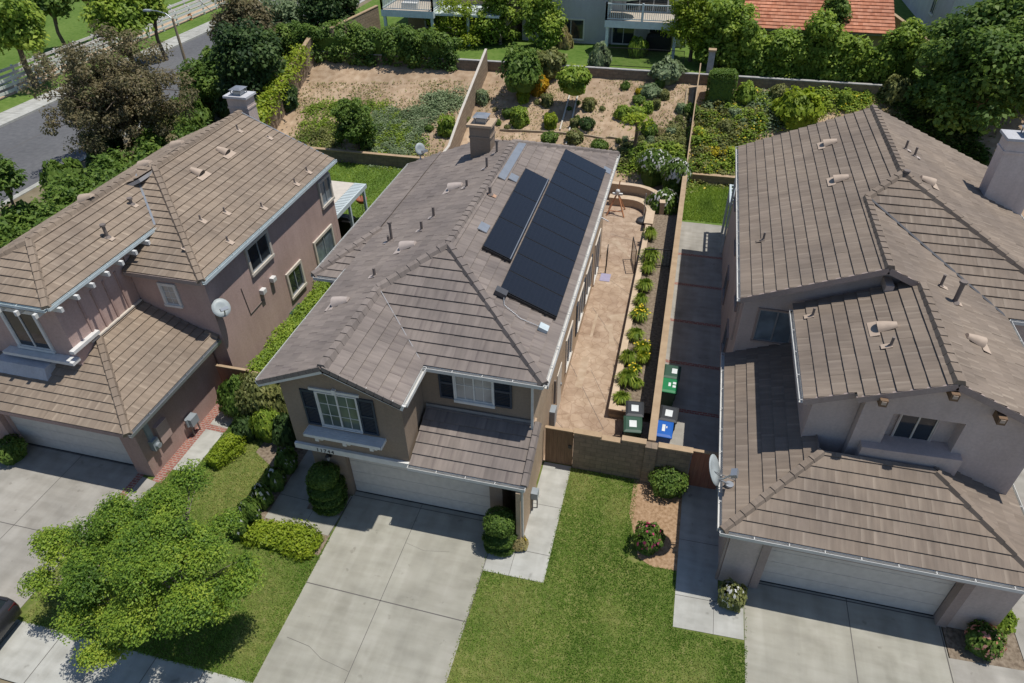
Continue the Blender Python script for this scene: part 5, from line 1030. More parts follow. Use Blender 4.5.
P = at(283, 316, .45); t = thing('condenser_unit', 'dark green utility box behind the hedge at the rose wall', 'utility box', (-6.6, P[1]+.2, 0)); mb = MB(); mb.box((-6.95, P[1]-.25, 0), (-6.3, P[1]+.55, .82)); bevel(mb.build('cabinet', 'bin_green', t), .03); mb = MB(); mb.box((-6.98, P[1]-.28, .822), (-6.27, P[1]+.58, .87)); mb.build('lid', 'bin_green', t)

# ------------------------------------------------------------------ houses on the terrace behind
z0 = 4.15
def railing(parent, p, q, z, h=1.07, mat='deck_paint', n=None):
    mb = MB(); p, q = np.array(p), np.array(q); L = np.linalg.norm(q-p); n = n or int(L/.14)
    mb.bar((*p, z+h), (*q, z+h), .1, .07); mb.bar((*p, z+.12), (*q, z+.12), .06, .05)
    for k in range(n+1): c = p+(q-p)*k/n; mb.bar((*c, z+.1), (*c, z+h), .03, .03)
    m = max(1, int(L/2))
    for k in range(m+1): c = p+(q-p)*k/m; mb.bar((*c, z), (*c, z+h+.1), .12, .12)
    return mb.build('railing', mat, parent)
def deck(parent, x0, x1, y0, y1, z):
    mb = MB(); mb.box((x0, y0, z), (x1, y1, z+.08)); mb.build('deck_floor', 'deck_floor', parent); mb = MB(); mb.box((x0-.06, y0-.08, z-.36), (x1+.06, y0, z+.1)); mb.box((x0-.08, y0, z-.36), (x0-.001, y1, z+.1)); mb.box((x1+.001, y0, z-.36), (x1+.08, y1, z+.1)); mb.box((x0, y0, z-.3), (x1, y1, z-.002)); mb.build('deck_edge', 'deck_paint', parent)
    for x in (x0+.12, x1-.12): mb = MB(); mb.box((x-.1, y0+.02, z0), (x+.1, y0+.22, z-.36)); mb.build('deck_post', 'deck_paint', parent)
    railing(parent, (x0, y0), (x1, y0), z+.08); railing(parent, (x0, y0), (x0, y1), z+.08); railing(parent, (x1, y0), (x1, y1), z+.08)
Yb = 40.5; Yd = 37.9; zd = 6.4
xd0, xd1 = at_y(606, 20, Yd)[0], at_y(679, 20, Yd)[0]; xw0 = at_y(535, 40, Yb)[0]
hb = thing('house', 'grey house behind the bare slope with a white railed deck and green umbrella', 'house', ((xw0+xd1)/2, Yb+4, z0))
mb = MB(); mb.box((xw0-1, Yb, z0), (xd0, Yb+9, z0+6.5)); mb.box((xd0, Yb+.3, z0), (xd1+.6, Yb+9, z0+6.5)); mb.build('wall', 'st_grey', hb); deck(hb, xd0, xd1, Yd, Yb+.3, zd)
a, b = at_y(558, 38, Yb), at_y(584, 20, Yb); window(hb, ((a[0]+b[0])/2, Yb, (a[2]+b[2])/2), X_, NY, b[0]-a[0], b[2]-a[2], tw=.08)
a, b = at_y(611, 54, Yb+.3), at_y(635, 26, Yb+.3); window(hb, ((a[0]+b[0])/2, Yb+.3, z0+1.15), X_, NY, b[0]-a[0], 2.2, tw=.08)
a, b = at_y(648, 54, Yb+.3), at_y(656, 26, Yb+.3); window(hb, (b[0], Yb+.3, z0+1.6), X_, NY, .9, 1.3, tw=.08)
window(hb, ((xd0+xd1)/2, Yb+.3, zd+1.2), X_, NY, 3.0, 2.2, tw=.08, cols=3)
P = at_y(658, 50, Yb-.5); t = thing('covered_grill', 'black covered grill under the deck of the grey house', 'grill', (P[0], Yb-.6, z0)); mb = MB(); mb.add([(P[0]+x*s, Yb-.7+y*.4*s, z) for (z, s) in ((z0+.02, .95), (z0+1.0, .9), (z0+1.25, .6)) for x, y in ((-1, -1), (1, -1), (1, 1), (-1, 1))], [(3, 2, 1, 0)] + [(k*4+i, k*4+(i+1) % 4, (k+1)*4+(i+1) % 4, (k+1)*4+i) for k in range(2) for i in range(4)] + [(8, 9, 10, 11)], 0, .5); bevel(mb.build('cover', 'black', t), .08, 3)
P = at_y(622, 12, Yd+1.2); t = thing('patio_umbrella', 'pale green patio umbrella standing on the railed deck', 'umbrella', (P[0], Yd+1.2, zd+.08)); mb = MB(); mb.cyl((P[0], Yd+1.2, zd+.08), (P[0], Yd+1.2, zd+2.3), .03); mb.build('pole', 'metal', t); mb = MB(); n = 10; mb.add([(P[0]+1.3*math.cos(6.283*i/n), Yd+1.2+1.3*math.sin(6.283*i/n), zd+1.55) for i in range(n)] + [(P[0], Yd+1.2, zd+2.35)] + [(P[0]+1.3*math.cos(6.283*i/n), Yd+1.2+1.3*math.sin(6.283*i/n), zd+1.35) for i in range(n)], [(i, (i+1) % n, n) for i in range(n)] + [(n+1+i, n+1+(i+1) % n, (i+1) % n, i) for i in range(n)], 0, .5); mb.build('canopy', 'umb', t)
xa, xb = at_y(383, 18, Yd)[0], at_y(433, 18, Yd)[0]
hl = thing('house', 'house behind the long hedge with a pale grey-green corner deck', 'house', (xb+4, Yb+4, z0))
mb = MB(); mb.box((xa+.6, Yb+.8, z0), (xw0-1.6, Yb+9, z0+6.5)); mb.build('wall', 'st_tan', hl); deck(hl, xa, xb, Yd, Yb+.8, zd)
mb = MB(); mb.box((xb+.1, Yd+.2, zd-.2), (xb+5.0, Yb+.8, zd-.05)); mb.box((xb+2.5, Yd+.25, z0), (xb+2.7, Yd+.45, zd-.2)); mb.build('porch_cover', 'deck_paint', hl)
window(hl, ((xa+xb)/2+1, Yb+.8, z0+1.3), X_, NY, 1.8, 1.8); window(hl, ((xa+xb)/2+.6, Yb+.8, zd+1.2), X_, NY, 2.0, 2.0)
mb = MB(); cx = (xa+xb)/2; mb.box((cx-.6, Yd+.5, zd+.1), (cx+.6, Yd+1.1, zd+.5)); mb.box((cx-.6, Yd+1.05, zd+.5), (cx+.6, Yd+1.15, zd+1.0)); tb = mb.build('garden_bench', 'trim_white', thing('garden_bench', 'small white bench on the corner deck behind the hedge', 'bench', (cx, Yd+.8, zd+.08))); tb.name = 'seat'
e0, e1_ = at(742, 31, 6.3), at(893, 31, 6.3)
ht = thing('house', 'house with an orange terracotta tile roof behind the tall hedge', 'house', ((e0[0]+e1_[0])/2, e0[1]+5, z0))
mb = MB(); Ye = (e0[1]+e1_[1])/2; roof_face(mb, [(e0[0], Ye, 6.3), (e1_[0], Ye, 6.3), (e1_[0], Ye+6, 8.8), (e0[0], Ye+6, 8.8)], .36, .3, .05); roof_face(mb, [(e1_[0], Ye+12, 6.3), (e0[0], Ye+12, 6.3), (e0[0], Ye+6, 8.8), (e1_[0], Ye+6, 8.8)], .36, .3, .05); mb.build('roof', ['tile_terra', 'fascia'], ht)
mb = MB(); mb.prism_y([(e0[0]+.4, z0), (e1_[0]-.4, z0), (e1_[0]-.4, 6.25), (e0[0]+.4, 6.25)], Ye+.5, Ye+11.5); mb.build('wall', 'st_tan', ht)
q0 = at(936, 41, 4.2); hr = thing('house', 'plain pale grey house wall at the far right corner behind the trees', 'house', (q0[0]+6, q0[1]+5, z0))
mb = MB(); mb.box((q0[0], q0[1]-1, z0), (q0[0]+16, q0[1]+14, z0+6.8)); mb.build('wall', 'st_grey', hr); window(hr, (q0[0], q0[1]+3.4, z0+1.8), (0, -1, 0), NX, 1.0, 1.3); window(hr, (q0[0], q0[1]+3.4, z0+4.8), (0, -1, 0), NX, 1.0, 1.3)
mb = MB(); roof_face(mb, [(q0[0]-.5, q0[1]+14, z0+6.8), (q0[0]-.5, q0[1]-1.5, z0+6.8), (q0[0]+7, q0[1]-1.5, z0+9.8), (q0[0]+7, q0[1]+14, z0+9.8)]); mb.build('roof', ['tile_brown', 'fascia'], hr)
g0, g1 = at(944, 50, 5.7), at(893, 14, 5.9); wall_path('block_wall', 'stepped tan wall between the terracotta roof and the pale grey house', [(g0[0], g0[1], 3.6, 5.6), (g1[0], g1[1], z0, 5.9)], .2, 'block_y')
g0, g1 = at(330, 27, 5.9), at(377, 6, 6.0); wall_path('block_wall', 'tan garden wall running back beside the lawn behind the long hedge', [(g0[0], g0[1], z0, 5.8), (g1[0], g1[1], z0, 6.0)], .2, 'block_y')
g0 = at(709, 73, 4.2); t = thing('wall_pillar', 'tall pale grey pillar standing between the tree and the clipped bush', 'pillar', (g0[0], g0[1], 4.1)); mb = MB(); mb.box((g0[0]-.2, g0[1]-.2, 3.7), (g0[0]+.2, g0[1]+.2, 5.6)); mb.build('shaft', 'stone', t); mb = MB(); mb.box((g0[0]-.25, g0[1]-.25, 5.602), (g0[0]+.25, g0[1]+.25, 5.72)); mb.build('pillar_cap', 'cap', t)
# pale step edging and timber edging on the slope
def slope_edge(label, px, wd, mat, cat='edging', name='slope_edging', lift=.05):
    mb = MB(); pts = [atT(x, y) for x, y in px]; dense = []
    for i in range(len(pts)-1):
        for k in range(6): q = pts[i]+(pts[i+1]-pts[i])*k/6; dense.append((q[0], q[1], terr(q[0], q[1])+lift))
    dense.append((pts[-1][0], pts[-1][1], terr(pts[-1][0], pts[-1][1])+lift))
    for i in range(len(dense)-1): mb.bar(dense[i], dense[i+1], wd, .14)
    o = mb.build(name, mat, None, tuple(dense[0])); tag(o, label, cat)
slope_edge('pale strip edging the slope steps, left one of the pair', [(560, 131), (571, 91)], .09, 'trim_cream')
slope_edge('pale strip edging the slope steps, right one of the pair', [(566, 146), (579, 91)], .09, 'trim_cream')
slope_edge('long brown timber edging across the foot of the bare slope', [(500, 131), (530, 132.5), (562, 134), (590, 137), (613, 139), (640, 144), (668, 145)], .12, 'timber')
slope_edge('narrow timber rail running down beside the boundary wall on the slope', [(687, 90), (683, 130)], .1, 'timber')
slope_edge('second narrow timber rail nearest the boundary wall on the slope', [(693, 92), (690, 125)], .1, 'timber')
slope_edge('pale pipe lying on the slope left of the climbing fence', [(418, 121), (444, 117)], .08, 'timber')

# ------------------------------------------------------------------ plants near the houses
def blades(name, P, length, wd, mat, tone, lean=0.6, kind=None, parent=None):
    n = len(P); P = np.asarray(P); a = RNG.uniform(0, 6.283, n); L = length*RNG.uniform(.6, 1.4, n); ln = RNG.uniform(.1, lean, n)
    d = np.stack([np.cos(a)*ln, np.sin(a)*ln, np.ones(n)], 1); sd = np.stack([-np.sin(a), np.cos(a), np.zeros(n)], 1)*wd*.5
    V = np.stack([P-sd, P+sd, P+d*L[:, None]], 1).reshape(-1, 3)
    me = bpy.data.meshes.new(name); me.vertices.add(3*n); me.vertices.foreach_set('co', V.astype(np.float32).ravel()); me.loops.add(3*n); me.loops.foreach_set('vertex_index', np.arange(3*n, dtype=np.int32))
    me.polygons.add(n); me.polygons.foreach_set('loop_start', np.arange(0, 3*n, 3, dtype=np.int32)); me.polygons.foreach_set('loop_total', np.full(n, 3, dtype=np.int32)); me.materials.append(M[mat])
    at_ = me.attributes.new('tone', 'FLOAT', 'FACE'); at_.data.foreach_set('value', np.clip(tone, 0, 1).astype(np.float32)); me.update(); me.validate()
    o = link_mesh(name, me, parent)
    if kind: o['kind'] = kind
    return o
def in_poly(x, y, poly):
    c = np.zeros(len(x), bool); j = len(poly)-1
    for i in range(len(poly)):
        xi, yi = poly[i]; xj, yj = poly[j]; k = ((yi > y) != (yj > y)) & (x < (xj-xi)*(y-yi)/((yj-yi) or 1e-9)+xi); c ^= k; j = i
    return c
def lawn_tufts(name, poly, n, z, length=.07, mat='lf_grass', holes=(), wd=.03, dry=()):
    xs = [p[0] for p in poly]; ys = [p[1] for p in poly]; x = RNG.uniform(min(xs), max(xs), n); y = RNG.uniform(min(ys), max(ys), n); k = in_poly(x, y, poly)
    for h in holes: k &= ~in_poly(x, y, h)
    x, y = x[k], y[k]
    tone = .38 + .16*np.sin(x*.9+y*.4)*np.sin(y*.8-x*.3+2) + .10*np.sin(x*2.9+1+.6*np.sin(y*1.3))*np.sin(y*2.3+.8*np.sin(x)) + .10*np.sign(np.sin(x*4.4+.25*y)) + RNG.normal(size=len(x))*.13
    for cx_, cy_, r_p in dry: tone += .6*np.exp(-((x-cx_)**2+(y-cy_)**2)/(r_p*r_p))
    cull = RNG.random(len(x)) < .55 + .6*(1-np.clip(tone, 0, 1)); x, y, tone = x[cull], y[cull], tone[cull]
    return blades(name, np.stack([x, y, np.full(len(x), z)], 1), length, wd, mat, tone, 1.0, 'stuff')
lawn_tufts('lawn_grass', R(5.06, -9, 13.02, 2.74), 130000, 0.0, .05, dry=((7.5, 2.2, .6), (8.9, 1.4, .7), (6.2, -3.2, 1.0), (7.0, -5.2, .9), (9.3, -2.6, .5), (11.6, -3.8, .5), (5.5, -5.0, .8), (10.3, -5.2, .6)), holes=(R(5.1, -1.95, 7.02, 3), R(9.45, -.6, 11, 3.1), R(10.95, -2.5, 13, 3)))
lawn_tufts('lawn_grass', R(-7.7, -6.84, -.03, 2.9), 110000, 0.0, .05, dry=((-3.6, .6, .9), (-4.4, -.4, 1.2), (-4.9, .9, .9), (-3.8, -1.8, 1.0), (-1.2, -4.4, .6), (-.7, -5.8, .8), (-7.2, -6.3, .8), (-2, -3.6, .7)), holes=(R(-2.6, -2.0, 0, 3), [(-4.3, 2.9), (-4.4, .8), (-3.3, .2), (-2.9, -2.0), (-2.55, -2.4), (-.1, -2.7), (0, 3)], R(-7.8, -3.2, -7, 3), R(-7.1, -.7, -6.1, 3)))
lawn_tufts('lawn_grass', R(-18.8, 13.5, -5.0, 25.2), 50000, 0.0, .08, 'lf_fresh', wd=.05)
lawn_tufts('lawn_grass', R(9.9, 22.2, 13, 27), 9000, 0.0, .1, 'lf_fresh', wd=.06)

# foreground tree
def lobed_tree(name, label, base, lobes, leafk, size, trunk_r, per=560, dens=12.0, crad=.46):
    t = thing(name, label, 'tree', base); mb = MB(); b0 = np.array(base, float); fork = b0+np.array([.05, .0, 1.15]); mb.tube([b0, fork], [trunk_r, trunk_r*.8], 9); P = []; NN = []; TN = []
    for (px, py, z, rp) in lobes:
        c = at(px, py, z); r = rp*at_hit_px(c, py); m = fork+(c-fork)*.5+np.array([0, 0, .2]); mb.tube([fork, m, c], [trunk_r*.55, trunk_r*.35, trunk_r*.12], 6); ncl = max(4, int(dens*r*r*3))
        lt = RNG.normal(0, .09)
        for i in range(ncl):
            d = sph(1)[0]; d[2] = d[2]*.7+.12; cc = c+d*r*RNG.uniform(.35, 1.0)*np.array([1, 1, .75]); mb.tube([m, (m+cc)/2+np.array([0, 0, .08]), cc], [trunk_r*.2, trunk_r*.12, .008], 5)
            n = int(per*RNG.uniform(.5, 1.2)); e = sph(n); q = cc+e*crad*RNG.uniform(.6, 1.25)*np.array([1, 1, .62])*RNG.uniform(.25, 1.0, (n, 1)); q[:, 2] -= ((q[:, 0]-cc[0])**2+(q[:, 1]-cc[1])**2)*.35
            P.append(q); NN.append(e*.45+np.array([0, 0, .7])+RNG.normal(size=(n, 3))*.35); TN.append(np.clip(.42+lt+RNG.normal(0, .17)+RNG.normal(size=n)*.17, 0, 1))
    mb.build('trunk', 'bark_pale', t); link_mesh('crown', leaf_mesh('crown', np.concatenate(P)-b0, np.concatenate(NN), size*.9, 'lf_'+leafk, np.concatenate(TN), aspect=.5), t); return t
lobed_tree('broadleaf_tree', 'bushy bright green young tree in the foreground front lawn', (-2.75, -5.35, 0), ((190, 478, 3.3, 15), (160, 505, 3.4, 26), (112, 522, 3.2, 30), (62, 545, 2.7, 22), (45, 578, 2.2, 14), (95, 565, 3.2, 30), (150, 556, 3.9, 38), (205, 548, 3.5, 25), (235, 575, 2.8, 22), (222, 528, 2.9, 12), (185, 600, 3.1, 30), (135, 610, 2.9, 30), (88, 615, 2.3, 20), (105, 645, 1.9, 18), (215, 605, 2.3, 14)), 'tree', .085, .11)

# clipped topiaries beside the garage door
def topiary(label, P, tiers):
    t = thing('topiary', label, 'topiary', P, 'clipped tiered shrubs beside the garage'); mb = MB(); mb.cyl((P[0], P[1], 0), (P[0], P[1], tiers[-1][0]), .06, .04); mb.build('trunk', 'bark', t)
    for (z, r, h) in tiers:
        n = 2600; d = sph(n); ph = RNG.uniform(0, 6.28, 3); rr = RNG.uniform(.86, 1.02, n)*(1+.04*np.sin(d[:, 0]*6+ph[0])*np.sin(d[:, 1]*6+ph[1])); q = np.sign(d)*np.abs(d)**.8
        Pp = q*rr[:, None]*np.array([r, r, h]) + np.array([0, 0, z]); me = leaf_mesh('leaf_tier', Pp, d+RNG.normal(size=(n, 3))*.35, .07, 'lf_green', np.clip(.4+RNG.normal(size=n)*.22, 0, 1)); join_core(me, core_mb((0, 0, z-h*.3), (r*.85, r*.85, h*1.05))); link_mesh('leaf_tier', me, t)
    return t
topiary('dark tiered topiary in the shadow left of the garage door', (-.62, -.75, 0), [(.15, .56, .09), (.55, .6, .09), (.97, .6, .09), (1.5, .52, .26)])
topiary('sunlit tiered topiary at the right pier of the garage door', (5.42, -.95, 0), [(.15, .52, .09), (.58, .55, .1), (1.2, .5, .32)])
def sh(label, px, py, zc, rpx, hm, leafk, n=1500, size=.14, **k):
    """shrub whose middle shows at pixel px,py: rpx = half width in pixels, hm = height in metres"""
    P = at(px, py, zc); r = rpx*at_hit_px(P, py); return shrub(k.pop('name', 'shrub'), label, (P[0], P[1], k.pop('zb', 0.0)), r, hm, leafk, n=n, size=size/max(.3, r) if r > 0 else size, **k)
def shr(label, x, y, r, hm, leafk, n=1500, size=.12, z=0.0, **k): return shrub(k.pop('name', 'shrub'), label, (x, y, z), r, hm, leafk, n=n, size=size/max(r, .2), **k)
P = at(668, 480, .45); shr('round dome bush at the brown block wall on the mulch bed', P[0], P[1], .64, .95, 'green', 2600, .09, name='round_bush')
# long clipped hedge beside the rose house
def hedge(name, label, x0, x1, y0, y1, h, leafk, n, size, z=0.0, ang=0.0, wob=.12, cat='hedge'):
    cx, cy = (x0+x1)/2, (y0+y1)/2; a = np.array([(x1-x0)/2, (y1-y0)/2, h])
    f = RNG.random(n); u = RNG.uniform(-1, 1, (n, 2)); P = np.zeros((n, 3)); NN = np.zeros((n, 3))
    top = f < .5; sx = (f >= .5) & (f < .75); sy = f >= .75
    P[top] = np.stack([u[top, 0], u[top, 1], np.ones(top.sum())], 1); NN[top] = (0, 0, 1)
    s = np.sign(RNG.normal(size=n))
    P[sx] = np.stack([s[sx], u[sx, 0], np.abs(u[sx, 1])], 1); NN[sx] = np.stack([s[sx], 0*s[sx], .4+0*s[sx]], 1)
    P[sy] = np.stack([u[sy, 0], s[sy], np.abs(u[sy, 1])], 1); NN[sy] = np.stack([0*s[sy], s[sy], .4+0*s[sy]], 1)
    edge = np.maximum(np.abs(P[:, 0])*(P[:, 2] > .8), np.abs(P[:, 1])*(P[:, 2] > .8)); P[:, 2] -= np.clip(edge-.8, 0, 1)*.5
    P = P*a; w = wob*(np.sin(P[:, 0]*2.3+P[:, 1]*1.7)*.6+np.sin(P[:, 1]*3.1-P[:, 0]*1.1+1)*.5+RNG.normal(size=n)*.5)
    P += NN*w[:, None]*np.array([1, 1, .9]); ca, sa = math.cos(ang), math.sin(ang)
    Rz = np.array([[ca, -sa, 0], [sa, ca, 0], [0, 0, 1]]); P = P @ Rz.T; NN = (NN @ Rz.T) + RNG.normal(size=(n, 3))*.4
    tn = np.clip(.45 + .18*np.sin(P[:, 0]*1.9+2)*np.sin(P[:, 1]*2.3) + RNG.normal(size=n)*.2, 0, 1)
    me = leaf_mesh('hedge_leaves', P, NN, size, 'lf_'+leafk, tn); mb = MB(); c = a*np.array([.86, .92, .88]); cor = [np.array([i*c[0], j*c[1], k]) @ Rz.T for k in (0, c[2]) for i, j in ((-1, -1), (1, -1), (1, 1), (-1, 1))]
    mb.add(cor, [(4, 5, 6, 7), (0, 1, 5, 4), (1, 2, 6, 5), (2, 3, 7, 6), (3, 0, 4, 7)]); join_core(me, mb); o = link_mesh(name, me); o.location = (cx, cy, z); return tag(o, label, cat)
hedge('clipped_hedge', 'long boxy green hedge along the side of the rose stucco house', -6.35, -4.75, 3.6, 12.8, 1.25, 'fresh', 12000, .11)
P = at(224, 447, .5); hedge('low_hedge', 'lime yellow oblong bush beside the narrow brick edged path', P[0]-.33, P[0]+.27, P[1]-.68, P[1]+.62, .5, 'lime', 3000, .075, ang=-.25)
P = at(284, 537, .35); hedge('low_hedge', 'lime green ground hedge in front of the west walk', P[0]-1.25, P[0]+.95, P[1]-.36, P[1]+.48, .28, 'lime', 5200, .1, ang=-.05, wob=.16)
sh('tall leafy green shrub by the rusty gate', 238, 395, 1.0, 17, 1.8, 'green', 2600, .13)
sh('broad olive-topped shrub between the two left houses', 262, 398, 1.0, 22, 2.0, 'olive', 3200, .13)
sh('bright green leafy shrub in front of the shadowed gap', 268, 425, .6, 13, 1.3, 'fresh', 2200, .13)
sh('dark green shrub against the olive house corner', 288, 432, .5, 14, 1.3, 'dark', 2200, .12)
sh('yellowish shrub below the left gable eave', 283, 405, 1.0, 11, 1.6, 'olive', 2000, .12)
sh('small dark shrub at the end of the lime oblong bush', 245, 428, .5, 11, .9, 'dark', 1600, .12)
for i, (px, py, r, lab) in enumerate(((287, 462, 10, 'white flowering rose bush nearest the entry walk shadow'), (275, 480, 9, 'white flowering rose bush midway along the bed edge'), (262, 497, 9, 'white flowering rose bush above the lime ground hedge'), (250, 513, 9, 'white flowering rose bush at the left end of the bed'), (238, 528, 8, 'sparse white rose bush beside the foreground tree'))):
    sh(lab, px, py, .4, r, .9, 'green', 1100, .12, flower='fl_white', nf=14, kind='rose%d' % i, name='rose_bush', group='white roses along the left bed', cat='rose bush')
sh('round green bush left of the white garage door in the left corner', 9, 450, .4, 15, .85, 'green', 2200, .1)
# brick path bushes hidden by the tree, flowers
for (px, py, z, r, h, lf, fl, nf, lab) in ((648, 540, .4, 14, .95, 'green', 'fl_pink', 40, 'pink flowering rose bush at the edge of the mulch bed'), (732, 596, .35, 13, .75, 'olive', 'fl_white', 70, 'white and yellow flowering bush at the left garage corner'), (984, 641, .35, 17, .75, 'green', 'fl_salmon', 80, 'salmon flowering bush in the corner planting bed'), (1000, 620, .35, 13, .7, 'fresh', 'fl_yellow', 8, 'yellow-green leafy plant behind the salmon flowers'), (519, 543, .15, 8, .35, 'tan', 'fl_yellow', 12, 'small yellowish plant at the foot of the sunlit topiary')):
    sh(lab, px, py, z, r, h, lf, 1300, .11, flower=fl, nf=nf, kind=lab[:6], name='flowering_bush', cat='flowering bush')
# plants in the patio planter
def grass_clump(name, label, x, y, z, r, h, leafk, flower=None, nf=0, n=260):
    t = None; a = RNG.uniform(0, 6.283, n); ln = RNG.uniform(.25, 1.0, n)*r; P0 = np.stack([np.cos(a)*.08, np.sin(a)*.08, np.zeros(n)], 1)
    mid = np.stack([np.cos(a)*ln*.55, np.sin(a)*ln*.55, h*RNG.uniform(.7, 1.1, n)], 1); tip = np.stack([np.cos(a)*ln, np.sin(a)*ln, h*RNG.uniform(.25, .75, n)], 1)
    sd = np.stack([-np.sin(a), np.cos(a), np.zeros(n)], 1)*.022
    V = np.concatenate([np.stack([P0-sd*.6, P0+sd*.6, mid+sd, mid-sd], 1), np.stack([mid-sd, mid+sd, tip+sd*.2, tip-sd*.2], 1)]).reshape(-1, 3); m = 2*n; mats = ['lf_'+leafk]; mi = np.zeros(m, int)
    if flower:
        k = nf; b = RNG.uniform(0, 6.283, k); q = np.stack([np.cos(b)*r*RNG.uniform(.1, .8, k), np.sin(b)*r*RNG.uniform(.1, .8, k), h*RNG.uniform(.8, 1.2, k)], 1); e = .05
        V = np.concatenate([V, np.stack([q+[-e, 0, 0], q+[0, -e, 0], q+[e, 0, 0], q+[0, e, .01]], 1).reshape(-1, 3)]); m += k; mats.append(flower); mi = np.concatenate([mi, np.ones(k, int)])
    me = bpy.data.meshes.new('clump'); me.vertices.add(4*m); me.vertices.foreach_set('co', V.astype(np.float32).ravel()); me.loops.add(4*m); me.loops.foreach_set('vertex_index', np.arange(4*m, dtype=np.int32)); me.polygons.add(m); me.polygons.foreach_set('loop_start', np.arange(0, 4*m, 4, dtype=np.int32)); me.polygons.foreach_set('loop_total', np.full(m, 4, dtype=np.int32))
    for q_ in mats: me.materials.append(M[q_])
    me.polygons.foreach_set('material_index', mi.astype(np.int32)); A = me.attributes.new('tone', 'FLOAT', 'FACE'); A.data.foreach_set('value', RNG.random(m).astype(np.float32)); me.update(); me.validate()
    o = link_mesh(name, me); o.location = (x, y, z); return tag(o, label, 'garden plant', 'plants in the patio planter')
for (px, py, r, lf, fl, nf, lab) in ((650, 235, .55, 'fresh', None, 0, 'arching green clump at the far end of the planter, below the white blossom'), (650, 258, .62, 'green', None, 0, 'tall green clump in the planter just behind the iron strut panel'), (648, 268, .5, 'green', None, 0, 'darker green clump touching the iron strut panel'), (645, 286, .5, 'green', None, 0, 'green clump in the planter, first in front of the iron strut panel'), (641, 301, .5, 'green', None, 0, 'narrow green clump behind the yellow flowered one'), (640, 314, .6, 'fresh', 'fl_yellow', 60, 'yellow flowered clump halfway along the planter'), (636, 334, .5, 'fresh', None, 0, 'plain green clump in front of the yellow flowered one'), (643, 346, .4, 'lime', 'fl_yellow', 14, 'small lime clump beside the pale coping'), (628, 358, .5, 'green', None, 0, 'spiky green clump at the planter coping with yellow neighbour'), (643, 357, .42, 'lime', 'fl_yellow', 10, 'yellow-green clump near the block wall shadow'), (635, 368, .35, 'fresh', 'fl_yellow', 40, 'low golden yellow flower clump in the planter'), (627, 379, .5, 'green', None, 0, 'dense green clump second from the near end of the planter'), (637, 382, .33, 'fresh', None, 0, 'little bright green clump beside the dense clump'), (622, 397, .38, 'fresh', None, 0, 'last small green clump at the near end of the planter')):
    P = at(px, py, .6); grass_clump('planter_clump', lab, P[0], P[1], .34, r*RNG.uniform(.85, 1.2), r*RNG.uniform(.8, 1.2), 'fresh' if lf == 'green' else lf, fl, nf//2)
# white blossom shrubs at the head of the patio
for (px, py, r, h, nf, lab) in ((655, 163, 17, 1.5, 110, 'white blossom shrub behind the high curved wall'), (676, 176, 14, 1.7, 200, 'large shrub heaped with white blossom against the boundary wall'), (664, 200, 15, 1.3, 60, 'leafy white flowering shrub at the head of the planter')):
    P = atT(px, py+6); sh(lab, px, py, P[2]+.8, r, h, 'green', 2600, .16, zb=P[2], flower='fl_white', nf=nf, kind=lab[:9], name='blossom_shrub', cat='flowering shrub')

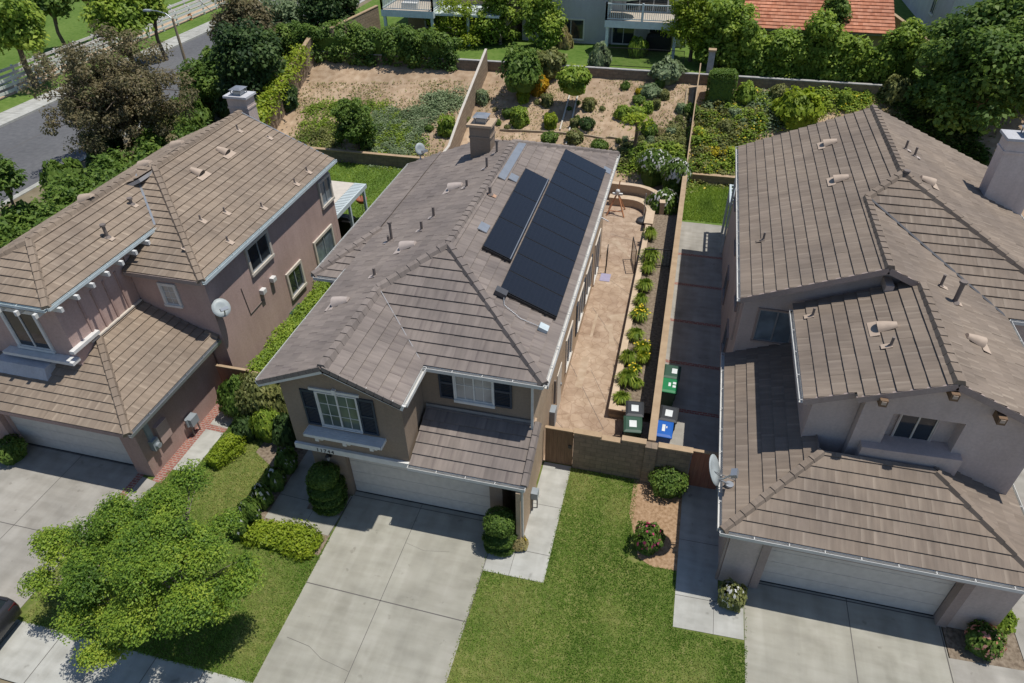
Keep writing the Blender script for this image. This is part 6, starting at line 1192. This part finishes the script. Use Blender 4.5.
# ------------------------------------------------------------------ shrubs on the bare slope
SL = [
 (482, 101, 7, 1.1, 'grey', 'greyish upright shrub left of the olive chimney top'), (523, 100, 7, .95, 'lime', 'yellow-green ball shrub below the golden shrub'), (537, 90, 10, 1.3, 'golden', 'golden orange shrub at the top of the slope'),
 (547, 104, 6.5, 1.0, 'olive', 'olive ball shrub to the right of the yellow-green ball'), (537, 104, 3.2, .4, 'olive', 'tiny olive tuft between two ball shrubs'), (507, 116, 5, .8, 'green', 'small round green shrub left of the largest bright ball'),
 (519, 122, 9.5, 1.25, 'fresh', 'largest bright green ball shrub above the mauve ridge'), (495, 111, 2.5, .3, 'tan', 'tiny tan tuft right of the chimney cap'), (507, 129, 3, .35, 'olive', 'tiny round tuft just above the timber edging'), (498, 124, 3, .5, 'green', 'small tuft hugging the chimney side'),
 (550, 125, 7.5, .9, 'lime', 'spreading yellow-green shrub above the timber edging'), (549, 140, 8, .7, 'green', 'low dark shrub below the timber edging'), (447, 130, 10, 1.2, 'fresh', 'bright green shrub at the foot of the climbing fence'), (429, 130, 4, .45, 'green', 'small ball tuft left of the climbing fence'),
 (466, 124, 5, .8, 'olive', 'olive shrub between the climbing fence and chimney'), (625, 88, 4.5, .6, 'green', 'lone green ball at the top of the slope under the deck lawn'), (650, 92, 10, .8, 'grey', 'wide grey-green mound at the top of the slope'), (659, 87, 5, .8, 'green', 'green knob behind the wide grey-green mound'),
 (639, 94, 4, .5, 'yellow', 'yellow tuft left of the wide grey-green mound'), (638, 102, 6, .6, 'green', 'green mound below the yellow tuft'), (664, 98, 5, .7, 'olive', 'dark olive ball right of the grey-green mound'), (656, 107, 4.8, .6, 'olive', 'olive ball at the right end of the bright mound'),
 (622, 115, 8, .8, 'fresh', 'bright green mound at the left of the central drift'), (635, 117, 10, .9, 'fresh', 'wide bright green mound in the middle of the central drift'), (647, 110, 6.5, .7, 'fresh', 'bright green mound at the right of the central drift'), (588, 108, 6.5, 1.1, 'olive', 'tall olive shrub right of the pale step strips'),
 (586, 126, 7.5, .8, 'dark', 'dark round shrub below the tall olive shrub'), (574, 126, 5, .6, 'olive', 'olive tuft touching the right pale strip'), (602, 110, 2.8, .35, 'olive', 'tiny tuft right of the tall olive shrub'), (595, 104, 2.4, .3, 'tan', 'tiny tan tuft beside the tall olive shrub top'), (577, 120, 3, .4, 'green', 'tiny green tuft above the olive tuft'),
 (574, 138, 9, .7, 'olive', 'broad olive clump at the foot of the pale strips'), (599, 148, 8, .7, 'green', 'low oval shrub just behind the solar roof edge'), (648, 132, 8, 1.0, 'green', 'round green shrub right of the little palm'), (659, 134, 4.5, .5, 'tan', 'brown dry tuft right of the round green shrub'),
 (618, 143, 3.2, .4, 'olive', 'small tuft on the timber edging left of the palm'), (625, 141, 3.2, .4, 'grey', 'small grey tuft on the timber edging left of the palm'), (641, 140, 3.2, .4, 'olive', 'small dark tuft right of the palm trunk'), (650, 142, 5, .5, 'grey', 'grey tuft below the round green shrub'),
 (680, 111, 5.5, .6, 'grey', 'grey-green mound left of the narrow timber rail'), (690, 113, 6.5, .8, 'green', 'green shrub between the two timber rails'), (679, 120, 3.5, .4, 'olive', 'small tuft below the grey-green mound'), (687, 117, 4, .4, 'olive', 'small tuft below the green shrub by the rails'),
 (578, 104, 2.5, .3, 'green', 'tiny tuft between the pale strips, upper one'), (569, 110, 2.5, .3, 'green', 'tiny tuft between the pale strips, lower one'), (671, 134, 6, .5, 'grey', 'grey sprawling clump near the foot of the timber rail'),
 (744, 98, 10, 1.6, 'fresh', 'leafy upright shrub right of the clipped cube bush'), (796, 112, 22, 2.0, 'lime', 'large bright yellow-green shrub above the brown roof'), (843, 103, 7.5, 1.0, 'fresh', 'spiky pale green shrub by the brown roof peak'), (893, 96, 14, 1.5, 'olive', 'large dry tan-green shrub behind the brown roof peak'),
 (778, 96, 9, .9, 'olive', 'olive shrub behind the large yellow-green shrub'), (288, 104, 12, 1.6, 'dark', 'dark round dome shrub by the vine covered wall'), (715, 152, 9, .6, 'yellow', 'yellow flowering mound right of the boundary wall'), (724, 128, 8, .7, 'olive', 'olive mound upslope right of the boundary wall'), (733, 115, 7, .6, 'grey', 'grey mound on the right hand slope below the leafy shrub'),
]
for i, (px, py, r, h, lf, lab) in enumerate(SL):
    P = atT(px, py+r*.35); rr = r*at_hit_px(P, py); shrub('slope_shrub', lab, (P[0], P[1]+.1, P[2]-.03), rr, min(h*.9, rr*1.7), lf, kind='v%d' % (i % 3), group='shrubs scattered over the bare slope', n=520 if r < 4 else 1100, size=.26 if r > 4 else .3, lump=.22)
P = atT(719, 100); hedge('cube_bush', 'clipped square topped green bush right of the grey pillar', P[0]-.85, P[0]+.85, P[1]-.6, P[1]+.6, 1.9, 'green', 3600, .13, z=P[2]-.1, wob=.06, cat='clipped bush')
# little palm
P = atT(634, 152); t = thing('small_palm', 'little palm with thin trunk standing on the slope foot', 'palm', tuple(P)); mb = MB(); mb.tube([P, P+np.array([.05, 0, 1.2]), P+np.array([0, .05, 2.2])], [.13, .1, .09], 8); mb.build('trunk', 'bark', t)
n = 600; fr = RNG.integers(0, 12, n); u = RNG.random(n); a = fr*.5236+.2; Pp = np.stack([np.cos(a)*u*1.0+RNG.normal(size=n)*.06, np.sin(a)*u*1.0+RNG.normal(size=n)*.06, 2.2+.55*u-1.0*u*u+RNG.normal(size=n)*.03], 1)
link_mesh('crown', leaf_mesh('crown', Pp, np.tile([0, 0, 1.0], (n, 1))+RNG.normal(size=(n, 3))*.4, .28, 'lf_lime', RNG.random(n), aspect=.3), t)
# slope ground cover
def cover(name, polypx, n, leafk, size, h=.18, flower=None, clump=45, bare=.25):
    poly = polypx; xs = [p[0] for p in poly]; ys = [p[1] for p in poly]; P = []
    cs = []
    while len(cs) < clump:
        x, y = RNG.uniform(min(xs), max(xs)), RNG.uniform(min(ys), max(ys))
        if in_poly(np.array([x]), np.array([y]), poly)[0]: cs.append(atT(x, y))
    per = n//clump; A = []; NN = []; T = []
    for c in cs:
        r = RNG.uniform(.35, .95); q = RNG.normal(size=(per, 2))*r*.5; z = np.array([terr(c[0]+a, c[1]+b) for a, b in q]); hh = h*RNG.uniform(.5, 1.5)*np.exp(-(q**2).sum(1)/(r*r*.6))
        A.append(np.stack([c[0]+q[:, 0], c[1]+q[:, 1], z+hh*RNG.uniform(.5, 1.1, per)+.02], 1)); NN.append(np.tile([0, 0, 1.0], (per, 1))+RNG.normal(size=(per, 3))*.32); T.append(np.clip(RNG.normal(.45, .2)+RNG.normal(size=per)*.2, 0, 1))
    A = np.concatenate(A); NN = np.concatenate(NN); T = np.concatenate(T); mats = ['lf_'+leafk]; mi = np.zeros(len(A), int)
    if flower: mats.append(flower); mi[RNG.random(len(A)) < .05] = 1
    o = link_mesh(name, leaf_mesh(name, A, NN, size, mats, T, mi)); o['kind'] = 'stuff'; return o
cover('ground_cover', [(618, 165), (630, 142), (655, 146), (690, 120), (686, 178), (640, 168)], 9000, 'olive', .16, .35, clump=60)
cover('ground_cover', [(624, 170), (635, 148), (675, 150), (684, 165), (650, 165)], 8000, 'fresh', .16, .45, clump=50)
cover('ground_cover', [(698, 112), (735, 100), (765, 118), (740, 150), (737, 182), (688, 182)], 12000, 'olive', .17, .35, 'fl_yellow', 80)
cover('ground_cover', [(698, 118), (730, 105), (760, 122), (737, 175), (690, 178)], 9000, 'fresh', .17, .4, 'fl_yellow', clump=60)
cover('ground_cover', [(755, 95), (872, 92), (872, 104), (760, 130)], 8000, 'fresh', .17, .35, 'fl_yellow', clump=70)
cover('ground_cover', [(868, 85), (935, 82), (975, 130), (985, 168), (930, 140), (882, 106)], 12000, 'green', .2, .5, clump=90)
cover('ground_cover', [(880, 90), (940, 100), (980, 160), (930, 138)], 4000, 'olive', .2, .5, clump=40)
cover('ground_cover', [(700, 108), (760, 95), (830, 95), (790, 125), (745, 130)], 4500, 'grey', .17, .3, clump=45)
cover('ground_cover', [(310, 108), (335, 98), (360, 105), (385, 100), (425, 145), (408, 165), (355, 160), (296, 140)], 10000, 'fresh', .15, .14, clump=110)
cover('ground_cover', [(375, 108), (400, 112), (432, 110), (418, 150), (400, 166), (372, 160)], 10000, 'grey', .15, .13, clump=90)
cover('ground_cover', [(425, 100), (468, 85), (458, 105), (430, 122)], 3500, 'grey', .16, .2, clump=36)
cover('ground_cover', [(296, 135), (330, 125), (335, 150), (318, 152)], 3000, 'olive', .15, .2, clump=30)
cover('ground_cover', [(880, 80), (915, 75), (935, 120), (905, 135), (880, 110)], 4000, 'tan', .18, .3, clump=36)
# vines on the stepped wall
def vine_wall(label, pts, n, leafk, size, wd=.5):
    pts = np.array(pts); k = RNG.integers(0, len(pts)-1, n); u = RNG.random(n)[:, None]; P = pts[k]*(1-u)+pts[k+1]*u; P = P+np.stack([RNG.normal(size=n)*wd, RNG.normal(size=n)*.15, -np.abs(RNG.normal(size=n))*.5+.15], 1)
    c = P[0].copy(); me = leaf_mesh('vine_leaves', P-c, np.tile([.3, -.2, .8], (n, 1))+RNG.normal(size=(n, 3))*.5, size, 'lf_'+leafk, RNG.random(n)); o = link_mesh('wall_vine', me); o.location = c; return tag(o, label, 'vine')
vine_wall('yellow-green vine trailing over the stepped slope wall', [(-18.3, 23.5, 2.2), (-18.3, 26, 2.75), (-18.3, 29, 3.7), (-18.3, 33, 5.0)], 4200, 'lime', .22, .35)

# ------------------------------------------------------------------ trees and hedges on the terrace behind
def tr(label, px, py, z, rpx, hpx_r, base_dx, zb, leafk, **k):
    P = at(px, py, z) if not k.get('Y') else at_y(px, py, k.pop('Y')); s = at_hit_px(P, py); rx = rpx*s; rz = hpx_r*s/.93
    return tree(k.pop('name', 'tree'), label, (P[0]+base_dx, P[1], zb), tuple(P), (rx, k.pop('ry', rx*.8), rz), leafk, **k)
x0 = at_y(291, 60, 35.9)[0]; x1 = at_y(462, 60, 35.9)[0]
def leafy_hedge(label, x0, x1, y, zb, h, th, leafk, ncl, per, size, name='tall_hedge', crad=.65, wv=1.0):
    c = ((x0+x1)/2, y, zb+h/2); o = thing(name, label, 'hedge', (c[0], y, zb)); P = []; NN = []; TN = []
    for i in range(ncl):
        cc = np.array([RNG.uniform(x0, x1), y+RNG.uniform(-th, th)*.5, 0.0]); hx = h*(.82+.2*wv*math.sin(cc[0]*1.15+1)+.12*wv*math.sin(cc[0]*2.7)); cc[2] = zb+hx*RNG.uniform(.06, .95); d = sph(per); r = crad*RNG.uniform(.6, 1.25)
        P.append(cc+d*r*np.array([1, .8, .85])*RNG.uniform(.55, 1, (per, 1))); NN.append(d*.6+np.array([0, -.1, .55])+RNG.normal(size=(per, 3))*.35); TN.append(np.clip(RNG.normal(.45, .18)+RNG.normal(size=per)*.17, 0, 1))
    P = np.concatenate(P); k = P[:, 2] > zb+.02; P = P[k]; me = leaf_mesh('foliage', P-np.array([c[0], y, zb]), np.concatenate(NN)[k], size, 'lf_'+leafk, np.concatenate(TN)[k]); mb = MB(); w = (x1-x0)/2; mb.box((-w*.97, -th*.3, 0), (w*.97, th*.3, h*.6)); join_core(me, mb); link_mesh('foliage', me, o)
    mb = MB()
    for i in range(max(2, int((x1-x0)/1.3))): x = x0+.5+i*1.3; mb.cyl((x, y, zb-.3), (x+.1, y, zb+h*.6), .06, .03, 6)
    mb.build('stems', 'bark', o); return o
leafy_hedge('long dense green hedge across the top of the left slope', x0, x1, 34.9, 3.5, 2.9, 1.5, 'green', 240, 150, .22, wv=.25)
xh0, xh1 = at_y(742, 60, 36.0)[0], at_y(915, 60, 36.0)[0]
leafy_hedge('tall leafy hedge in front of the terracotta roof', xh0, xh1, 35.9, 4.0, 3.4, 1.4, 'fresh', 240, 170, .25, crad=.72)
for (px, py, r, h, lf, lab) in ((521, 64, 21, 1.9, 'green', 'dense dark green shrub left of the golden shrub'), (574, 74, 15, 1.15, 'fresh', 'light green shrub at the top of the pale strips'), (600, 58, 9, 1.5, 'grey', 'wispy grey-green shrub against the deck post'), (550, 58, 14, 1.2, 'olive', 'low dull hedge in front of the grey house window'), (668, 64, 14, 1.1, 'grey', 'low grey-green hedge behind the retaining wall near the pillar'), (563, 42, 7, 1.4, 'tan', 'pale pinkish shrub below the grey house window'), (637, 50, 8, 1.3, 'fresh', 'thin young tree on the deck lawn')):
    P = at(px, py+r*.5, 4.3); rr = r*at_hit_px(P, py); shrub('garden_shrub', lab, (P[0], P[1], 3.9), rr, h, lf, kind=lab[:8], n=1500, size=.26/rr, lump=.3)
tr('yellow-green feathery tree rising above the long hedge', 462, 24, 0, 34, 34, 0, 4.1, 'lime', Y=39.2, nclump=70, per=110, crad=.6, size=.2, trunk_r=.12, bark='bark_pale', shell=.3)
tr('tall pale green tree with twin grey trunks left of the grey house', 500, 18, 0, 26, 42, 0, 4.1, 'fresh', Y=39.2, nclump=60, per=110, crad=.6, size=.22, trunk_r=.16, bark='bark_pale', shell=.3)
tr('rounded green tree against the grey house wall', 543, 24, 0, 20, 30, 0, 4.1, 'fresh', Y=38.6, nclump=60, per=140, crad=.65, size=.24, trunk_r=.15, shell=.4)
tr('light green tree beside the deck end', 692, 24, 0, 26, 32, .2, 4.1, 'lime', Y=37.6, nclump=80, per=130, crad=.65, size=.2, trunk_r=.15, shell=.35)
tr('glossy green round tree between deck and terracotta roof', 724, 38, 0, 26, 36, 0, 4.1, 'fresh', Y=37.0, nclump=90, per=150, crad=.7, size=.26, trunk_r=.15, shell=.45)
tr('slim dark tree poking above the tall hedge', 836, 14, 7.2, 10, 18, 0, 4.1, 'green', nclump=26, per=90, crad=.5, size=.24, trunk_r=.1)
tr('big dark spreading tree behind the brown roof house', 988, 72, 6.0, 58, 62, .5, 2.5, 'green', nclump=200, per=210, crad=1.0, size=.3, trunk_r=.3, shell=.45, ry=4.5)
tr('lighter green tree crown at the right edge above the pale chimney', 1010, 40, 7.2, 34, 40, .3, 2.5, 'green', nclump=90, per=180, crad=.9, size=.28, trunk_r=.25, shell=.5)
P = at(1016, 190, 0); shrub('garden_shrub', 'green shrub mass below the pale chimney at the right edge', (P[0], P[1], 0), 1.8, 2.2, 'green', kind='right', n=2600, size=.1)
P = at(965, 150, 0.6); shrub('garden_shrub', 'dark shrub under the big tree behind the brown roof', (P[0], P[1]+.5, terr(P[0], P[1]+.5)-.1), 2.6, 1.6, 'dark', kind='rt', n=3200, size=.1)
P = atT(359, 150); tree('small_tree', 'small dark green tree on the left slope above the low wall', tuple(P), (P[0], P[1], P[2]+1.7), (1.25, 1.1, 1.7), 'green', nclump=60, per=150, crad=.5, size=.17, trunk_r=.1, nb=7, lower=-.8)
# ------------------------------------------------------------------ trees along the road, upper left
def road_tree(label, px, py, z, rpx, hpx, leafk, zb=0.0, **k): return tr(label, px, py, z, rpx, hpx, k.pop('dx', .5), zb, leafk, **k)
road_tree('large brown-leaved tree overhanging the road, left of the street lamp', 116, 98, 4.4, 80, 60, 'brown', nclump=270, per=150, crad=.68, size=.17, trunk_r=.26, shell=.3, lower=-.7, ry=4.0, nb=18)
road_tree('smaller brown-leaved tree at the top, right of the street lamp', 246, 30, 5.5, 32, 40, 'brown', nclump=130, per=130, crad=.8, size=.22, trunk_r=.25, shell=.35, lower=-.7)
road_tree('dark green tree beside the vine covered wall', 250, 66, 4.5, 34, 40, 'dark', nclump=130, per=180, crad=.9, size=.28, trunk_r=.22, shell=.4, lower=-.8)
road_tree('mid green bushy tree left of the pale chimney', 212, 82, 2.6, 30, 28, 'green', nclump=90, per=170, crad=.8, size=.26, trunk_r=.18, shell=.4, lower=-.85)
road_tree('grey-leaved open tree at the corner of the long hedge', 290, 22, 5.0, 30, 32, 'grey', nclump=60, per=110, crad=.8, size=.26, trunk_r=.2, shell=.3, nb=16)
road_tree('dark evergreen tree at the top edge behind the garden wall', 330, 12, 6.0, 30, 26, 'dark', nclump=80, per=160, crad=.8, size=.28, trunk_r=.18, shell=.4, zb=3.0)
road_tree('park tree with yellow-green crown behind the trail fences', 118, 16, 4.5, 22, 24, 'fresh', nclump=60, per=120, crad=1.1, size=.42, trunk_r=.25, shell=.4, dx=0)
road_tree('grey-green park tree at the top left corner', 10, 26, 5.0, 24, 34, 'fresh', nclump=70, per=120, crad=1.2, size=.42, trunk_r=.3, shell=.4, dx=0)
road_tree('small park tree casting a long shadow on the turf', 50, 6, 4.0, 12, 13, 'green', nclump=22, per=110, crad=1.0, size=.42, trunk_r=.2, shell=.4, dx=0)
road_tree('far park tree at the top edge beside the trail', 84, -10, 5.0, 22, 14, 'green', nclump=40, per=110, crad=1.1, size=.42, trunk_r=.4, shell=.4, dx=0)
road_tree('green park tree leaning over the white fences', 150, 8, 4.5, 14, 18, 'fresh', nclump=36, per=110, crad=1.0, size=.4, trunk_r=.2, shell=.4, dx=0)
# bank of bushes between the road and the rose house
hedge('bank_hedge', 'rough green hedge between the road and the tan roof', -24.2, -18.2, 3, 24, 2.1, 'green', 36000, .28, z=0, wob=.5)
for (px, py, r, h, lf, lab) in ((165, 128, 20, 2.6, 'olive', 'olive bush beside the tan roof ridge below the brown tree'), (150, 146, 16, 2.2, 'rusty', 'reddish leaved bush at the tan roof ridge'), (190, 112, 20, 2.4, 'green', 'green bush just left of the pale chimney on the tan roof'), (110, 150, 20, 2.4, 'dark', 'dark bush in the shade under the brown tree'), (70, 185, 18, 2.4, 'green', 'bright bush on the roadside bank below the brown tree'), (200, 92, 16, 2.6, 'olive', 'yellowish bush at the foot of the street lamp'), (238, 108, 16, 2.4, 'dark', 'dark ivy bush between chimney and vine covered wall'), (30, 225, 18, 2.3, 'green', 'green bush nearest the left edge on the roadside bank')):
    P = at(px, py+r*.4, .8); rr = r*at_hit_px(P, py); shrub('bank_bush', lab, (P[0], P[1], 0), rr, h, lf, kind=lab[:9], n=3000, size=.28/rr, lump=.28)
tr('small tree overhanging the road at the left edge', 4, 178, 4.0, 14, 22, -.5, 0, 'green', nclump=22, per=80, crad=.6, size=.24, trunk_r=.1)
# dry leaves, twigs and stones lying on the slope
def litter(name, n, polypx, leafk, size):
    P = []; xs = [p_[0] for p_ in polypx]; ys = [p_[1] for p_ in polypx]; A = [atT(*p_) for p_ in polypx]; pl = [(a[0], a[1]) for a in A]
    x = RNG.uniform(min(a[0] for a in A), max(a[0] for a in A), n*2); y = RNG.uniform(min(a[1] for a in A), max(a[1] for a in A), n*2); k = in_poly(x, y, pl); x, y = x[k][:n], y[k][:n]
    k = np.sin(x*1.1+y*.7)*np.sin(y*1.3-x*.4)+RNG.normal(size=len(x))*.5 > -.1; x, y = x[k], y[k]
    Pn = np.stack([x, y, [terr(a, b)+.04 for a, b in zip(x, y)]], 1); o = link_mesh(name, leaf_mesh(name, Pn, np.tile([0, -.3, 1.0], (len(x), 1))+RNG.normal(size=(len(x), 3))*.3, size, 'lf_'+leafk, RNG.random(len(x)), aspect=.5)); o['kind'] = 'stuff'
litter('leaf_litter', 5000, [(300, 140), (290, 84), (470, 80), (440, 160), (330, 160)], 'tan', .12)
litter('leaf_litter', 5000, [(470, 130), (490, 82), (690, 82), (685, 165), (600, 165)], 'tan', .11)
litter('leaf_litter', 3500, [(698, 170), (700, 85), (900, 85), (880, 110), (740, 180)], 'tan', .12)
litter('dry_weeds', 2200, [(300, 140), (290, 84), (470, 80), (440, 160), (330, 160)], 'olive', .14)
litter('dry_weeds', 1200, [(470, 130), (490, 82), (690, 82), (685, 165), (600, 165)], 'olive', .12)
# cycles settings
S.render.engine = 'CYCLES'; S.cycles.max_bounces = 6; S.cycles.diffuse_bounces = 3; S.cycles.transparent_max_bounces = 8
